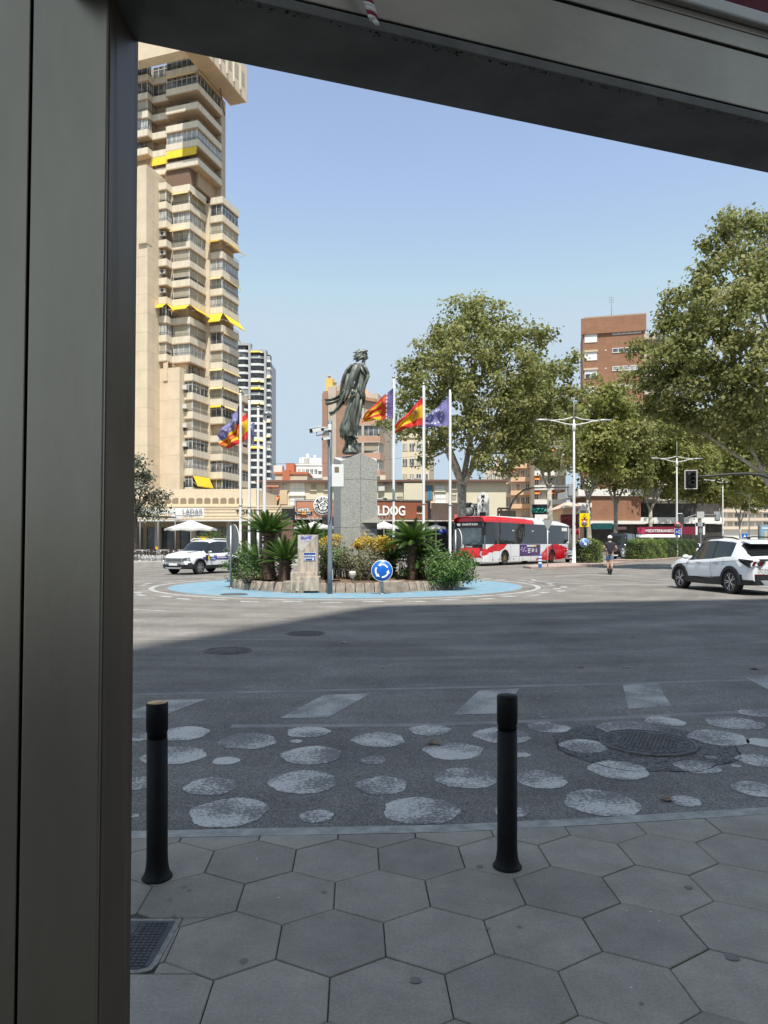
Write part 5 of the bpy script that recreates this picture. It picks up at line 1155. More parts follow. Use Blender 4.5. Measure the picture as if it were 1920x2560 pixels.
b=MB(); block(b,Lf,la(948),la(962),3,6,zr-.1,zr+.9); block(b,Lf,la(800),la(826),3,6,zr-.1,zr+.7); b.build('chimney',LW,lb,Lo2)

# ---------------------------------------------------------------- the bar: sign boards on its front
BY=74.0; bar_=thing('bar_building','low bar with a brown sign board edged by white bulbs and a dark shaded front','bar',(-5,BY,.3)); bo=V(-5,BY,.3)
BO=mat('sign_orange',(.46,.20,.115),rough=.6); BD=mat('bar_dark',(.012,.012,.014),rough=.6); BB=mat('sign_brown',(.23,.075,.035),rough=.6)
def bp(px,py,d=0): return P(px,py,BY)+V(0,d,0)
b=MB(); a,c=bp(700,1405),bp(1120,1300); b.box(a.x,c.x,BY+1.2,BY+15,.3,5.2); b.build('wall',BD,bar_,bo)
b=MB(); a,c=bp(705,1405),bp(733,1300); b.box(a.x,c.x,BY-.2,BY+1.1,.3,c.z); b.build('brick_pier',brickmat('red_brick',(.20,.09,.06),(.16,.07,.05),(.22,.15,.11),1,w=.4,h=.12,ms=.02),bar_,bo)
b=MB(); a,c=bp(737,1300),bp(838,1249); b.box(a.x,c.x,BY-.15,BY+.4,a.z,c.z); bd=b.build('sign_border',BD,bar_,bo)
b=MB(); a,c=bp(742,1295.5),bp(838,1254.5); b.box(a.x,c.x,BY-.2,BY-.151,a.z,c.z); b.build('sign_panel',BO,bar_,bo)
b=MB()
bulbs=[(739.5+i*3.25,1252) for i in range(30)]+[(739.5+i*3.25,1297.6) for i in range(30)]+[(739.5,1252+i*3.4) for i in range(1,14)]
for px,py in bulbs: b.ball(bp(px,py,-.19),.055,6)
b.build('bulb_row',M['white'],bar_,bo)
# round emblem
ec=bp(808,1264.5,-.22); er=23.8/F*BY
b=MB(); b.lathe([(er,0),(er,.12),(er*.93,.14),(.01,.14)],c=ec,n=48,ax=(0,-1,0)); em=b.build('emblem',M['white'],bar_,bo)
b=MB(); b.lathe([(er*.90,.142),(er*.895,.15),(.01,.15)],c=ec,n=48,ax=(0,-1,0)); b.build('emblem_face',BD,em,bo)
b=MB(); rr=random.Random(8)
for rr0,rr1 in ((.50,.47),): pass
pr=None; pts=[]
for k in range(40):
    a=2*math.pi*k/40; r_=er*(.44+.06*math.sin(5*a)+.04*math.sin(9*a+1)); pts.append(ec+V(r_*math.cos(a),-.152,r_*math.sin(a)))
b.slab(pts,V(0,-.01,0))
b.build('emblem_figure',M['white'],em,bo)
b=MB()
for pts in (((-.2,.15),(-.05,.22),(.1,.12),(.22,.2)),((-.25,-.02),(-.1,.03),(0,-.08),(.15,-.02),(.28,-.1)),((-.12,-.2),(0,-.25),(.14,-.2)),((-.3,.2),(-.22,.05),(-.3,-.1)),((.05,.3),(.15,.22),(.3,.15))): b.tube([ec+V(x*er,-.166,z*er) for x,z in pts],.035,5)
b.build('emblem_lines',BD,em,bo)
def ringtext(body,r_,a0,step,size,flip=False,sx=1):
    for i,ch in enumerate(body):
        if ch==' ': continue
        a=R(a0-step*i) if not flip else R(a0+step*i); up_=V(math.cos(a),0,math.sin(a))*(1 if not flip else -1); ex_=V(math.sin(a),0,-math.cos(a))*(1 if not flip else -1)
        o=text('emblem_letter',ch,frame(ec+V(math.cos(a)*r_,-.156,math.sin(a)*r_),ex_,up_),size,M['white'],em,.006,sx=sx,bold=.012); o.matrix_parent_inverse=Matrix.Translation(-bo)
ringtext('THE BULLDOG',er*.69,190,17.5,.46); ringtext('DRINKS AND FOOD',er*.70,212,8.6,.27,True,.9)
# beer badge
b=MB(); c0=bp(760,1278,-.22)
b.slab([c0+V(x,0,z) for x,z in ((-.58,.30),(.58,.30),(.70,-.02),(.95,-.04),(.92,-.3),(.5,-.38),(.2,-.52),(-.2,-.52),(-.5,-.38),(-.92,-.3),(-.95,-.04),(-.70,-.02))],V(0,-.08,0)); bg_=b.build('badge',BD,bar_,bo)
ptext(bg_,bo,'badge_lettering','AMSTEL',760,1274.8,BY-.32,.40,M['white'],bold=.012,sx=.92)
b=MB(); b.obox(c0+V(0,-.1,-.06),(1,0,0),(0,1,0),(0,0,1),.78,.01,.035); b.ball(c0+V(-.11,-.09,-.30),.14,10,0,(1,.3,1)); b.ball(c0+V(.11,-.09,-.30),.14,10,0,(1,.3,1)); b.build('badge_medals',mat('badge_gold',(.60,.27,.05),rough=.5),bg_,bo)
b=MB(); b.obox(c0+V(-.52,-.09,-.22),(1,0,-.12),(0,1,0),(.12,0,1),.2,.01,.03); b.obox(c0+V(.52,-.09,-.22),(1,0,.12),(0,1,0),(-.12,0,1),.2,.01,.03); b.build('badge_wings',M['offwhite'],bg_,bo)
# side board with large letters, turned towards the avenue
e_b=V(1,.22,0).normalized(); s0=P(896,1262,72.3); 
def sb(u_,z,d=0): return s0+e_b*u_+V(0,0,z-s0.z)+V(e_b.y,-e_b.x,0)*d
zA,zB=P(0,1297,73).z,P(0,1250,73).z
b=MB(); b.slab([sb(0,zA),sb(7.55,zA),sb(7.55,zB),sb(0,zB)],V(.05,.3,0)); b.build('side_board',BB,bar_,bo)
b=MB(); b.slab([sb(-.02,zB-.16,.04),sb(7.6,zB-.16,.04),sb(7.6,zB+.05,.04),sb(-.02,zB+.05,.04)],V(0,.06,0)); b.slab([sb(7.3,zA,.04),sb(7.6,zA,.04),sb(7.6,zB,.04),sb(7.3,zB,.04)],V(0,.06,0)); b.build('side_border',BD,bar_,bo)
b=MB()
for i in range(60): b.ball(sb(.1+i*.125,zB-.055,.06),.034,5)
b.build('bulb_row',M['offwhite'],bar_,bo)
ptext(bar_,bo,'large_lettering','BULLDOG',0,0,1,1,M['white'],sx=1).name='x'
bpy.data.objects.remove(bpy.data.objects['x'])
o=text('large_lettering','BULLDOG',frame(sb(2.5,(zA+zB)/2-.18,.06),e_b,(0,0,1)),1.36,M['white'],bar_,.05,'CENTER',sx=.78,bold=.03); o.matrix_parent_inverse=Matrix.Translation(-bo)
b=MB(); c=sb(6.35,(zA+zB)/2+.15,.06); b.slab([c+e_b*x+V(0,0,z) for x,z in ((-.25,0),(-.1,.28),(.3,.12),(.38,-.1),(.1,-.3),(-.15,-.25))],V(0,-.05,0)); b.build('badge',BD,bar_,bo)
b=MB(); b.tube([sb(6.1+.07*i,(zA+zB)/2-.40+.08*math.sin(i*1.7),.07) for i in range(13)],.035,5); b.build('script_lettering',M['offwhite'],bar_,bo)
b=MB(); b.slab([sb(0,zA-.1,.0),sb(13,zA-.1,.0),sb(13,zA-.22,2.2),sb(0,zA-.22,2.2)],V(0,0,-.1)); b.build('awning',mat('bar_awning',(.50,.45,.38),rough=.8,var=.08),bar_,bo)
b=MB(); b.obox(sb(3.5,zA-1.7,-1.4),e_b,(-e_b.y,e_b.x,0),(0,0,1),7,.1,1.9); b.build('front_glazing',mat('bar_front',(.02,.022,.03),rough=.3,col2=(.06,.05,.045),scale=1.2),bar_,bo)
b=MB()
for px,py,r_ in ((1102,1330,7),(1117,1327,6)): b.lathe([(r_/F*72,0),(r_/F*72,.06),(.01,.07)],c=P(px,py,72.0),n=24,ax=(0,-1,0))
b.build('advert_disc',[mat('blue_disc',(.03,.06,.32),rough=.4)],bar_,bo)
nb=thing('shop_building','plain dark brown shop front board to the right of the bar','shop',P(1090,1280,76)); no_=P(1090,1280,76)
b=MB(); e0=sb(7.65,zA-.05,.02); b.slab([e0,e0+e_b*5.4,e0+e_b*5.4+V(0,0,zB-zA-.2),e0+V(0,0,zB-zA-.2)],V(.05,.3,0)); b.build('board',mat('board_brown',(.095,.065,.05),rough=.6,var=.12),nb,no_)
b=MB(); b.obox(e0+e_b*3.4+V(e_b.y,-e_b.x,0)*.05+V(0,0,.35),e_b,(-e_b.y,e_b.x,0),(0,0,1),.9,.03,.22); b.build('pink_panel',mat('pink_panel',(.42,.12,.12),rough=.6),nb,no_)
b=MB(); b.obox(e0+e_b*2.7+V(.3,1.6,-1.8),e_b,(-e_b.y,e_b.x,0),(0,0,1),2.7,.1,1.75); b.build('glazing',GLD,nb,no_)

# ---------------------------------------------------------------- pylon sign, round sign, rear signs along the avenue
py_=thing('pylon_sign','white upright pylon sign with black letters MARI behind the bus','sign',P(1208,1300,70)-V(0,0,0)); pyo=P(1208,1300,70)
b=MB(); a,c=P(1194,1300,70),P(1223,1226,70); pts=[V(a.x,70,.3),V(c.x,70,.3),V(c.x,70,c.z-.9)]+[V((a.x+c.x)/2+(c.x-a.x)/2*math.cos(t),70,c.z-.9+.75*math.sin(t)) for t in arc(10,0,math.pi)][1:-1]+[V(a.x,70,c.z-.9)]
b.slab(pts,V(0,.35,0)); b.build('panel',M['white'],py_,pyo)
for i,ch in enumerate('MARI'): ptext(py_,pyo,'letter',ch,1207,1241+i*10.6,69.96,.42,M['black'],bold=.01)
b=MB(); a=P(1207,1287,69.9); b.box(a.x-.3,a.x+.3,69.8,69.98,a.z-.25,a.z+.25); b.build('plate',M['darkgrey'],py_,pyo)
rs=thing('round_sign_board','large round black sign with white lettering ring beside the tree trunk','sign',P(1172,1279,71)); ro=P(1172,1279,71); rr_=.92
b=MB(); b.lathe([(rr_,0),(rr_,.15),(.01,.16)],c=ro,n=40,ax=(0,-1,0)); b.build('rim',M['white'],rs,ro)
b=MB(); b.lathe([(rr_*.94,.161),(.01,.17)],c=ro,n=40,ax=(0,-1,0)); b.build('face',BD,rs,ro)
b=MB(); b.lathe([(rr_*.45,.171),(.01,.18)],c=ro,n=20,ax=(0,-1,0)); b.build('figure',M['offwhite'],rs,ro)
for i,ch in enumerate('BULLDOG'):
    a=R(62-19*i); up_=V(math.cos(a),0,math.sin(a)); o=text('letter',ch,frame(ro+V(math.cos(a)*rr_*.70,-.18,math.sin(a)*rr_*.70),V(math.sin(a),0,-math.cos(a)),up_),.36,M['white'],rs,.006,bold=.01); o.matrix_parent_inverse=Matrix.Translation(-ro)
def board(label,px0,py0,px1,py1,Y,col,words=(),legs=True,cat='sign'):
    a,c=P(px0,py1,Y),P(px1,py0,Y); o_=V((a.x+c.x)/2,Y,.3); t=thing('sign_board',label,cat,o_)
    b=MB(); b.box(a.x,c.x,Y,Y+.25,a.z,c.z); b.build('panel',col,t,o_)
    if legs:
        b=MB(); b.box(a.x+.1,a.x+.3,Y+.05,Y+.2,.2,a.z); b.box(c.x-.3,c.x-.1,Y+.05,Y+.2,.2,a.z); b.build('support',M['darkgrey'],t,o_)
    for body,px,py,sz,mm,shear in words: ptext(t,o_,'lettering',body,px,py,Y-.03,sz,mm,shear=shear,bold=.012)
    return t
TEAL=mat('teal_letters',(.05,.50,.42),rough=.5); PINK=mat('pink_letters',(.55,.06,.12),rough=.5)
board('black hoarding with teal letters PIZZA and a white 4 behind the bus',1331,1261,1380,1286,84,M['black'],(('PIZZA',1347,1276.5,.72,TEAL,.2),('4',1365,1276.5,.74,M['white'],.2)))
board('dark brown wooden sign with faint lettering above the bus roof',1250,1276,1290,1294,75,mat('dark_wood',(.045,.03,.022),rough=.8),(),True)
b=MB(); o_=P(1250,1270,75.4); 
for p,q in (((1245,1271),(1275,1271)),((1245,1271),(1245,1300)),((1246,1283),(1255,1272))): b.tube([P(*p,75.4),P(*q,75.4)],.1,6)
tag(b.build('timber_frame',bpy.data.materials['dark_wood']),'dark timber gantry frame beside the brown sign above the bus','frame')
board('dark red shop sign reading SUPER behind the rear of the bus',1403,1286,1446,1322,90,M['maroon'],(('SUPER',1416,1296,.62,mat('dim_red',(.32,.06,.07),rough=.6),0),),False)

# ---------------------------------------------------------------- generic apartment blocks farther off
def flats(label,px0,px1,pyt,Y,wallm,rows,cols,seed,yaw=0,depth=14,band=None,awnp=.0,awm=None,name='apartment_block',base=0,rowh=3.0,top_rows=0):
    r_=random.Random(seed); a=P(px0,pyt,Y); c=P(px1,pyt,Y); Fm=Frame2((a.x,Y,0),yaw); o_=V(a.x,Y,0); W_=(c.x-a.x)/math.cos(yaw); zt=a.z
    t=thing(name,label,'apartment building',o_); b=MB(); block(b,Fm,0,W_,0,depth,0,zt); b.build('wall',wallm,t,o_)
    b=MB(); block(b,Fm,-.2,W_+.2,-.2,depth+.2,zt,zt+.5); block(b,Fm,W_*.3,W_*.55,2,6,zt+.5,zt+2.6); b.build('roof',band or wallm,t,o_)
    cw=W_/cols
    wm_=None
    for i in range(rows):
        z=zt-2.6-i*rowh
        if z<2: break
        if band:
            b=MB(); b.obox(Fm(W_/2,-.55,z-.65),Fm.e1,Fm.e2,(0,0,1),W_/2,.55,.5); b.build('balcony',band,t,o_)
        for j in range(cols):
            st_=r_.choice((GLD,GLD,CURT,BLIND)); key='flat_window'+st_.name+f'{cw:.2f}'
            me=bpy.data.meshes.get(key)
            if me is None:
                b=MB(); b.box(-cw*.36,cw*.36,-.04,.02,-.75,.75,0)
                for q in (-.36,0,.36): b.box(cw*q-.05,cw*q+.05,-.07,-.04,-.75,.75,1)
                b.box(-cw*.38,cw*.38,-.07,-.041,.70,.80,1); o=b.build('window',[st_,ALU],t); me=o.data; me.name=key; o.name='window'
            else: o=link('window',me,t)
            o.location=Fm.e1*(cw*(j+.5))+Fm.e2*-.02+V(0,0,z+.75); o.rotation_euler=(0,0,-yaw)
            if r_.random()<awnp:
                b=MB(); b.slab([Fm(cw*(j+.05),-.1,z+1.7),Fm(cw*(j+.95),-.1,z+1.7),Fm(cw*(j+.95),-1.4,z+1.0),Fm(cw*(j+.05),-1.4,z+1.0)],V(0,0,-.05)); b.build('awning',awm,t,o_)
    return t,Fm,zt,W_
WW=mat('white_render',(.74,.72,.67),rough=.8,var=.06,scale=.3); BG=mat('beige_render',(.62,.52,.40),rough=.85,var=.07,scale=.3); PE=mat('peach_render',(.66,.45,.29),rough=.85,var=.06,scale=.3); RA=mat('red_awning',(.65,.10,.07),rough=.7); OA=bpy.data.materials['orange_awning']
t,Fm,zt,W_=flats('white terraced apartment block on the skyline between the dark tower and the brick tower',722,815,1163,210,WW,5,9,21,R(-4),16,WW,.1,WW)
b=MB(); block(b,Fm,3,9.5,2,9,zt,zt+2.4); block(b,Fm,5,5.8,3,4,zt+2.4,zt+3.8); block(b,Fm,7.2,7.9,3,4,zt+2.4,zt+3.4); b.build('penthouse',WW,t,t.location)
t,Fm,zt,W_=flats('small red and cream house roof showing left of the white terraced block',688,768,1186,150,BG,2,6,22,0,10,mat('terracotta',(.50,.17,.09),rough=.85)); b=MB(); block(b,Fm,1.6,3.1,-.6,2,zt-4,zt+.9); b.build('tower_bay',bpy.data.materials['terracotta'],t,t.location); b=MB(); block(b,Fm,-.5,1.3,1,4,zt+.4,zt+2.0); b.build('roof_house',WW,t,t.location)
flats('plain cream tower with narrow windows partly hidden behind the large tree',1004,1072,1095,140,mat('plain_cream',(.68,.60,.44),rough=.85,var=.05),8,4,23,R(8),14)
flats('beige apartment block with many balconies just right of the white pylon sign',1212,1278,1172,165,BG,9,7,24,R(18),16,BG,.04,RA)
flats('peach apartment block with red and orange awnings behind the middle trees',1277,1335,1130,160,PE,9,5,25,R(10),16,PE,.10,RA)
flats('tan apartment block with dark balcony bands behind the forked trees',1335,1412,1110,150,mat('tan_render',(.60,.47,.33),rough=.85),10,6,26,R(6),16,WW,.06,OA)
flats('cream building glimpsed through the avenue trees left of the far lamp posts',1690,1790,1185,190,BG,6,7,27,0,14,WW)
flats('pale building at the far end of the avenue between the tree trunks',1780,1960,1190,250,WW,6,10,28,0,14,BG)
flats('grey apartment block standing behind the right hand tree crowns',1590,1720,930,170,mat('grey_render',(.45,.41,.37),rough=.85),16,8,29,R(4),16,WW,.08,RA)
# small tiled pavilion roof beside the yellow sign
hv=thing('low_house','low building with a pale tiled hip roof behind the yellow warning sign','house',P(1435,1359,105)-V(0,0,H)); ho=P(1435,1359,105)-V(0,0,H)
b=MB(); a,c=P(1408,1270,105),P(1460,1270,105); b.box(a.x,c.x,105,113,0,a.z); b.build('wall',PE,hv,ho)
b=MB(); z0=P(0,1271,105).z; z1=P(0,1252,105).z; b.ring_loft([[V(a.x-.5,104.4,z0),V(c.x+.5,104.4,z0),V(c.x+.5,113.5,z0),V(a.x-.5,113.5,z0)],[V(a.x+1.4,108,z1),V(c.x-1.2,108,z1),V(c.x-1.2,110,z1),V(a.x+1.4,110,z1)]],sm=False); b.build('roof',mat('pale_tiles',(.58,.42,.32),rough=.9,var=.15,scale=2),hv,ho)

# ---------------------------------------------------------------- brown brick block, right of centre, with shops under it
BK=brickmat('brown_brick',(.37,.165,.085),(.30,.125,.063),(.36,.23,.15),1.0,w=.55,h=.17,ms=.022)
Bf=Frame2(P(1457,1359,125)-V(0,0,H),R(14)); Bo=Bf(0,0,0); bb=thing('brick_apartment_block','brown brick apartment block with white shutters and strip windows, upper right','apartment building',Bo)
zt=P(0,799,125).z; W_=10.3
b=MB(); block(b,Bf,0,W_,0,16,0,zt); block(b,Bf,-.3,W_+.2,-.3,.3,zt-2.7,zt+.1); b.build('wall',BK,bb,Bo)
b=MB(); block(b,Bf,.3,W_+.2,-.2,16.3,zt+.1,zt+.35); block(b,Bf,W_-.05,W_+2.4,.6,14,0,zt-3); b.build('roof',mat('roof_coping',(.38,.34,.29),rough=.8),bb,Bo)
b=MB(); p=Bf(5,3,zt); b.tube([p,p+V(0,0,4.6)],.05,5)
for q in range(4): b.tube([p+V(-.5,0,3.6+.3*q),p+V(.5,0,3.6+.3*q)],.025,4)
b.build('aerial',M['midgrey'],bb,Bo)
for k in range(10):
    z=zt-3.4-3.15*k
    if z<6: break
    b=MB(); b.obox(Bf(1.35,-.03,z),Bf.e1,Bf.e2,(0,0,1),1.05,.05,.72,0); b.obox(Bf(1.35,-.12,z+.9),Bf.e1,Bf.e2,(0,0,1),1.2,.14,.16,1)
    if k==2:
        b.obox(Bf(1.35,-.09,z-.3),Bf.e1,Bf.e2,(0,0,1),.95,.03,.36,2)
        for q in (-.95,0,.95): b.obox(Bf(1.35+q,-.12,z-.3),Bf.e1,Bf.e2,(0,0,1),.05,.03,.4,0)
    b.build('window',[M['white'],mat('lintel_cream',(.60,.48,.34),rough=.8) if k==0 else bpy.data.materials['lintel_cream'],GLD],bb,Bo)
    b=MB(); zz_=z+1.05-.4*0; b.obox(Bf(7.3,-.02,z+.75),Bf.e1,Bf.e2,(0,0,1),2.35,.04,.36,0)
    for q in range(6): b.obox(Bf(4.98+q*.93,-.06,z+.75),Bf.e1,Bf.e2,(0,0,1),.06,.03,.36,1)
    for q in (.36,-.36): b.obox(Bf(7.3,-.06,z+.75+q),Bf.e1,Bf.e2,(0,0,1),2.38,.04,.06,1)
    b.build('strip_window',[(CURT,GLD,CURT,M['offwhite'])[k%4] if k else CURT,ALU],bb,Bo)
    b=MB(); b.obox(Bf(3.85,-.02,z+.9),Bf.e1,Bf.e2,(0,0,1),.12,.03,.09); b.build('vent',M['white'],bb,Bo)
    b=MB(); b.obox(Bf(W_+1.1,.2,z-.4),Bf.e1,Bf.e2,(0,0,1),1.3,.5,.45); b.build('balcony',PCN,bb,Bo)
bl=thing('brick_shop_block','lower brick block with white bands and a shop row under the trees','shop building',P(1530,1359,112)-V(0,0,H)); Bl=Frame2(P(1478,1359,112)-V(0,0,H),R(-4)); blo=P(1530,1359,112)-V(0,0,H)
z0,z1=P(0,1302,112).z,P(0,1240,112).z
b=MB(); block(b,Bl,0,8.0,0,10,z0,z1); b.build('wall',BK,bl,blo)
b=MB(); block(b,Bl,-2.2,8.3,-.35,10,z1,z1+1.1); block(b,Bl,-2.2,.0,-.3,10,z0+2.1,z0+2.8); block(b,Bl,-2.2,8.6,-.4,2,z0-.5,z0); block(b,Bl,8.0,22,.5,10,z0-.4,z0+.6); b.build('band',WW,bl,blo)
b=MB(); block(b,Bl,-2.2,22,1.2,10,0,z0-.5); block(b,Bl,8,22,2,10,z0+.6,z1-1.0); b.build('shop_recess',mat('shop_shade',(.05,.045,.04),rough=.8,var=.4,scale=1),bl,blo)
def shopsign(label,px0,py0,px1,py1,Y,col,words=()):
    return board(label,px0,py0,px1,py1,Y,col,words,False,'shop sign')
shopsign('teal shop awning board under the brown brick block',1482,1308,1531,1323,104,mat('teal_board',(.08,.36,.36),rough=.6,var=.15,scale=2))
shopsign('red shop fascia with white capital letters beneath the avenue trees',1594,1317,1752,1336,104,mat('crimson_board',(.20,.012,.035),rough=.5),(('MEDITERRANEO',1649,1327.5,.56,M['white'],0),))
shopsign('pale pink shop fascia panel left of the red lettered one',1538,1317,1566,1324,103.8,mat('rose_board',(.60,.32,.30),rough=.6))
shopsign('bright pink panel at the left end of the red lettered fascia',1594,1319,1612,1334,103.6,mat('hot_pink',(.50,.04,.11),rough=.5))
rs_=thing('street_stall','low white awning of a terrace under the red fascia','awning',P(1640,1340,102)); so_=P(1640,1340,102)
b=MB(); b.slab([P(1590,1341,101),P(1700,1341,101),P(1700,1336,103),P(1590,1336,103)],V(0,0,-.15)); b.build('cloth',M['white'],rs_,so_)
b=MB()
for px in (1600,1640,1690): b.tube([P(px,1341,101.2),V(P(px,1341,101.2).x,101.2,.2)],.06,6)
b.build('pole',M['midgrey'],rs_,so_)
# ================================================================== VEHICLES
def wheel_meshes(rt_,wd,spokes,key,rimr=.70,dark=False):
    b=MB(); b.lathe([(rt_*rimr*.96,-wd*.42),(rt_*rimr,-wd/2),(rt_*.93,-wd/2),(rt_*.99,-wd*.36),(rt_,-wd*.2),(rt_,wd*.2),(rt_*.99,wd*.36),(rt_*.93,wd/2),(rt_*rimr,wd/2),(rt_*rimr*.96,wd*.42)],n=36,ax=(0,1,0)); ty=b
    c=MB(); rr=rt_*rimr
    c.lathe([(rr,-wd*.4),(rr,wd*.46),(rr*.93,wd*.46),(rr*.90,wd*.25),(.01,wd*.18)],n=36,ax=(0,1,0),m=1)
    for k in range(spokes):
        a=2*math.pi*k/spokes
        for da in ((-.19,.19) if spokes<8 else (0,)):
            p=V(rr*.10*math.cos(a),wd*.40,rr*.10*math.sin(a)); q=V(rr*.95*math.cos(a+da),wd*.42,rr*.95*math.sin(a+da)); d=(q-p).normalized(); s=V(-d.z,0,d.x)
            c.obox((p+q)/2,d,(0,1,0),s,(q-p).length/2,wd*.05,rr*(.055 if spokes<8 else .05),0)
    c.lathe([(rr*1.0,wd*.40),(rr*1.0,wd*.47),(rr*.95,wd*.47),(rr*.94,wd*.40)],n=36,ax=(0,1,0),m=0,cap=False); c.lathe([(rr*.17,wd*.3),(rr*.17,wd*.45),(.01,wd*.46)],n=16,ax=(0,1,0),m=0)
    return ty,c
def add_wheels(root,xs,yw,rt_,wd,spokes=5,rimm=None,rimr=.70):
    ty,rc=wheel_meshes(rt_,wd,spokes,'',rimr); o1=ty.build('tyre',M['tyre'],root); o2=rc.build('rim',[rimm or M['rim'],M['black']],root); m1,m2=o1.data,o2.data
    bpy.data.objects.remove(o1); bpy.data.objects.remove(o2)
    for x in xs:
        for sg in (1,-1):
            w_=link('wheel',m1,root,(x,sg*yw,rt_)); w_.rotation_euler=(0,0,0 if sg>0 else math.pi); link('rim',m2,w_)
def carbody(root,p,paint,glass=None):
    """lofted car body, local x forward, y left, z up. p: dict of profile functions / numbers"""
    L_,W_=p['L'],p['W']/2; xf,xr=p['xf'],p['xr']; rw=p['arch']; wz=p['wz']
    def lerp(tab,x):
        if x<=tab[0][0]: return tab[0][1]
        for (a,va),(c,vc) in zip(tab[:-1],tab[1:]):
            if a<=x<=c: 
                t=(x-a)/(c-a); t=t*t*(3-2*t)*p.get('smooth',.5)+t*(1-p.get('smooth',.5)); return va+(vc-va)*t
        return tab[-1][1]
    xs=set(np.linspace(-L_/2,L_/2,37).round(3))
    for xc in (xf,xr):
        xs|={round(xc+rw*math.cos(t),3) for t in arc(13,0,math.pi)}|{round(xc-rw-.004,3),round(xc+rw+.004,3)}
    for x in p['glass_x']: xs|={round(x,3),round(x+.07,3)}
    for x in (p['ws0'],p['ws1'],p['rw0'],p['rw1']): xs.add(round(x,3))
    xs=sorted(xs); st=[]
    for x in xs:
        zb=lerp(p['bottom'],x)
        for xc in (xf,xr):
            if abs(x-xc)<rw: zb=max(zb,wz+math.sqrt(max(0,rw*rw-(x-xc)**2)))
        zt_=lerp(p['top'],x); zbelt=min(lerp(p['belt'],x),zt_-.02); wx=lerp(p['plan'],x)*W_; zsh=zbelt-.10
        cab=max(0,zt_-zbelt-.08); tum=p['tumble']
        def y_at(z): 
            return z
        pts=[]
        prof=[(.30,.955),(.45,.985),(.62,1.0),(.80,.992)]
        for z,f in prof: pts.append((wx*f,max(zb,min(z*p.get('zs',1),zsh-.04))))
        pts[0]=(wx*.945,zb)
        pts.append((wx*.975,max(zb+.01,zsh))); pts.append((wx*.925,zbelt))
        if cab>.1: pts+= [(wx*(.925-tum*.55),zbelt+cab*.55),(wx*(.925-tum),zt_-.075),(wx*(.925-tum)-.10,zt_-.015),(0.3*wx,zt_+.005)]
        else: pts+= [(wx*.88,zbelt+(zt_-zbelt)*.5),(wx*.80,zbelt+(zt_-zbelt)*.8),(wx*.6,zt_-.012),(0.3*wx,zt_)]
        st.append(pts)
    n=len(st[0]); body=MB(); gl=MB(); tr=MB()
    rows=[]
    for x,pts in zip(xs,st): rows.append([V(x,y,z) for y,z in pts])
    def quad(mb,a,b_,c,d,sm): mb.poly([a,b_,c,d],0,sm)
    B={}
    vid={}
    def vx(mb,key,co):
        k=(id(mb),)+key
        if k not in vid: vid[k]=mb.vert(co)
        return vid[k]
    for i in range(len(xs)-1):
        x0,x1=xs[i],xs[i+1]; xm=(x0+x1)/2; pill=any(abs(xm-(g_+.035))<.036 for g_ in p['glass_x'][1:-1])
        for sg in (1,-1):
            for j in range(n-1):
                mb=body
                if j in (5,6) and p['glass_x'][0]<xm<p['glass_x'][-1]:
                    # side glass between the belt and the roof rail, clipped by the sloping screens
                    if min(rows[i][7].z-rows[i][5].z,rows[i+1][7].z-rows[i+1][5].z)>.12: mb=tr if pill else gl
                if j in (7,8) or (j in (6,) and False):
                    pass
                if j>=7 and (p['ws1']<xm<p['ws0'] or p['rw0']<xm<p['rw1']): mb=gl
                if j==0 and p.get('sillblack',True): mb=tr
                if j==1 and p.get('clad',0) : mb=body
                ids=[vx(mb,(i,j,sg),(rows[i][j].x,sg*rows[i][j].y,rows[i][j].z)),vx(mb,(i+1,j,sg),(rows[i+1][j].x,sg*rows[i+1][j].y,rows[i+1][j].z)),vx(mb,(i+1,j+1,sg),(rows[i+1][j+1].x,sg*rows[i+1][j+1].y,rows[i+1][j+1].z)),vx(mb,(i,j+1,sg),(rows[i][j+1].x,sg*rows[i][j+1].y,rows[i][j+1].z))]
                mb.face(ids if sg>0 else ids[::-1],0,True)
        mb=gl if (p['ws1']<xm<p['ws0'] or p['rw0']<xm<p['rw1']) else body
        a,c=rows[i][n-1],rows[i+1][n-1]
        ids=[vx(mb,(i,n-1,1),a),vx(mb,(i+1,n-1,1),c),vx(mb,(i+1,n-1,-1),(c.x,-c.y,c.z)),vx(mb,(i,n-1,-1),(a.x,-a.y,a.z))]; mb.face(ids,0,True)
        a,c=rows[i][0],rows[i+1][0]; tr.poly([(a.x,a.y,a.z),(a.x,-a.y,a.z),(c.x,-c.y,c.z),(c.x,c.y,c.z)])
    for i in (0,len(xs)-1):
        ring=[rows[i][j] for j in range(n)]+[V(q.x,-q.y,q.z) for q in rows[i][::-1]]
        body.poly(ring)
    body.build('body',paint,root,bevel=0); gl.build('windows',glass or M['glass'],root); tr.build('underbody',M['trim'],root)
    return lerp,rows,xs
def archring(b,xc,wz,r0,r1,yv,th,zmin):
    pr=None
    for k in range(25):
        t=math.pi*(-.06+1.12*k/24); q=[V(xc+r*math.cos(t),0,max(zmin,wz+r*math.sin(t))) for r in (r0,r1)]
        cur=[q[0]+V(0,yv,0),q[1]+V(0,yv,0)]
        if pr:
            b.poly([pr[0]+V(0,th,0),pr[1]+V(0,th,0),cur[1]+V(0,th,0),cur[0]+V(0,th,0)]); b.poly([pr[1]+V(0,th,0),pr[1]-V(0,th*3,0),cur[1]-V(0,th*3,0),cur[1]+V(0,th,0)]); b.poly([pr[0]+V(0,th,0),cur[0]+V(0,th,0),cur[0]-V(0,th*6,0),pr[0]-V(0,th*6,0)])
        pr=cur
def both(fn):
    for sg in (1,-1): fn(sg)

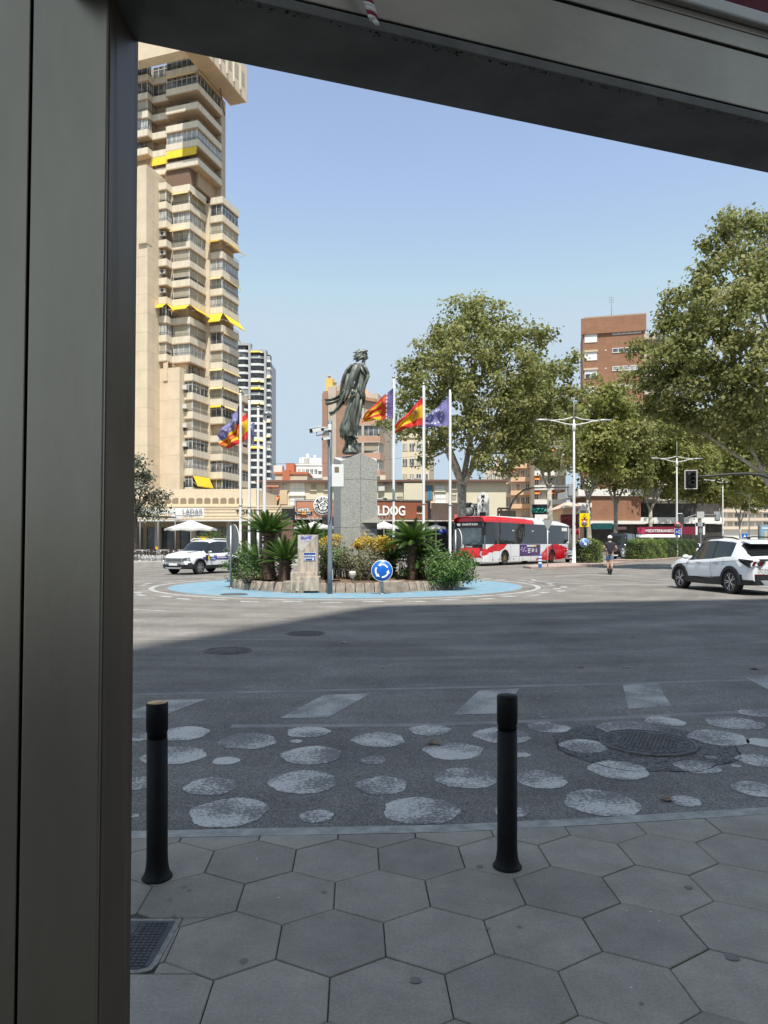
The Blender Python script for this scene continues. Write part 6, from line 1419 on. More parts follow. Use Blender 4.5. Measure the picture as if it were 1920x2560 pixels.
# ---- white SUV on the right (seen from its left rear)
def suv_right():
    f_=G(1708,1471,ROADZ); r_=G(1829.5,1484.5,ROADZ); d=(f_-r_).normalized(); L0=(f_-r_).length; hd=math.atan2(d.y,d.x)
    wb=2.68; W_=1.865; mid=(f_+r_)/2-V(-d.y,d.x,0)*(W_/2-.10)
    t=thing('suv_car','white sport utility car with black wheel arches cut by the right edge of the photo','car',(mid.x,mid.y,ROADZ),hd)
    p=dict(L=4.45,W=W_,xf=wb/2,xr=-wb/2,arch=.40,wz=.365,bottom=[(-2.25,.42),(-1.9,.30),(1.9,.24),(2.25,.38)],
        top=[(-2.23,1.02),(-2.10,1.10),(-1.98,1.16),(-1.45,1.55),(-1.1,1.615),(-.3,1.66),(.15,1.645),(.45,1.55),(1.12,1.10),(1.6,1.03),(2.0,.95),(2.18,.84),(2.25,.70)],
        belt=[(-2.3,1.0),(-1.5,1.12),(-1.05,1.10),(-.2,1.02),(.8,.965),(1.2,.98),(1.7,.90),(2.25,.62)],
        plan=[(-2.25,.86),(-2.05,.95),(-1.6,1.0),(1.4,1.0),(1.9,.94),(2.15,.83),(2.25,.72)],tumble=.20,ws0=1.14,ws1=.36,rw0=-2.02,rw1=-1.50,glass_x=[-1.30,-.42,.98],smooth=.35)
    carbody(t,p,M['paint_white']); add_wheels(t,(wb/2,-wb/2),W_/2-.115,.362,.235,5,rimr=.72)
    h=W_/2
    for x in (wb/2,-wb/2):
        for s in (1,-1): b=MB(); archring(b,x,.365,.375,.475,s*(h+.004),s*.014,.30); b.build('wheel_arch',M['trim'],t)
    b=MB()
    def sill(s): b.ring_loft([[V(-.93,s*(h-.03),.24),V(-.93,s*(h+.012),.26),V(-.93,s*(h+.010),.52),V(-.93,s*(h-.03),.50)],[V(0,s*(h-.03),.24),V(0,s*(h+.018),.26),V(0,s*(h+.012),.40),V(0,s*(h-.03),.40)],[V(.93,s*(h-.03),.24),V(.93,s*(h+.012),.26),V(.93,s*(h+.010),.44),V(.93,s*(h-.03),.42)]],sm=False)
    both(sill); b.build('sill',M['trim'],t)
    b=MB(); b.ring_loft([[V(-2.27,-.72,.30),V(-2.27,.72,.30),V(-2.29,.74,.62),V(-2.29,-.74,.62)],[V(-1.75,-.94,.28),V(-1.75,.94,.28),V(-1.75,.945,.60),V(-1.75,-.945,.60)]],sm=False); b.build('rear_bumper',M['trim'],t,bevel=.02)
    b=MB(); b.ring_loft([[V(-2.31,-.5,.30),V(-2.31,.5,.30),V(-2.31,.62,.44),V(-2.31,-.62,.44)],[V(-2.25,-.5,.30),V(-2.25,.5,.30),V(-2.25,.62,.44),V(-2.25,-.62,.44)]],sm=False); b.build('skid_plate',M['grey_metal'],t,bevel=.01)
    for s in (1,-1):
        b=MB(); b.obox((-2.27,s*.62,.60),(0,1,0),(1,0,0),(0,0,1),.14,.02,.022); b.build('reflector',M['tail'],t)
        o=MB(); o.slab([V(-2.235,s*.40,1.00),V(-2.12,s*.88,1.03),V(-1.72,s*.925,1.06),V(-1.78,s*.93,.97),V(-2.15,s*.88,.80),V(-2.245,s*.55,.86)],V(-.03,s*.02,0)); tl=o.build('tail_light',M['black'],t)
        for q in range(2):
            o=MB(); y=.50+.22*q; o.slab([V(-2.285,s*y,.985),V(-2.275,s*(y+.1),.99),V(-2.255,s*(y+.15),.85),V(-2.275,s*(y+.09),.86)],V(-.012,0,0)); o.build('lamp_element',M['tail'],tl)
        b=MB(); b.ball((.86,s*(h+.07),1.07),.12,14,0,(.62,.95,.62)); b.tube([(.82,s*(h-.06),1.03),(.84,s*(h+.02),1.04)],.03,8); b.build('mirror',[M['black'] if False else M['paint_white']],t)
        for x in (-.62,.28):
            b=MB(); b.obox((x,s*(h+.001),.90),(1,0,.05),(0,1,0),(0,0,1),.12,.018,.018); b.build('door_handle',M['chrome'],t,bevel=.008)
        b=MB(); b.tube([(-1.35,s*.66,1.63),(-1.1,s*.665,1.685),(-.2,s*.675,1.72),(.25,s*.66,1.685),(.4,s*.655,1.62)],.022,8); b.build('roof_rail',M['black'],t)
        b=MB()
        for pts in ([(-.36,.95),(-.40,.62),(-.42,.44)],[(.90,.96),(.92,.70),(.86,.40)],[(-1.02,1.06),(-1.0,.86)],[(-.93,.50),(.86,.44)]): b.tube([V(x,s*(h*.993+.004),z) for x,z in pts],.005,4)
        b.build('door_seam',M['darkgrey'],t)
        b=MB(); b.tube([V(x,s*(h*.985),z) for x,z in ((-2.0,1.02),(-1.3,.985),(-.4,.93),(.6,.885),(1.5,.83))],.007,4); b.build('body_crease',M['grey_metal'],t)
        b=MB(); b.slab([V(2.19,s*.42,.80),V(2.05,s*.78,.80),V(2.05,s*.80,.68),V(2.22,s*.45,.66)],V(.04,s*.01,0)); b.build('headlight',M['lamp_glass'],t)
    b=MB(); b.obox((-1.62,0,1.545),(1,0,.2),(0,1,0),(0,0,1),.22,.62,.018); b.build('spoiler',M['paint_white'],t,bevel=.01)
    b=MB(); b.obox((-2.255,0,.76),(0,1,0),(1,0,0),(0,0,1),.26,.012,.06); b.build('number_plate',M['white'],t)
    b=MB(); b.obox((-2.215,0,1.035),(0,1,0),(1,0,0),(0,0,1),.60,.02,.022); b.build('light_bar',M['black'],t)
    o=text('badge','HYUNDAI',frame(V(-2.262,.42,.74),V(0,-1,0),(0,0,1)),.085,M['darkgrey'],t,.004,'CENTER',sx=1.3)
    b=MB(); b.ball((-.9,0,1.66),.05,10,0,(1.6,.5,1)); b.build('aerial_fin',M['black'],t)
suv_right()

# ---- white SUV with blue stripe on the left (seen from its front left)
def suv_left():
    f_=G(497,1436,ROADZ); s_=.46; d=V(-s_,-math.sqrt(1-s_*s_),0); wb=2.67; W_=1.80; hd=math.atan2(d.y,d.x)
    mid=f_-d*wb/2-V(-d.y,d.x,0)*(W_/2-.1)
    t=thing('suv_car','white sport utility car with a violet side stripe at the far left','car',(mid.x,mid.y,ROADZ),hd)
    p=dict(L=4.34,W=W_,xf=wb/2,xr=-wb/2,arch=.395,wz=.35,bottom=[(-2.2,.42),(-1.9,.30),(1.9,.26),(2.2,.34)],
        top=[(-2.17,1.02),(-2.08,1.20),(-1.95,1.45),(-1.75,1.60),(-1.2,1.66),(-.2,1.69),(.2,1.66),(.42,1.60),(1.0,1.14),(1.3,1.09),(1.8,1.02),(2.05,.93),(2.17,.78)],
        belt=[(-2.2,1.0),(-1.4,1.06),(0,1.02),(.9,1.0),(1.3,1.0),(1.8,.92),(2.17,.66)],
        plan=[(-2.17,.90),(-1.9,.97),(-1.5,1.0),(1.5,1.0),(1.9,.95),(2.08,.86),(2.17,.78)],tumble=.18,ws0=1.02,ws1=.42,rw0=-2.08,rw1=-1.82,glass_x=[-1.5,-.45,.86],smooth=.3)
    carbody(t,p,M['paint_white'],M['glass']); add_wheels(t,(wb/2,-wb/2),W_/2-.12,.348,.225,6,rimr=.70); h=W_/2
    for x in (wb/2,-wb/2):
        for s in (1,-1): b=MB(); archring(b,x,.35,.37,.44,s*(h+.004),s*.012,.30); b.build('wheel_arch',M['trim'],t)
    b=MB(); b.ring_loft([[V(2.20,-.66,.30),V(2.20,.66,.30),V(2.22,.70,.50),V(2.22,-.70,.50)],[V(1.78,-.90,.28),V(1.78,.90,.28),V(1.78,.91,.52),V(1.78,-.91,.52)]],sm=False); b.build('front_bumper',M['trim'],t,bevel=.02)
    b=MB(); b.ring_loft([[V(2.235,-.42,.29),V(2.235,.42,.29),V(2.235,.55,.36),V(2.235,-.55,.36)],[V(2.15,-.42,.29),V(2.15,.42,.29),V(2.15,.55,.36),V(2.15,-.55,.36)]],sm=False); b.build('skid_plate',M['grey_metal'],t)
    b=MB(); b.slab([V(2.19,-.52,.80),V(2.19,.52,.80),V(2.20,.46,.64),V(2.20,-.46,.64)],V(.02,0,0)); 
    for q in range(4): b.obox((2.225,0,.66+q*.037),(0,1,0),(1,0,0),(0,0,1),.46,.008,.006,1)
    b.build('grille',[M['black'],M['grey_metal']],t)
    b=MB(); b.obox((2.235,0,.50),(0,1,0),(1,0,0),(0,0,1),.26,.012,.055); b.build('number_plate',M['white'],t)
    for s in (1,-1):
        b=MB(); b.slab([V(2.17,s*.50,.82),V(2.0,s*.84,.86),V(1.95,s*.87,.74),V(2.19,s*.48,.66)],V(.045,s*.015,0)); hl=b.build('headlight',M['lamp_glass'],t)
        b=MB(); b.slab([V(2.225,s*.55,.76),V(2.12,s*.74,.79),V(2.12,s*.74,.72),V(2.235,s*.54,.68)],V(.012,s*.01,0)); b.build('lamp_unit',M['darkgrey'],hl)
        b=MB(); b.slab([V(2.16,s*.62,.56),V(1.9,s*.90,.58),V(1.9,s*.90,.34),V(2.18,s*.55,.34)],V(.03,s*.015,0)); b.build('fog_light_surround',M['trim'],t)
        b=MB(); b.ball((.74,s*(h+.09),1.08),.12,14,0,(.6,1,.62)); b.tube([(.70,s*(h-.06),1.03),(.72,s*(h+.03),1.04)],.03,8); b.build('mirror',M['paint_silver'],t)
        b=MB(); b.tube([(-1.6,s*.64,1.65),(-1.2,s*.65,1.73),(.1,s*.65,1.75),(.35,s*.63,1.64)],.025,8); b.build('roof_rail',M['offwhite'],t)
        b=MB(); b.obox((.18,s*(h+.004),.78),(1,0,0),(0,1,0),(0,0,1),.95,.004,.075); st_=b.build('side_stripe',mat('violet_stripe',(.07,.055,.27),rough=.4),t)
        b=MB(); b.obox((.72,s*(h+.010),.80),(1,0,0),(0,1,0),(0,0,1),.085,.003,.09); b.build('crest',M['sign_yellow'],st_)
        b=MB(); b.obox((.42,s*(h+.010),.74),(1,0,0),(0,1,0),(0,0,1),.17,.003,.08); b.build('stripe_patch',mat('patch_blue',(.10,.16,.45),rough=.4),st_)
        b=MB()
        for q in range(5): b.obox((.42-.12+q*.06,s*(h+.0145),.76),(1,0,0),(0,1,0),(0,0,1),.02,.002,.018)
        b.tube([V(.12-.09*q,s*(h+.006),.77+.035*(q%2)) for q in range(9)],.018,5); b.build('stripe_marks',M['white'],st_)
        b=MB(); b.obox((.87,s*(h+.012),.80),(1,0,0),(0,1,0),(0,0,1),.07,.012,.15); b.build('fender_vent',M['trim'],t)
        for x in (-.6,.25):
            b=MB(); b.obox((x,s*(h+.006),.93),(1,0,0),(0,1,0),(0,0,1),.1,.016,.016); b.build('door_handle',M['chrome'],t)
    b=MB(); b.box(.05,.13,-.09,.09,1.70,1.77); b.build('roof_light',M['sign_yellow'],t,bevel=.01)
    b=MB(); b.tube([(1.7,.38,1.045),(1.3,.44,1.10),(1.05,.46,1.125)],.012,5); b.build('bonnet_crease',M['darkgrey'],t)
suv_left()

# ---- red and white city bus
def bus():
    c0=V(6.65,47.0,0); d=V(-.62,-.78,0).normalized(); L_,W_,Ht=13.5,2.52,3.28; lft=V(-d.y,d.x,0)
    mid=c0-d*L_/2-lft*W_/2; t=thing('city_bus','red and white city bus with dark windows and a purple advert turning off the avenue','bus',(mid.x,mid.y,ROADZ),math.atan2(d.y,d.x))
    hl,hw=L_/2,W_/2
    def lower(s,z):           # livery below the windows: s metres from the front
        y=lambda pts:[v for v in [None]]
        def cur(tab,s):
            if s<=tab[0][0]: return tab[0][1]
            for (a,va),(c,vc) in zip(tab[:-1],tab[1:]):
                if a<=s<=c: return va+(vc-va)*(s-a)/(c-a)
            return tab[-1][1]
        if s<3.2 and z>cur([(0,.62),(.5,.86),(1.2,.95),(2.0,1.0),(2.6,1.16),(3.2,1.5)],s) and z<cur([(0,1.14),(.5,1.2),(1.2,1.46),(9,1.6)],s): return 1
        if s>7.2 and z<cur([(7.2,.2),(8.4,.78),(9.25,1.22),(10.2,1.43),(11.2,1.44),(12.2,1.32),(13.6,.92)],s): return 1
        return 0
    bw=MB(); bg=MB()
    nx=108; zs=[.26,.32,.40,.5,.58,.66,.74,.82,.90,.98,1.06,1.14,1.22,1.30,1.38,1.46]
    rk_=lambda x:.16*max(0,(abs(x)-hl+.5)/.5)**2           # plan rounding at the ends
    arches=(hl-2.75,hl-10.15); ar=.56
    for sg in (1,-1):
        for i in range(nx):
            x0=hl-L_*i/nx; x1=hl-L_*(i+1)/nx; s=L_*(i+.5)/nx; xm=(x0+x1)/2
            for z0,z1 in zip(zs[:-1],zs[1:]):
                zm=(z0+z1)/2
                if any((xm-a)**2+(zm-.48)**2<ar*ar for a in arches): continue
                lift=max(0,(s-11.3)*.055) if zm<.5 else 0
                f=lambda x,z:V(x,sg*(hw-rk_(x)-.03*max(0,.6-z)),z+(max(0,(hl-x-11.3))*.07 if z<.5 else 0))
                bw.poly([f(x0,z0),f(x1,z0),f(x1,z1),f(x0,z1)],lower(s,zm))
    # roof shell and cant rail
    prof=[(hw,2.92),(hw-.01,3.02),(hw-.06,3.14),(hw-.20,3.23),(hw-.5,3.28),(0,3.29)]
    prof2=prof+[(-y,z) for y,z in prof[-2::-1]]
    nxr=36
    def roofz(x): 
        s=hl-x; return (.10*math.exp(-((s-2.2)/2.6)**2)) - max(0,(s-11.6))*.11
    for i in range(nxr):
        x0=hl-L_*i/nxr; x1=hl-L_*(i+1)/nxr; s=L_*(i+.5)/nxr
        for (y0,z0),(y1,z1) in zip(prof2[:-1],prof2[1:]):
            g=lambda x,y,z:V(x,y*(1-.06*max(0,(abs(x)-hl+.5)/.5)**2),z+roofz(x)*(1 if z>2.95 else .25)-.10*max(0,(x-hl+.35)/.35)**2*(z-2.9))
            red=s<7.4-(.5*(max(z0,z1)-2.92)/.35) and s>-1
            bw.poly([g(x0,y0,z0),g(x1,y0,z0),g(x1,y1,z1),g(x0,y1,z1)],1 if red else 0,True)
    # front and rear faces
    def fx(y,z): return hl-.14*(abs(y)/hw)**3-.16*max(0,(z-1.2)/2)**1.5+.05*math.sin(min(1,max(0,(z-.3)/.9))*math.pi)
    ny=18
    for j in range(ny):
        y0,y1=-hw+W_*j/ny+.0,-hw+W_*(j+1)/ny
        for z0,z1 in zip([.26,.4,.55,.7,.85,1.0,1.12],[.4,.55,.7,.85,1.0,1.12,1.22]):
            ym=(y0+y1)/2; zm=(z0+z1)/2; bw.poly([V(fx(y,z),y*(1-.00*z),z) for y,z in ((y0,z0),(y1,z0),(y1,z1),(y0,z1))],1 if zm>.52+.0*abs(ym) and not(abs(ym)>1.05 and zm<.72) else 0,True)
        for z0,z1 in zip([2.98,3.1,3.2],[3.1,3.2,3.30]): bw.poly([V(fx(y,z),y*(1-.06),z) for y,z in ((y0,z0),(y1,z0),(y1,z1),(y0,z1))],1,True)
    bw.poly([(-hl,-hw+.16,.6),(-hl,hw-.16,.6),(-hl,hw-.16,2.92),(-hl,-hw+.16,2.92)],0); bw.poly([(-hl,-hw+.16,.6),(hl,-hw,.27),(hl,hw,.27),(-hl,hw-.16,.6)],2); bw.poly([(-hl+.02,-hw+.2,2.9),(hl-.3,-hw+.1,2.9),(hl-.3,hw-.1,2.9),(-hl+.02,hw-.2,2.9)],2)
    bw.poly([(-hl,-1.1,2.9),(-hl,1.1,2.9),(-hl+.1,1.0,3.0),(-hl+.1,-1.0,3.0)],0)
    for i in range(1): pass
    bw.build('body',[M['paint_white'],M['bus_red'],M['black']],t,fix=False)
    # rear pillar in white, window band in dark glass
    b=MB()
    for sg in (1,-1):
        pts=[(hl-12.55,1.46),(hl-13.5,1.46),(hl-13.5,2.95),(hl-13.28,2.95),(hl-13.32,1.75),(hl-13.05,1.58)]
        b.slab([V(x,sg*(hw-.07-(.10 if x<-hl+.4 else 0)),z) for x,z in pts],V(0,sg*.08,0))
    b.build('rear_pillar',M['paint_white'],t)
    bgl=mat('bus_glass',(.012,.013,.014),rough=.03,spec=.9)
    bays=[.0,1.35,3.05,5.0,6.9,8.8,10.7,12.4,13.35]
    for sg in (1,-1):
        for s0,s1 in zip(bays[:-1],bays[1:]):
            b=MB(); x0,x1=hl-s0-.012,hl-s1+.012
            zlow=1.46 if s0>.5 else 1.22
            b.slab([V(x0-.0,sg*(hw-rk_(x0)-.035),1.24 if s0<.5 else 1.46),V(x1,sg*(hw-rk_(x1)-.035),1.46),V(x1,sg*(hw-rk_(x1)-.045),2.95),V(x0,sg*(hw-rk_(x0)-.055),2.95)],V(0,sg*.035,0)); b.build('window',bgl,t)
    b=MB(); b.poly([(-hl-.005,-1.0,1.5),(-hl-.005,1.0,1.5),(-hl-.005,1.0,2.7),(-hl-.005,-1.0,2.7)]); b.build('rear_window',bgl,t)
    ws=MB()
    for j in range(ny):
        y0,y1=-hw+.02+(W_-.04)*j/ny,-hw+.02+(W_-.04)*(j+1)/ny
        for z0,z1 in zip(np.linspace(1.22,2.98,9)[:-1],np.linspace(1.22,2.98,9)[1:]): ws.poly([V(fx(y,z)+.004,y,z) for y,z in ((y0,z0),(y1,z0),(y1,z1),(y0,z1))],1 if z1>2.55 or z0<1.42 else 0,True)
    ws.build('windscreen',[mat('screen_glass',(.035,.05,.055),rough=.05,spec=.8,col2=(.10,.13,.14),scale=1.1),M['black']],t)
    o=text('destination_display','PONIENTE PLAZA',frame(V(fx(.0,2.78)+.02,.05,2.78),V(0,1,0),V(-.16,0,1)),.19,M['white'],t,.004,sx=.8)
    b=MB()
    for k in range(4): b.obox((fx(-.85,2.78)+.02,-.95+k*.07,2.78),(0,1,.5),(1,0,0),(0,-.5,1),.02,.004,.08)
    b.build('route_number',M['white'],t)
    b=MB(); b.lathe([(.12,0),(.12,.01),(.085,.01),(.085,.0)],c=(fx(-.45,1.30)+.012,-.45,1.31),n=20,ax=(1,0,0)); b.build('front_emblem',M['white'],t)
    text('front_lettering','avanza',frame(V(fx(.05,1.31)+.014,.05,1.31),V(0,1,0),V(0,0,1)),.20,M['white'],t,.004)
    for sg in (1,-1):
        b=MB(); b.slab([V(hl-.03,sg*.92,.98),V(hl-.16,sg*1.15,1.04),V(hl-.22,sg*1.2,.62),V(hl-.07,sg*1.02,.55),V(hl-.0,sg*.88,.75)],V(.05,sg*.03,0)); h_=b.build('headlight',M['lamp_glass'],t)
        b=MB(); b.lathe([(.085,0),(.085,.03),(.01,.035)],c=(hl-.06,sg*1.03,.86),n=16,ax=(1,sg*.4,0)); b.lathe([(.075,0),(.075,.03),(.01,.035)],c=(hl-.07,sg*1.04,.68),n=16,ax=(1,sg*.4,0)); b.build('lamp_unit',M['darkgrey'],h_)
        b=MB(); b.tube([(hl-.12,sg*(hw-.15),2.80),(hl+.25,sg*(hw+.02),2.78),(hl+.30,sg*(hw+.10),2.6)],.035,8); b.obox((hl+.28,sg*(hw+.10),2.30),(0,1,0),(1,0,0),(0,0,1),.13,.06,.25); b.build('mirror',M['black'],t,bevel=.02)
    b=MB(); b.tube([(hl-.02,-.4,1.28),(hl+.02,.1,1.5),(hl-.05,.5,1.75)],.014,5); b.tube([(hl-.02,.4,1.28),(hl+.02,.75,1.5),(hl-.05,1.0,1.72)],.014,5); b.build('wiper',M['black'],t)
    # advert
    b=MB(); x0,x1=hl-4.85,hl-8.1; b.box(x1,x0,hw-.002,hw+.012,.62,1.44); ad=b.build('advert_panel',M['purple'],t)
    b=MB(); b.obox((hl-6.7,hw+.016,1.33),(1,0,0),(0,1,0),(0,0,1),.75,.003,.055,0); b.obox((hl-7.25,hw+.0165,1.33),(1,0,0),(0,1,0),(0,0,1),.2,.004,.05,1)
    for q in range(3): b.obox((hl-6.3,hw+.016,1.12-q*.13),(1,0,0),(0,1,0),(0,0,1),.22-.03*q,.003,.035,0)
    for q in range(3): b.obox((hl-7.45,hw+.016,1.10-q*.1),(1,0,0),(0,1,0),(0,0,1),.12,.003,.025,0)
    for q in range(6): b.lathe([(.09,0),(.01,.004)],c=(hl-5.1-.14*q,hw+.014,1.05+.14*math.sin(q*2.1)),n=7,ax=(0,1,0),m=2)
    b.build('advert_print',[M['white'],M['sign_yellow'],mat('lilac_print',(.45,.32,.55),rough=.5)],ad)
    text('advert_figures','24',frame(V(hl-6.88,hw+.017,1.0),V(-1,0,0),(0,0,1)),.36,M['white'],ad,.003,bold=.01)
    b=MB()
    for s,z0,z1 in ((1.0,.28,.92),(2.0,.28,.98),(3.55,.28,1.44),(8.15,.28,1.44),(4.85,.28,.62),(6.6,.28,.62),(11.9,.5,1.40),(12.6,.5,1.28)): b.box(hl-s-.008,hl-s+.008,hw-.03,hw+.003,z0,z1)
    b.box(hl-8.1,hl-3.6,hw-.03,hw+.003,.60,.612); b.build('panel_seam',M['darkgrey'],t)
    for s in (4.0,5.35,7.6,1.1,1.9):
        b=MB(); b.obox((hl-s,hw+.004,.42),(1,0,0),(0,1,0),(0,0,1),.035,.006,.05); b.build('latch',M['darkgrey'],t)
    for s in (3.9,6.9,9.6):
        b=MB(); b.obox((hl-s,hw+.004,2.42),(1,0,0),(0,1,0),(0,0,1),.14,.003,.04); b.build('window_sticker',M['offwhite'],t)
    b=MB(); b.obox((hl-12.4,hw-.0,2.62),(1,0,0),(0,1,0),(0,0,1),.5,.004,.13); b.build('rear_logo',M['white'],t)
    for sg in (1,-1):
        for a in arches: b=MB(); archring(b,a,.48,.55,.62,sg*(hw-.0),sg*.006,.27); b.build('wheel_arch',M['black'],t)
    b=MB()
    for a in arches: b.box(a-.6,a+.6,-hw+.03,hw-.32,.28,1.1)
    b.build('wheel_well',M['black'],t)
    add_wheels(t,(arches[0],),hw-.17,.48,.28,10,mat('gold_hub',(.45,.30,.12),rough=.4,metal=.6),.62); add_wheels(t,(arches[1],),hw-.17,.48,.28,10,M['bus_red'],.62)
    b=MB(); b.box(-3,4.5,-.8,.8,3.27,3.42); b.build('roof_pod',M['paint_white'],t,bevel=.05)
bus()

# ---- simpler traffic along the avenue
def small_car(name,label,x,y,hd,paint,L_=4.1,W_=1.74,Ht=1.48,van=False,cat='car',z=ROADZ):
    t=thing(name,label,cat,(x,y,z),hd)
    a=L_/2; wb=L_*.61
    if van: top=[(-a,2.0),(-a+.1,Ht-.05),(-a+.4,Ht),(a*.35,Ht),(a*.52,Ht-.12),(a*.82,1.22),(a*.95,1.05),(a,.8)]; belt=[(-a,1.2),(a*.6,1.2),(a*.85,1.08),(a,.7)]; ws0,ws1=a*.83,a*.53; gx=[-a*.8,-.1,a*.3,a*.72]; arch=.42; wz=.36
    else: top=[(-a,.95),(-a+.1,1.0),(-a+.22,1.08),(-a+.6,Ht-.07),(-.6,Ht),(.1,Ht-.01),(.35,Ht-.07),(1.0,1.0),(1.5,.92),(a-.1,.78),(a,.62)]; belt=[(-a,.9),(-.8,.95),(.9,.90),(1.5,.84),(a,.55)]; ws0,ws1=1.02,.33; gx=[-a+.7,-.35,.9]; arch=.36; wz=.31
    p=dict(L=L_,W=W_,xf=wb/2+.03,xr=-wb/2+.03,arch=arch,wz=wz,bottom=[(-a,.35),(-a+.3,.24),(a-.3,.22),(a,.3)],top=top,belt=belt,plan=[(-a,.88),(-a+.25,.97),(-a*.6,1),(a*.6,1),(a-.25,.92),(a,.76)],tumble=.10 if van else .2,ws0=ws0,ws1=ws1,rw0=-a+.2 if not van else -99,rw1=-a+.62 if not van else -98,glass_x=gx,smooth=.3,zs=1)
    carbody(t,p,paint); add_wheels(t,(wb/2+.03,-wb/2+.03),W_/2-.12,wz*.98,.2,5 if not van else 9)
    zl=.68 if not van else .95
    for s in (1,-1):
        b=MB(); b.slab([V(a-.05,s*W_*.28,zl+.1),V(a-.24,s*W_*.45,zl+.13),V(a-.25,s*W_*.46,zl-.03),V(a-.03,s*W_*.3,zl-.05)],V(.045,s*.015,0)); b.build('headlight',M['lamp_glass'],t)
        b=MB(); b.slab([V(-a+.02,s*W_*.33,zl+.2),V(-a+.1,s*W_*.46,zl+.2),V(-a+.1,s*W_*.46,zl),V(-a+.02,s*W_*.33,zl)],V(-.04,s*.01,0)); b.build('tail_light',M['tail'],t)
        b=MB(); b.ball((ws0-.3,s*(W_/2+.08),(.98 if not van else 1.32)),.10,10,0,(.6,1,.8 if not van else 1.5)); b.build('mirror',paint if not van else M['black'],t)
    b=MB(); b.slab([V(a-.02,-W_*.26,zl-.06),V(a-.02,W_*.26,zl-.06),V(a-.01,W_*.24,zl-.2),V(a-.01,-W_*.24,zl-.2)],V(.03,0,0)); b.build('grille',M['black'],t)
    b=MB(); b.obox((a+.02,0,.42),(0,1,0),(1,0,0),(0,0,1),.26,.012,.055); b.build('number_plate',M['white'],t)
    return t
av=math.atan2(-1,-.667)               # towards the viewer along the avenue
def atpx(px,Y): return ((px-CX)/F*Y,Y)
x,y=atpx(1553,68); small_car('delivery_van','black van with large windows waiting behind the scooter rider',x,y,av+R(4),M['paint_black'],5.4,2.0,2.5,True,'van')
x,y=atpx(1572,64); small_car('parked_car','silver car with its nose showing past the left end of the hedge',x+1.0,y+1.2,av,M['paint_silver'])
x,y=atpx(1652,82); small_car('parked_car','bright red car whose roof shows above the long hedge',x,y,av,M['paint_red'],4.2,1.8,1.75)
x,y=atpx(1712,86); small_car('estate_car','white estate car at the right end of the long hedge',x,y,math.pi+R(12),M['paint_white'],4.4,1.75,1.62)
x,y=atpx(1444,56); small_car('parked_car','pale car behind the first hedge beside the bus rear',x+.6,y+1.0,av,M['paint_silver'],4.0,1.7,1.5)
x,y=atpx(1735,112); small_car('parked_car','dark car far along the avenue beneath the trees',x,y,av,M['paint_black'],4.2,1.75,1.5)

# ---- electric scooter and rider (seen from behind)
def skin_mesh(name,nodes,edges,mats_,root,levels=2,loc=(0,0,0)):
    """nodes: name->(x,y,z,r or (rx,ry)); grow one continuous surface"""
    names=list(nodes); me=bpy.data.meshes.new(name); me.from_pydata([nodes[n][:3] for n in names],[(names.index(a),names.index(c)) for a,c in edges],[])
    o=bpy.data.objects.new(name,me); COL.objects.link(o); o.modifiers.new('S','SKIN'); 
    for i,n in enumerate(names):
        r_=nodes[n][3]; me.skin_vertices[0].data[i].radius=r_ if hasattr(r_,'__len__') else (r_,r_); me.skin_vertices[0].data[i].use_root=(i==0)
    o.modifiers['S'].use_smooth_shade=True; sb_=o.modifiers.new('U','SUBSURF'); sb_.levels=levels; sb_.render_levels=levels
    dg=bpy.context.evaluated_depsgraph_get(); m2=bpy.data.meshes.new_from_object(o.evaluated_get(dg)); bpy.data.objects.remove(o)
    m2.materials.clear(); m2.materials.append(mats_); m2.polygons.foreach_set('use_smooth',[True]*len(m2.polygons)); m2.name=name
    return link(name,m2,root)
sp_=G(1527,1437,ROADZ); av_up=math.atan2(1,.25)
sc=thing('electric_scooter','dark electric kick scooter ridden away along the road','scooter',(sp_.x,sp_.y,ROADZ),R(78))       # local x = forward
b=MB(); b.box(.12,.78,-.085,.085,.13,.19); b.build('deck',M['black'],sc,bevel=.02)
for x in (.0,.98):
    b=MB(); b.lathe([(.085,-.035),(.115,-.035),(.127,-.015),(.127,.015),(.115,.035),(.085,.035)],c=(x,0,.127),n=24,ax=(0,1,0)); w_=b.build('wheel',M['tyre'],sc); b=MB(); b.lathe([(.084,-.03),(.084,.03),(.01,.034)],c=(x,0,.127),n=16,ax=(0,1,0)); b.build('hub',M['midgrey'],w_)
b=MB(); b.tube([(-.16,0,.22),(-.08,0,.275),(.02,0,.285),(.14,0,.2)],[.03,.045,.045,.03],8); b.build('mudguard',M['trim'],sc)
b=MB(); b.tube([(.80,0,.16),(.93,0,.32),(.86,0,1.12)],[.03,.03,.025],8); b.tube([(.98,0,.13),(.95,0,.30)],.028,8); b.build('steering_column',M['black'],sc)
b=MB(); b.tube([(.86,-.29,1.13),(.85,-.1,1.14),(.85,.1,1.14),(.86,.29,1.13)],.017,8); b.build('handlebar',M['black'],sc)
b=MB(); b.obox((-.20,0,.25),(0,1,0),(1,0,0),(0,0,1),.05,.012,.03); b.build('tail_light',M['tail'],sc)
pr_=thing('person','person in a dark t-shirt, blue shorts and white helmet standing on the electric scooter','person',(sp_.x,sp_.y,ROADZ),R(78))
SKIN=mat('skin',(.46,.27,.19),rough=.6); SHIRT=mat('dark_shirt',(.016,.017,.024),rough=.85,bump=.2,bscale=14); DENIM=mat('blue_shorts',(.10,.17,.28),rough=.85,var=.25,scale=14)
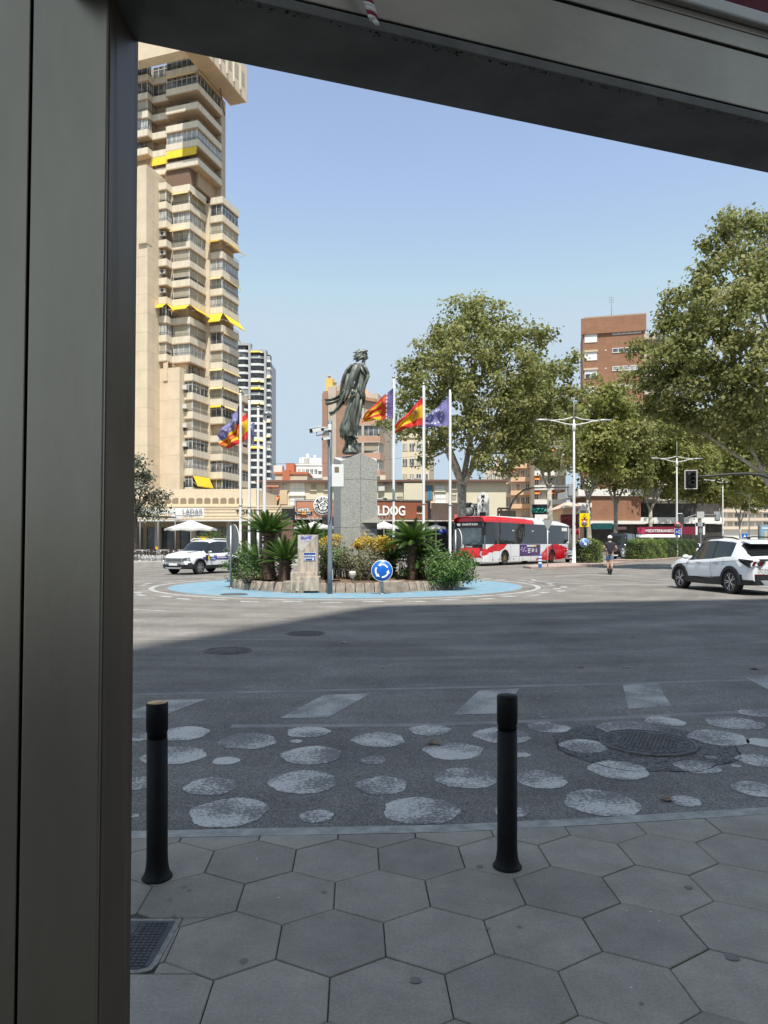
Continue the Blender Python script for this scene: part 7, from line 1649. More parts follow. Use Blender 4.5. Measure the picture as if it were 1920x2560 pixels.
nd={'pel':(.38,0,1.02,(.15,.11)),'waist':(.37,0,1.16,(.15,.10)),'chest':(.38,0,1.38,(.18,.12)),'neckb':(.40,0,1.56,(.09,.085)),'neck':(.42,0,1.63,.055),'headl':(.44,0,1.71,(.078,.085)),'headt':(.44,0,1.80,(.082,.098)),'headc':(.43,0,1.86,.05),
 'hl':(.38,.09,.97,.105),'kl':(.45,.10,.62,.060),'ll':(.37,.10,.36,.052),'al':(.38,.095,.26,.038),'hr':(.38,-.09,.97,.105),'kr':(.30,-.075,.60,.060),'lr':(.20,-.07,.38,.052),'ar':(.20,-.06,.25,.038),
 'sl':(.39,.19,1.50,.075),'el':(.36,.30,1.26,.047),'wl':(.62,.29,1.14,.030),'pl':(.74,.275,1.135,(.026,.036)),'sr':(.39,-.19,1.50,.075),'er':(.36,-.30,1.26,.047),'wr':(.62,-.29,1.14,.030),'pr':(.74,-.275,1.135,(.026,.036))}
ed=[('pel','waist'),('waist','chest'),('chest','neckb'),('neckb','neck'),('neck','headl'),('headl','headt'),('headt','headc')]
for s in 'lr': ed+= [('pel','h'+s),('h'+s,'k'+s),('k'+s,'l'+s),('l'+s,'a'+s),('chest','s'+s),('s'+s,'e'+s),('e'+s,'w'+s),('w'+s,'p'+s)]
for s,sg in (('l',1),('r',-1)):                         # fingers closed round the grips
    for i in range(4):
        y=sg*(.245+.018*i); ln=(.0,.004,.002,-.006)[i]
        nd[f'f{s}{i}']=(.80+ln,y,1.15,.009); nd[f'g{s}{i}']=(.875+ln*.4,y,1.152,.009); nd[f'e{s}{i}']=(.885,y,1.118,.008); ed+= [('p'+s,f'f{s}{i}'),(f'f{s}{i}',f'g{s}{i}'),(f'g{s}{i}',f'e{s}{i}')]
    nd['t'+s]=(.77,sg*.225,1.12,.011); nd['u'+s]=(.85,sg*.215,1.115,.009); ed+= [('p'+s,'t'+s),('t'+s,'u'+s)]
skin_mesh('body',nd,ed,SKIN,pr_)
b=MB()
for sg in (1,-1): b.ball((.44,sg*.088,1.73),.026,8,0,(.7,.4,1.2))
b.tube([(.525,0,1.75),(.548,0,1.725),(.53,0,1.715)],[.012,.016,.01],6); b.tube([(.522,-.024,1.685),(.53,0,1.683),(.522,.024,1.685)],.007,6)
for sg in (1,-1): b.ball((.512,sg*.032,1.76),.012,8)
b.build('face',SKIN,pr_)
sh={k:nd[k] for k in ('waist','chest','neckb')}; sh['hem']=(.37,0,1.02,(.175,.135)); sh['waist']=(.37,0,1.17,(.172,.128)); sh['chest']=(.38,0,1.40,(.198,.142)); sh['neckb']=(.40,0,1.56,(.10,.095))
for s,sg in (('l',1),('r',-1)): sh['s'+s]=(.39,sg*.19,1.50,.095); sh['m'+s]=(.375,sg*.265,1.36,.075)
skin_mesh('shirt',sh,[('hem','waist'),('waist','chest'),('chest','neckb'),('chest','sl'),('sl','ml'),('chest','sr'),('sr','mr')],SHIRT,pr_)
so2={'w':(.375,0,1.07,(.165,.125)),'p':(.38,0,.98,(.17,.13))}
for s,sg,k in (('l',1,(.44,.105,.66,.085)),('r',-1,(.32,-.085,.64,.085))): so2['h'+s]=(.385,sg*.09,.92,.115); so2['k'+s]=k
skin_mesh('shorts',so2,[('w','p'),('p','hl'),('hl','kl'),('p','hr'),('hr','kr')],DENIM,pr_)
for nm_,a_ in (('l',(.38,.095)),('r',(.20,-.06))):
    b=MB(); b.tube([(a_[0]-.07,a_[1],.235),(a_[0],a_[1],.25),(a_[0]+.09,a_[1],.225),(a_[0]+.17,a_[1],.212)],[.03,.05,.045,.025],10); b.box(a_[0]-.09,a_[0]+.19,a_[1]-.042,a_[1]+.042,.191,.212); b.build('shoe',M['black'],pr_,bevel=.006)
b=MB(); rings=[]
for i in range(9):
    t_=i/8; a=t_*math.pi/2; rr=.118*math.cos(a)**.8 if i<8 else .006; rings.append([V(.432+1.18*rr*math.cos(q),rr*math.sin(q),1.765+.135*math.sin(a)) for q in [2*math.pi*k/20 for k in range(20)]])
b.ring_loft(rings,0,True); b.build('helmet',M['white_plastic'],pr_)
b=MB(); b.tube([(.355,-.06,1.70),(.35,0,1.69),(.355,.06,1.70)],[.03,.035,.03],8); b.build('hair',mat('dark_hair',(.02,.014,.01),rough=.8),pr_)
b=MB(); b.tube([(.36,-.06,1.60),(.345,0,1.595),(.36,.06,1.60)],.014,6); b.build('collar',M['offwhite'],pr_)
# ================================================================== TREES
BARK=mat('plane_bark',(.25,.225,.185),rough=.9,col2=(.46,.43,.37),scale=3.2,lo=.40,hi=.62,bump=.25,bscale=18); BARKD=mat('grey_bark',(.15,.125,.10),rough=.95,var=.3,scale=8)
LF_P1=leafmat('plane_leaf',(.13,.145,.042),(.265,.285,.09),(.42,.40,.18),trans=.48); LF_P2=leafmat('plane_leaf_light',(.14,.16,.035),(.285,.31,.082),(.45,.42,.17),trans=.5); LF_OL=leafmat('olive_leaf',(.05,.06,.04),(.11,.12,.08),(.22,.23,.17),trans=.2)
def limb(b,p0,p1,r0,r1,rr,bend=.12,n=6,m=0):
    pts=[];L_=(p1-p0).length; o1=V(rr.uniform(-1,1),rr.uniform(-1,1),rr.uniform(-.3,.6))*L_*bend
    for i in range(n+1):
        t=i/n; pts.append(p0.lerp(p1,t)+o1*math.sin(math.pi*t)+V(rr.uniform(-1,1),rr.uniform(-1,1),0)*L_*.012)
    b.tube(pts,[r0+(r1-r0)*(i/n)**.8 for i in range(n+1)],9,m); return pts
def tree(label,base,forks,lobes,seed,size=.26,dens=9,leafm=None,barkm=None,r0=.35,clump=.55,inner=.5,group=None,cat='tree',name='plane_tree',twigs=3):
    """forks: [(x,y,z) joint points above the trunk]; lobes: crown ellipsoids in world space; every lobe gets a limb"""
    rr=random.Random(seed); base=Vector(base); t=thing(name,label,cat,base,0,group); b=MB(); L=lambda p:Vector(p)-base
    fk=[L(f) for f in forks]; top=fk[0]
    b.tube([V(0,0,-.1),V(0,0,.25),top*.5+V(rr.uniform(-.1,.1),rr.uniform(-.1,.1),0),top],[r0*1.45,r0*1.08,r0*.92,r0*.85],14)
    joints=[top]
    for f in fk[1:]: limb(b,top,f,r0*.62,r0*.40,rr,.10); joints.append(f)
    for (x,y,z,rx,ry,rz) in lobes:
        c=L((x,y,z)); j=min(joints[1:] or joints,key=lambda q:(q-c).length+max(0,q.z-c.z)*2); pts=limb(b,j,c+V(0,0,rz*.2),r0*.30,r0*.07,rr,.10)
        for q in range(twigs):
            s=pts[rr.randint(2,5)]; e=c+V(rr.uniform(-.8,.8)*rx,rr.uniform(-.8,.8)*ry,rr.uniform(-.5,.9)*rz); limb(b,s,e,r0*.11,r0*.025,rr,.1,4)
    b.build('trunk',barkm or BARK,t)
    p,d,tn=lobe_points([(x-base.x,y-base.y,z-base.z,a,c,e) for x,y,z,a,c,e in lobes],dens,clump,60,inner)
    link('crown',leaves_mesh('crown',p,size,leafm or LF_P1,.35,.75,.4,d,.3,tn),t); return t
def LO(px,py,Y,r_,ry=None,dy=0): 
    c=P(px,py,Y); k=Y/F; return (c.x,c.y+dy,c.z,r_*k,(r_ if ry is None else ry)*k*1.0,(r_ if ry is None else ry)*k)
def GB(px,Y,z=.3): return V((px-CX)/F*Y,Y,z)
# large plane tree behind the bus
Y0=61
tree('large spreading plane tree with a pale forked trunk behind the front of the bus',GB(1152,Y0),[P(1155,1215,Y0),P(1185,1130,Y0),P(1125,1120,Y0-1),P(1235,1060,Y0),P(1160,1010,Y0+2),P(1100,1010,Y0)],
 [LO(1170,815,Y0,62),LO(1210,790,Y0+1,42),LO(1110,850,Y0,52),LO(1050,895,Y0,45),LO(1020,940,Y0+1,34),LO(1250,830,Y0,62),LO(1330,860,Y0+1,50),LO(1160,900,Y0-3,75),LO(1270,920,Y0-2,72),LO(1345,930,Y0,50),LO(1400,930,Y0+2,34),LO(1425,905,Y0+2,22),LO(1080,960,Y0-2,58),LO(1180,990,Y0-3,70),LO(1290,1010,Y0-2,66),LO(1365,1000,Y0,48),LO(1030,1010,Y0,36),LO(1010,1065,Y0-1,30),LO(1075,1060,Y0-2,44),LO(1150,1075,Y0-3,45),LO(1235,1085,Y0-2,56),LO(1310,1095,Y0-1,52),LO(1085,1120,Y0-1,30),LO(1060,1155,Y0,18),LO(1205,1150,Y0-2,34),LO(1275,1165,Y0,30),LO(1345,1130,Y0,34),LO(965,1055,Y0-1,16),LO(1415,985,Y0+2,36),LO(1440,1050,Y0+3,34),LO(1400,1070,Y0,40),LO(1425,1120,Y0+3,30),LO(1385,1150,Y0+2,26),LO(1330,985,Y0+3,40)],101,.29,30,LF_P1,r0=.44,clump=.40,group='plane trees lining the avenue')
# near plane tree on the right, trunk just outside the photo
Y1=40
tree('tall bushy plane tree filling the right edge of the photo above the white car',GB(2010,Y1,.16),[P(1975,1260,Y1),P(1905,1180,Y1),P(1940,1090,Y1),P(1885,1010,Y1),P(1840,960,Y1),P(1960,900,Y1+1)],
 [LO(1850,590,Y1+1,55),LO(1815,560,Y1,30),LO(1905,560,Y1+1,45),LO(1780,640,Y1,48),LO(1870,680,Y1-1,85),LO(1740,720,Y1,50),LO(1690,750,Y1,30),LO(1650,790,Y1+1,24),LO(1790,770,Y1-2,75),LO(1890,800,Y1-3,90),LO(1700,830,Y1,58),LO(1640,850,Y1,42),LO(1600,875,Y1+1,24),LO(1750,880,Y1-2,80),LO(1850,920,Y1-3,85),LO(1660,920,Y1,55),LO(1610,950,Y1,34),LO(1710,980,Y1-1,64),LO(1800,1000,Y1-2,70),LO(1890,1020,Y1-2,65),LO(1650,1010,Y1,44),LO(1760,1070,Y1,50),LO(1850,1090,Y1-1,50),LO(1690,1055,Y1,36),LO(1930,1120,Y1,44),LO(1980,700,Y1,90),LO(2010,880,Y1,100),LO(1990,1020,Y1,70),LO(1575,935,Y1+1,18)],102,.23,48,LF_P1,r0=.42,clump=.30,group='plane trees lining the avenue')
# row along the left side of the avenue
rowt=[(1378,76,930,1160,60,'plane tree with a thick leaning pale trunk just behind the rear of the bus',1330),(1475,87,960,1190,72,'plane tree with a slanting trunk behind the yellow warning sign',1492),(1536,97,985,1205,76,'plane tree forking into a wide V above the black van',1545),
 (1631,113,1000,1215,74,'plane tree standing in front of the white lettering of the red fascia',1640),(1677,126,1015,1225,70,'dark trunked plane tree beside the round speed sign',1700),(1745,146,1020,1238,80,'plane tree behind the white road sign frame near the avenue lamps',1750),(1800,170,1035,1245,76,'far plane tree between the second and third lamp posts',1800),(1850,198,1050,1255,72,'farthest plane tree of the avenue, left of the last lamp post',1850)]
for i,(px,Y,ty,by,rp,lab,cxp) in enumerate(rowt):
    rr=random.Random(200+i); zf=by+50
    fk=[P(px+rr.uniform(-6,6),zf+10,Y),P(px-28,by-20,Y),P(px+30,by-25,Y),P(px+4,by-70,Y+1)]
    lb=[]
    for k in range(13):
        a=k*2.4; rad=(.25+.75*rr.random())*rp*1.1; lb.append(LO(cxp+rad*math.cos(a)*1.1,ty+55+(by-ty-80)*rr.random(),Y+rr.uniform(-2.5,2.5),rp*rr.uniform(.48,.68)))
    lb.append(LO(cxp,ty+45,Y,rp*.7)); lb.append(LO(cxp-rp*.7,ty+90,Y,rp*.5)); lb.append(LO(cxp+rp*.7,ty+95,Y,rp*.5)); lb.append(LO(cxp-rp*.4,by-10,Y,rp*.42)); lb.append(LO(cxp+rp*.5,by-5,Y,rp*.42))
    tree(lab,GB(px,Y),fk,lb,300+i,.40+.002*(Y-70),14 if Y<120 else 11,LF_P2 if i%2 else LF_P1,r0=.30,clump=.6,group='plane trees lining the avenue',twigs=2)
# right side of the avenue, crowns reaching into the photo
for i,(px,Y,ty,by,rp,lab) in enumerate(((1985,62,900,1190,95,'plane tree on the right pavement behind the nearest right hand crown'),(1965,88,1000,1220,72,'middle plane tree on the right pavement, above the poster panel'),(1940,118,1050,1235,62,'far plane tree on the right pavement behind the rear lamp posts'))):
    rr=random.Random(400+i); fk=[P(px,by+50,Y),P(px-25,by-20,Y),P(px+25,by-25,Y)]; lb=[]
    for k in range(14):
        a=k*2.4; rad=(.3+.7*rr.random())*rp*1.15; lb.append(LO(px-55+rad*math.cos(a),ty+55+(by-ty-80)*rr.random(),Y+rr.uniform(-2,2),rp*rr.uniform(.45,.62)))
    lb.append(LO(px-rp*1.2,by-40,Y,rp*.55)); lb.append(LO(px-rp*.6,by-5,Y,rp*.45)); lb.append(LO(px-rp*1.5,by-80,Y,rp*.5))
    tree(lab,GB(px,Y,.16),fk,lb,500+i,.40,14,LF_P2,r0=.3,clump=.55,group='plane trees lining the avenue',twigs=2)
# grey green tree beside the steel post
tree('small grey green tree at the left beside the steel post',GB(338,52,.3),[P(340,1290,52),P(352,1230,52),P(375,1240,52),P(330,1200,52)],
 [LO(345,1180,52,30),LO(365,1215,52,34),LO(340,1240,51,34),LO(390,1250,52,30),LO(362,1265,51.5,34),LO(325,1210,52,40),LO(405,1275,52,18),LO(380,1290,51.5,22),LO(350,1150,52,14)],601,.19,34,LF_OL,BARKD,.16,.30,.4,name='olive_tree')

# ================================================================== HEDGES
LF_H=leafmat('hedge_leaf',(.05,.095,.018),(.12,.19,.035),(.24,.30,.08)); LF_H2=leafmat('hedge_leaf_shaded',(.025,.055,.015),(.06,.105,.028),(.13,.18,.055))  # second leaf colour has the far hedge section's shade painted in
def hedge(label,p0,p1,wd,z0,z1,leafm,seed,size=.10,dens=170):
    p0,p1=Vector(p0),Vector(p1); t=thing('hedge',label,'hedge',(p0+p1)/2+V(0,0,z0)); d=(p1-p0); L_=d.length; d.normalize(); n_=V(-d.y,d.x,0); h=z1-z0
    N_=int((2*L_*h+2*wd*h+L_*wd)*dens); u_=rng.uniform(-.5,.5,N_); v_=rng.uniform(-.5,.5,N_); w_=rng.uniform(0,1,N_); f=rng.uniform(0,1,N_); dr=np.zeros((N_,3))
    A=np.array([L_*h,L_*h,wd*h,wd*h,L_*wd]); c=np.cumsum(A/A.sum())
    for k,(ax,val) in enumerate((('v',-.5),('v',.5),('u',-.5),('u',.5),('w',1.0))):
        s=(f<=c[k])&(f>(c[k-1] if k else -1)); 
        if ax=='v': v_[s]=val; dr[s]=np.array(n_)*np.sign(val)
        elif ax=='u': u_[s]=val; dr[s]=np.array(d)*np.sign(val)
        else: w_[s]=val; dr[s]=(0,0,1)
    P_=np.outer(u_*L_,np.array(d))+np.outer(v_*wd,np.array(n_)); P_[:,2]+=w_*h
    lump=.10*np.sin(P_[:,0]*2.3+seed)*np.sin(P_[:,1]*1.9+seed*2)+.06*np.sin(P_[:,2]*5+P_[:,0]*3)
    P_+=dr*(lump[:,None]+rng.normal(0,.055,(N_,1))); P_+=rng.normal(0,.03,(N_,3)); P_[:,2]=np.maximum(P_[:,2],.02)
    link('foliage',leaves_mesh('foliage',P_,size,leafm,.3,.65,.4,dr,.25,np.clip(.5+lump*3,0,1)),t)
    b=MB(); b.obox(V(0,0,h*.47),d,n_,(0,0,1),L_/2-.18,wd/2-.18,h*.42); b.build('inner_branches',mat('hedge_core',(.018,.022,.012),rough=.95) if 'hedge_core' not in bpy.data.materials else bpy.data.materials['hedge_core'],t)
m_=lambda Y,o=0: V(*med(Y,o),0)
hedge('short clipped green hedge behind the blue arrow sign on the median',m_(50.5,-.25),m_(52.0,-.25),1.7,.1,1.62,LF_H,1)
hedge('long clipped hedge on the median, its sunny left part',m_(61),m_(68),1.7,.12,1.72,LF_H,2)
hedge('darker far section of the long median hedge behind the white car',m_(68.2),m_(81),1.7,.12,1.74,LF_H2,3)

# ================================================================== STREET LAMPS AND SIGNALS
LPW=mat('lamp_paint',(.70,.71,.70),rough=.45)
def street_lamp(base,z0,h,label,yaw,proto=None):
    t=thing('street_lamp',label,'street lamp',(base.x,base.y,z0),yaw,'double armed lamps along the median')
    b=MB(); b.lathe([(.20,0),(.20,.02),(.135,.05),(.125,1.2),(.088,h*.55),(.062,h),(.02,h+.05)],n=16); b.lathe([(.03,h),(.022,h+1.6),(.01,h+1.65)],n=8); b.lathe([(.10,h-.75),(.13,h-.7),(.13,h-.3),(.10,h-.25)],n=14); b.build('pole',LPW,t)
    for s in (1,-1):
        b=MB(); b.tube([(s*.1,0,h-.35),(s*.6,0,h-.28),(s*1.3,0,h-.10),(s*1.9,0,h-.02)],[.045,.04,.034,.028],8); b.tube([(s*.1,0,h+.20),(s*.6,0,h+.05),(s*1.3,0,h-.02),(s*1.9,0,h-.02)],[.038,.034,.03,.026],8); a=b.build('arm',LPW,t)
        b=MB(); b.ring_loft([[V(s*x,y,h+z) for x,y,z in q] for q in (((1.75,-.05,-.03),(1.75,.05,-.03),(1.75,.05,.03),(1.75,-.05,.03)),((2.0,-.13,-.06),(2.0,.13,-.06),(2.0,.10,.05),(2.0,-.10,.05)),((2.5,-.11,-.04),(2.5,.11,-.04),(2.5,.08,.05),(2.5,-.08,.05)),((2.75,-.04,-.01),(2.75,.04,-.01),(2.75,.04,.03),(2.75,-.04,.03)))]); b.build('lamp_head',M['grey_metal'],a)
    return t
ang=math.atan2(-.555,.83)+R(12)
street_lamp(m_(50.3,-.9),.1,10.2,'nearest double armed white street lamp, carrying the yellow and blue road signs',R(2))
street_lamp(V((1692-CX)/F*72.3,72.3,0),.13,10.0,'second double armed street lamp, rising above the long hedge',R(3))
street_lamp(V((1807-CX)/F*97,97,0),.13,10.0,'third double armed street lamp behind the roof of the white car',R(3))
street_lamp(V((1873-CX)/F*122,122,0),.13,10.0,'farthest double armed street lamp, nearest the right edge',R(3))
lp=m_(50.3,-.9); sY=50.0
def flat(root,ro,name,pts,th,m_,Y=None):
    b=MB(); b.slab(pts,V(0,th,0)); o=b.build(name,m_,root,ro); return o
# signs on the nearest lamp
ys=thing('warning_sign','yellow road sign with a warning triangle above a 30 limit on the nearest lamp','road sign',P(1461,1307,50)); yo=P(1461,1307,50)
Yf=50.0; q=lambda px,py,d=0:P(px,py,Yf)+V(0,d,0)
flat(ys,yo,'panel',[q(1449,1317),q(1473,1317),q(1473,1283),q(1449,1283)],.05,M['sign_yellow'])
flat(ys,yo,'triangle',[q(1452.5,1300,-.02),q(1469.5,1300,-.02),q(1461,1285,-.02)],.015,M['sign_red']); flat(ys,yo,'triangle_field',[q(1455,1298.4,-.03),q(1467,1298.4,-.03),q(1461,1288,-.03)],.012,M['sign_yellow'])
flat(ys,yo,'pictogram',[q(1457.6,1298,-.04),q(1463.5,1298,-.04),q(1463,1293,-.04),q(1461.5,1291.5,-.04),q(1460,1294,-.04)],.01,M['black'])
b=MB(); b.lathe([(7.4/F*50,0),(7.4/F*50,.02),(.01,.021)],c=q(1461,1308,-.005),n=28,ax=(0,-1,0)); b.build('limit_ring',M['sign_red'],ys,yo)
b=MB(); b.lathe([(5.6/F*50,0),(5.6/F*50,.03),(.01,.031)],c=q(1461,1308,-.005),n=28,ax=(0,-1,0)); b.build('limit_field',M['white'],ys,yo)
ptext(ys,yo,'limit_figures','30',1461,1308.2,Yf-.04,.27,M['darkgrey'],bold=.008)
flat(ys,yo,'rear_panel',[q(1449,1317,.4),q(1473,1317,.4),q(1473,1283,.4),q(1449,1283,.4)],.04,M['darkgrey'])
ts=thing('triangle_sign','grey back of a triangular road sign above the yellow sign','road sign',q(1461,1270)); to_=q(1461,1270)
flat(ts,to_,'plate',[q(1445,1282,.3),q(1477,1282,.3),q(1465,1263,.3),q(1460,1259,.3)],.03,M['zinc'])
b=MB(); b.obox(q(1461,1275,.25),(1,0,0),(0,1,0),(0,0,1),.2,.06,.03); b.build('bracket',M['zinc'],ts,to_)
bs_=thing('direction_sign','round blue road sign with a white arrow pointing down right on the lamp','road sign',q(1461,1357)); bo_=q(1461,1357); br=11.4/F*50
b=MB(); b.lathe([(br,0),(br,.025),(.01,.026)],c=q(1461,1357,.02),n=36,ax=(0,-1,0)); b.build('rim',M['white'],bs_,bo_)
b=MB(); b.lathe([(br*.94,0),(br*.94,.035),(.01,.036)],c=q(1461,1357,.02),n=36,ax=(0,-1,0)); b.build('plate',mat('pale_sign_blue',(.07,.22,.52),rough=.4),bs_,bo_)
e=V(.68,0,-.73); f_=V(.73,0,.68); c=q(1461,1357,-.025)
b=MB(); b.slab([c+e*x+f_*y for x,y in ((-.23,-.035),(.05,-.035),(.05,-.12),(.25,0),(.05,.12),(.05,.035),(-.23,.035))],V(0,.008,0)); b.build('arrow',M['white'],bs_,bo_)
# yield sign seen from behind, blue and white marker post
yb=G(1369,1419,.1); y_=thing('yield_sign','back of an inverted triangular sign on a slim post before the bus side','road sign',(yb.x,yb.y,.1))
zt_=P(0,1299,yb.y).z; k=yb.y/F
b=MB(); b.cyl((0,0,0),(0,0,zt_-.1),.03,n=10); b.build('post',LPW,y_)
b=MB(); b.slab([(-14*k,-.05,zt_-.1),(14*k,-.05,zt_-.1),(2*k,-.05,zt_-.1-24*k),(-2*k,-.05,zt_-.1-24*k)],V(0,.03,0)); b.build('plate',mat('pale_sign_back',(.36,.37,.37),rough=.5,metal=.3),y_)
mb_=G(1350,1419,.1); mp_=thing('marker_post','blue and white banded plastic marker post on the island nose','marker post',(mb_.x,mb_.y,.1)); hh=32*mb_.y/F
b=MB(); r_=.10; b.lathe([(r_*1.05,0),(r_*.98,.04),(r_*.98,hh-.02),(r_*.8,hh),(.01,hh)],n=20); b.build('post',M['sign_blue'],mp_)
for zc in (.34,.56,.80):
    b=MB(); b.lathe([(r_*1.0,hh*zc-.05),(r_*1.02,hh*zc-.05),(r_*1.02,hh*zc+.05),(r_*1.0,hh*zc+.05)],n=20,cap=False); b.build('reflective_band',M['white'],mp_)
# speed and info sign on the second lamp
s2=thing('speed_sign','round 30 speed limit sign on the second lamp post','road sign',P(1694,1313,71.8)); s2o=P(1694,1313,71.8); k=71.8/F
b=MB(); b.lathe([(8.2*k,0),(8.2*k,.05),(.01,.051)],c=s2o,n=32,ax=(0,-1,0)); b.build('rim',M['sign_red'],s2,s2o)
b=MB(); b.lathe([(6.2*k,0),(6.2*k,.06),(.01,.061)],c=s2o,n=32,ax=(0,-1,0)); b.build('field',mat('aged_sign_white',(.48,.42,.40),rough=.5),s2,s2o)
ptext(s2,s2o,'figures','30',1694,1313.3,71.72,.42,M['darkgrey'],bold=.012)
i2=thing('information_sign','square blue information sign under the 30 sign on the second lamp','road sign',P(1695,1330,71.8)); i2o=P(1695,1330,71.8); q2=lambda px,py,d=0:P(px,py,71.8)+V(0,d,0)
flat(i2,i2o,'border',[q2(1686,1338.5),q2(1704,1338.5),q2(1704,1321.5),q2(1686,1321.5)],.05,M['white']); flat(i2,i2o,'panel',[q2(1687,1337.6,-.02),q2(1703,1337.6,-.02),q2(1703,1322.4,-.02),q2(1687,1322.4,-.02)],.03,mat('info_blue',(.02,.06,.35),rough=.4))
b=MB()
for px,py,w_ in ((1698,1326,3),(1698,1330,4),(1699,1334,3)): b.obox(q2(px,py,-.03),(1,0,0),(0,1,0),(0,0,1),w_*.04,.006,.025)
b.slab([q2(1689,1330,-.03),q2(1691.5,1328,-.03),q2(1691.5,1332,-.03)],V(0,.008,0)); b.obox(q2(1692.5,1330,-.03),(1,0,0),(0,1,0),(0,0,1),.05,.006,.04); b.build('pictogram',M['white'],i2,i2o)
# traffic signals on curved masts
def signal_head(root,ro,c,front,hgt,wd,lens=True,name='signal_head',fm=None,bm=None):
    n=Vector(front).normalized(); ex=V(-n.y,n.x,0); b=MB(); b.obox(c,ex,n,(0,0,1),wd/2,.10,hgt/2,0); o=b.build(name,fm or M['black'],root,ro,bevel=.03)
    b=MB(); b.obox(c+n*.02,ex,n,(0,0,1),wd/2+.10,.012,hgt/2+.10); b.build('backing_board',bm or M['black'],o,ro,bevel=.01)
    b=MB(); b.obox(c+n*.02-n*.002,ex,n,(0,0,1),wd/2+.13,.010,hgt/2+.13); b.build('board_edge',M['offwhite'],o,ro)
    for k in (-1,0,1):
        cc=c+V(0,0,k*hgt*.31)+n*.10; b=MB(); b.lathe([(wd*.36,0),(wd*.36,.02),(.01,.03)],c=cc,n=20,ax=n); b.build('lens',mat('dark_lens_%d'%k,(.035,.03,.028),rough=.2),o,ro)
        b=MB(); 
        for i in range(12):
            a0=R(-10)+R(200)*i/12; a1=R(-10)+R(200)*(i+1)/12; f=lambda a,d:cc+ex*wd*.40*math.cos(a)+V(0,0,wd*.40*math.sin(a))+n*d
            b.poly([f(a0,0),f(a1,0),f(a1,.20),f(a0,.20)])
        b.build('visor',M['darkgrey'],o,ro)
    return o
tl=thing('traffic_light','grey curved mast with a signal head seen from behind above the bus','traffic light',V((1272-CX)/F*62,62,.3)); tlo=V((1272-CX)/F*62,62,.3)
b=MB(); pts=[P(px,py,62) for px,py in ((1270,1338),(1270,1300),(1273,1275),(1281,1255),(1293,1238),(1310,1225),(1330,1220),(1360,1219),(1424,1218))]; pts[0].z=.3; b.tube(pts,[.11,.10,.09,.085,.08,.075,.07,.06,.05],10); b.build('mast',mat('mast_grey',(.13,.12,.11),rough=.5,metal=.3),tl,tlo)
signal_head(tl,tlo,P(1427,1226,62),(.35,1,0),.95,.42,fm=M['grey_metal'],bm=M['grey_metal'])
t2=thing('traffic_light','black signal head on a long dark arm reaching in from the right edge','traffic light',V((1985-CX)/F*33,33,.16)); t2o=V((1985-CX)/F*33,33,.16)
b=MB(); pts=[P(px,py,33) for px,py in ((1990,1440),(1990,1300),(1965,1228),(1935,1200),(1905,1188),(1870,1184),(1830,1185),(1780,1189),(1735,1192))]; pts[0].z=.16; b.tube(pts,[.10,.095,.085,.075,.07,.06,.055,.05,.045],10); b.build('mast',mat('mast_dark',(.035,.035,.033),rough=.5),t2,t2o)
signal_head(t2,t2o,P(1727,1199,33),(-.15,-1,0),.62,.30)
t3=thing('traffic_light','distant pale mast arm with a signal head near the avenue lamp posts','traffic light',V((1706-CX)/F*80,80,.16)); t3o=V((1706-CX)/F*80,80,.16)
b=MB(); pts=[P(px,py,80) for px,py in ((1704,1345),(1704,1318),(1709,1303),(1720,1293),(1735,1288),(1760,1287),(1790,1287))]; pts[0].z=.16; b.tube(pts,[.09,.08,.07,.065,.06,.055,.05],8); b.build('mast',M['midgrey'],t3,t3o)
signal_head(t3,t3o,P(1793,1291,80),(.2,1,0),.8,.36,fm=M['grey_metal'],bm=M['grey_metal'])
b=MB(); b.box(-.25,.25,-.1,.1,-.5,.5); 
s3=thing('rear_signal','dark signal box hanging behind the second lamp post','traffic light',P(1703,1299,73)); b.build('box',M['darkgrey'],s3)
b=MB(); b.tube([(-.5,0,.6),(.1,0,.62),(.15,0,.5)],.04,6); b.build('bracket',LPW,s3)
# direction sign frame, notice post and poster panel near the white car
f1=thing('direction_board','white framed back of a direction board on posts in front of the avenue trees','road sign',P(1751,1340,58)); f1o=P(1751,1340,58); q3=lambda px,py,d=0:P(px,py,58)+V(0,d,0)
for px0,px1 in ((1739.5,1744),(1757.5,1762.5)): flat(f1,f1o,'leg',[q3(px0,1337),q3(px1,1337),q3(px1,1307),q3(px0,1307)],.12,M['white'])
flat(f1,f1o,'top_board',[q3(1740,1316,.0),q3(1762,1316,.0),q3(1762,1306,.0),q3(1740,1306,.0)],.1,M['grey_metal']); flat(f1,f1o,'board',[q3(1742,1296,-.05),q3(1760,1296,-.05),q3(1760,1279,-.05),q3(1742,1279,-.05)],.08,mat('board_grey',(.45,.45,.43),rough=.6))
b=MB(); b.tube([q3(1751,1335,.15),q3(1751,1279,.12)],.14,10); b.build('column',mat('column_brown',(.19,.16,.13),rough=.8),f1,f1o)
n1=thing('notice_post','slim white post with a small white notice beside the windscreen of the white car','notice',V((1752-CX)/F*44,44,ROADZ)); n1o=V((1752-CX)/F*44,44,ROADZ)
b=MB(); b.cyl(V(n1o.x,44,0),P(1752,1318,44),.035,n=8); b.build('post',LPW,n1,n1o); flat(n1,n1o,'notice',[P(1748,1332,43.95),P(1756,1332,43.95),P(1756,1321,43.95),P(1748,1321,43.95)],.03,M['white'])
pp=thing('poster_panel','framed street advertising panel showing towers under a blue sky, right edge','advertising panel',P(1918,1345,52)); ppo=P(1918,1345,52); q4=lambda px,py,d=0:P(px,py,52)+V(0,d,0)
flat(pp,ppo,'frame',[q4(1899,1380),q4(1960,1380),q4(1960,1314),q4(1957,1311),q4(1902,1311),q4(1899,1314)],.25,M['zinc'])
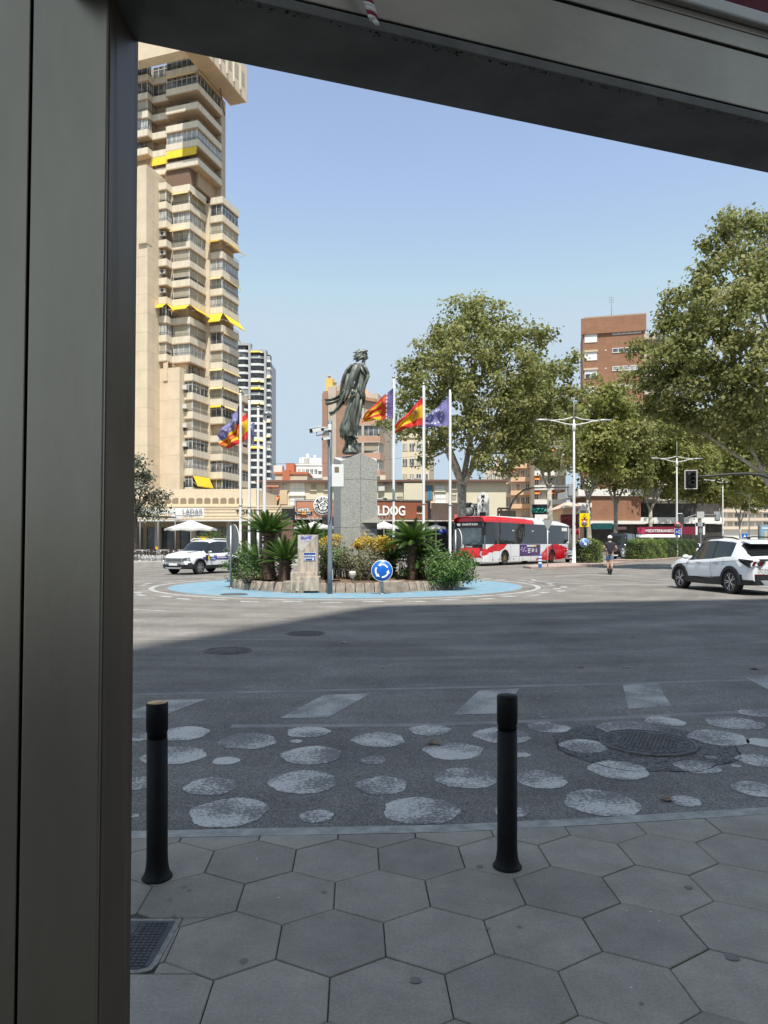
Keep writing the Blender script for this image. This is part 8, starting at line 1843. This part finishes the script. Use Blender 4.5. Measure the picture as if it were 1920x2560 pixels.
flat(pp,ppo,'poster',[q4(1901.5,1372,-.02),q4(1957,1372,-.02),q4(1957,1314,-.02),q4(1901.5,1314,-.02)],.03,mat('poster_blue',(.13,.33,.52),rough=.3,col2=(.30,.44,.52),scale=.5))
for px0,px1,py0,col in ((1911,1917,1330,(.55,.45,.33)),(1919,1926,1335,(.6,.5,.38)),(1904,1909,1341,(.20,.35,.22)),(1928,1936,1326,(.62,.55,.45))):
    flat(pp,ppo,'poster_tower',[q4(px0,1370,-.04),q4(px1,1370,-.04),q4(px1,py0,-.04),q4((px0+px1)/2,py0-4,-.04),q4(px0,py0,-.04)],.015,mat('poster_tint_%d'%px0,col,rough=.4))
flat(pp,ppo,'poster_title',[q4(1905,1322,-.04),q4(1945,1322,-.04),q4(1945,1319,-.04),q4(1905,1319,-.04)],.01,M['white'])
b=MB(); 
for px in (1906,1952): b.obox(V(q4(px,0).x,52.1,.6),(1,0,0),(0,1,0),(0,0,1),.12,.08,.7)
b.build('leg',M['zinc'],pp,ppo)
cw=thing('crossing_sign','small blue pedestrian crossing sign far down the avenue','road sign',P(1862,1340,80)); cwo=P(1862,1340,80); q5_=lambda px,py,d=0:P(px,py,80)+V(0,d,0)
flat(cw,cwo,'plate',[q5_(1855,1346),q5_(1869,1346),q5_(1869,1334),q5_(1855,1334)],.05,M['sign_blue']); flat(cw,cwo,'triangle',[q5_(1858,1344.5,-.02),q5_(1866,1344.5,-.02),q5_(1862,1336,-.02)],.02,M['white']); b=MB(); b.cyl(V(cwo.x,80.1,0),q5_(1862,1334,.1),.04,n=8); b.build('post',M['zinc'],cw,cwo)
# lamp with a flat disc behind the left flagpoles
dl=V((661-CX)/F*36,36,.0); d_=thing('street_lamp','white lamp post with a flat disc shaped head behind the left flagpoles','street lamp',(dl.x,36,ROADZ)); zt_=P(0,1034,36).z
b=MB(); b.lathe([(.10,0),(.10,.6),(.085,zt_*.6),(.07,zt_-.15),(.03,zt_)],n=14); b.build('pole',LPW,d_); b=MB(); b.lathe([(.02,zt_+.12),(.14,zt_+.10),(.20,zt_+.02),(.20,zt_-.02),(.16,zt_-.06),(.05,zt_-.08)],c=(.10,0,0),n=24); b.lathe([(.16,zt_+.0),(.24,zt_-.0),(.16,zt_-.03)],c=(.10,0,0),n=24); b.build('lamp_head',M['zinc'],d_)

# ================================================================== TERRACE: parasols, tables, chairs
PAR=mat('parasol_cloth',(.76,.75,.72),rough=.8)
tr_=PAR.node_tree; tb=tr_.nodes.new('ShaderNodeBsdfTranslucent'); tb.inputs[0].default_value=(.7,.69,.66,1); mx=tr_.nodes.new('ShaderNodeMixShader'); mx.inputs[0].default_value=.25; tr_.links.new(tr_.nodes['Principled BSDF'].outputs[0],mx.inputs[1]); tr_.links.new(tb.outputs[0],mx.inputs[2]); tr_.links.new(mx.outputs[0],tr_.nodes['Material Output'].inputs[0])
def parasol(px,pyt,pye,wpx,Y,label,n=6,z0=.3,square=False):
    c=P(px,pyt,Y); t=thing('parasol',label,'parasol',(c.x,Y,z0)); zt_=c.z-z0; ze=P(0,pye,Y).z-z0; r_=wpx/2/F*Y
    if square: n=4
    b=MB(); b.cyl((0,0,0),(0,0,zt_+.02),.04,n=10); b.lathe([(.35,0),(.35,.08),(.06,.12)],n=16); b.build('pole',M['offwhite'],t)
    b=MB(); a0=R(18); rim=[V(r_*math.cos(a0+2*math.pi*k/n),r_*math.sin(a0+2*math.pi*k/n),ze) for k in range(n)]
    top_=b.vert((0,0,zt_)); ids=[]
    for k in range(n):
        p,q_=rim[k],rim[(k+1)%n]; md=(p+q_)/2*1.0; md.z=ze+.06
        m1=p*.5+V(0,0,zt_)*.5+V(0,0,-.05); m1.z=(ze+zt_)/2-.02; m2=q_*.5; m2.z=m1.z; mm=(m1+m2)/2; 
        b.poly([(0,0,zt_),m1,mm,m2],0,False); b.poly([m1,p,md,mm],0); b.poly([mm,md,q_,m2],0)
        b.poly([p,p-V(0,0,.16),md-V(0,0,.15),md],0); b.poly([md,md-V(0,0,.15),q_-V(0,0,.16),q_],0)
    b.build('canopy',PAR,t,fix=False)
    b=MB()
    for k in range(n): b.tube([(0,0,zt_-.05),tuple(rim[k]+V(0,0,-.03))],.012,4); b.tube([(0,0,ze-.1),tuple(rim[k]*.5+V(0,0,(zt_+ze)/2-.1))],.010,4)
    b.build('ribs',M['grey_metal'],t); return t
parasol(477,1300,1322,128,53,'wide white parasol over the cafe terrace above the white car',8)
parasol(786,1304,1318,104,58,'white parasol in front of the brown bulb edged sign board',8)
parasol(960,1303,1318,80,58,'white parasol just right of the granite pedestal',8)
parasol(1090,1311,1319,52,62,'grey shaded parasol beside the cycad in front of the bar',8)
parasol(880,1304,1318,90,60,'white parasol hidden mostly behind the granite pedestal',8)
WICK=mat('dark_wicker',(.045,.028,.022),rough=.8,var=.3,scale=30); ALUC=mat('chair_aluminium',(.55,.55,.55),rough=.3,metal=.8)
ch=thing('terrace_chair','dark wicker terrace chair with aluminium legs','chair',(0,0,0),0,'wicker chairs round the cafe tables')
b=MB(); b.box(-.22,.22,-.22,.22,.43,.46); b.build('seat',WICK,ch)
b=MB(); pr=[]
for k in range(9):
    a=R(200)+R(140)*k/8; pr.append((V(.24*math.cos(a),.24*math.sin(a)*1.0,.46),V(.26*math.cos(a),.27*math.sin(a),.84-.06*abs(k-4)/4)))
for (a0,a1),(c0,c1) in zip(pr[:-1],pr[1:]): b.poly([a0,c0,c1,a1])
b.build('backrest',WICK,ch)
for sx in (1,-1):
    for sy in (1,-1):
        b=MB(); b.tube([(sx*.20,sy*.20,.45),(sx*.23,sy*.24,0)],.013,6); b.build('leg',ALUC,ch)
    b=MB(); b.tube([(sx*.23,.20,.45),(sx*.24,.19,.66),(sx*.25,-.1,.67),(sx*.24,-.2,.6)],.014,6); b.build('armrest',ALUC,ch)
tb_=thing('cafe_table','round white topped cafe table on the terrace','table',(0,0,0),0,'cafe tables on the terrace')
b=MB(); b.lathe([(.01,.72),(.36,.72),(.37,.735),(.36,.75),(.01,.75)],n=24); b.build('tabletop',M['offwhite'],tb_); b=MB(); b.lathe([(.03,.02),(.03,.72)],n=10); b.lathe([(.24,0),(.24,.02),(.03,.05)],n=16); b.build('pedestal',ALUC,tb_)
spots=[(350,0),(380,1),(410,0),(437,1),(462,0),(488,1),(330,1)]
cl=['dark wicker chair left of the small tree trunk on the terrace']; first=True; nch=0
for i,(px,o_) in enumerate(spots):
    Y=48.6+o_*1.7; x=(px-CX)/F*Y
    if i==0: tb_.location=(x,Y,.3); tb_['label']='white topped cafe table nearest the steel post, front row'
    else: dup(tb_,(x,Y,.3),i*.7,('','white topped cafe table in the back row under the small tree','white topped cafe table in front of the dark doorway','white topped cafe table under the left edge of the parasol','white topped cafe table directly under the wide parasol','white topped cafe table behind the bonnet of the white car','white topped cafe table hidden partly by the steel post')[i])
    for k in range(3 if i<5 else 2):
        a=k*2.1+i*.9; p=(x+.72*math.cos(a),Y+.72*math.sin(a),.3); rz=a+math.pi/2
        if nch==0: ch.location=p; ch.rotation_euler=(0,0,rz); ch['label']='dark wicker terrace chair with aluminium legs round the cafe tables'
        else: dup(ch,p,rz,'dark wicker terrace chair with aluminium legs round the cafe tables')
        nch+=1
cd_=thing('menu_card','small orange menu holder on a cafe table','menu holder',((392-CX)/F*50.3,50.3,1.05)); b=MB(); b.obox((0,0,.11),(1,0,0),(0,1,.1),(0,-.1,1),.09,.012,.11); b.build('card',mat('orange_card',(.75,.38,.03),rough=.5),cd_)
# clipped bonsai style plants in front of the podium
for px,py,r_,lab in ((525,1335,15,'cloud pruned shrub left of the round sign back'),(547,1332,13,'cloud pruned shrub behind the white car roof'),(505,1342,12,'low leafy shrub beside the wide parasol pole')):
    c=P(px,py,60); bush(lab,[(c.x,c.y,c.z,r_/F*60,.4,r_*.6/F*60),(c.x+.3,c.y,c.z-.5,r_*.7/F*60,.4,.3),(c.x-.3,c.y,c.z-.9,r_*.7/F*60,.4,.3)],.09,LF_BUSH,160,4,.1)
bush('yellow flowering bush beyond the bonnet of the white car',[LB(510,1350,52,14,9,.5),LB(500,1356,52,12,8,.5)],.10,LF_YEL,120,4,.1)
# pedestrians beside the rear of the bus
def walker(px,Y,label,shirt,legs,yaw,seed):
    b0=V((px-CX)/F*Y,Y,.12); t=thing('person',label,'person',b0,yaw); k=.96
    n2={'pel':(0,0,.95,(.14,.10)),'chest':(0,0,1.35,(.17,.11)),'nb':(.01,0,1.50,.08),'nk':(.02,0,1.57,.05),'hl':(.04,0,1.65,(.075,.085)),'ht':(.03,0,1.74,(.08,.095))}
    e2=[('pel','chest'),('chest','nb'),('nb','nk'),('nk','hl'),('hl','ht')]
    for s,sg in (('l',1),('r',-1)):
        st_=.14*sg; n2['h'+s]=(0,sg*.09,.90,.10); n2['k'+s]=(st_*.6+.04,sg*.09,.50,.06); n2['a'+s]=(st_,sg*.09,.09,.04); n2['t'+s]=(st_+.13,sg*.09,.04,.035); n2['s'+s]=(0,sg*.18,1.43,.065); n2['e'+s]=(-st_*.5,sg*.24,1.15,.042); n2['w'+s]=(-st_*.6+.08,sg*.25,.92,.028); n2['p'+s]=(-st_*.6+.10,sg*.25,.85,(.02,.035))
        e2+= [('pel','h'+s),('h'+s,'k'+s),('k'+s,'a'+s),('a'+s,'t'+s),('chest','s'+s),('s'+s,'e'+s),('e'+s,'w'+s),('w'+s,'p'+s)]
    skin_mesh('body',n2,e2,SKIN,t,1)
    sh={'hem':(0,0,.90,(.16,.12)),'chest':(0,0,1.36,(.185,.13)),'nb':(.01,0,1.49,.09),'sl':(0,.18,1.43,.085),'ml':(-.04,.23,1.25,.065),'sr':(0,-.18,1.43,.085),'mr':(.04,-.23,1.25,.065)}
    skin_mesh('shirt',sh,[('hem','chest'),('chest','nb'),('chest','sl'),('sl','ml'),('chest','sr'),('sr','mr')],shirt,t,1)
    tr2={'p':(0,0,.94,(.15,.12)),'hl':(0,.09,.85,.11),'kl':(.12,.09,.45,.08),'hr':(0,-.09,.85,.11),'kr':(-.04,-.09,.45,.08)}
    skin_mesh('trousers',tr2,[('p','hl'),('hl','kl'),('p','hr'),('hr','kr')],legs,t,1)
    b=MB(); b.ball((.0,0,1.77),.10,12,0,(1.05,.92,.8)); b.build('hair',bpy.data.materials['dark_hair'],t)
walker(1437,63,'person in a pale top walking behind the rear end of the bus',mat('pale_top',(.45,.36,.32),rough=.85),mat('dark_trousers',(.04,.04,.05),rough=.85),R(-60),1)
walker(1448,66,'person in dark clothes on the pavement between the bus and the lamp',mat('wine_top',(.16,.05,.06),rough=.85),bpy.data.materials['dark_trousers'],R(120),2)
# red cloth rack by the shops behind the bus rear
rk2=thing('clothes_rack','red goods hanging outside the shop behind the rear of the bus','display rack',P(1437,1340,84)); rko=P(1437,1340,84)
b=MB(); b.tube([V(P(1426,0,84).x,84,.2),P(1426,1322,84),P(1449,1322,84),V(P(1449,0,84).x,84,.2)],.04,6); b.build('rail',M['midgrey'],rk2,rko)
for k_2 in range(6):
    a=P(1428+k_2*3.6,1323,84); b=MB(); b.ring_loft([[a+V(x*w_,y*.1,-dz) for x,y in ((-1,-1),(1,-1),(1,1),(-1,1))] for w_,dz in ((.04,0),(.075,.1),(.085,.6+.1*(k_2%2)))]); b.build('garment',M['paint_red'] if k_2%2 else M['maroon'],rk2,rko)
# overhead cable across the sky behind the flags
b=MB(); p0,p1=P(955,1151,100),P(1010,1144,100); b.tube([P(640,1160,100),P(800,1158,100),p0,p1,P(1120,1128,100)],.02,4); tag(b.build('overhead_cable',M['darkgrey']),'thin dark overhead cable crossing the sky above the low cream building','cable')
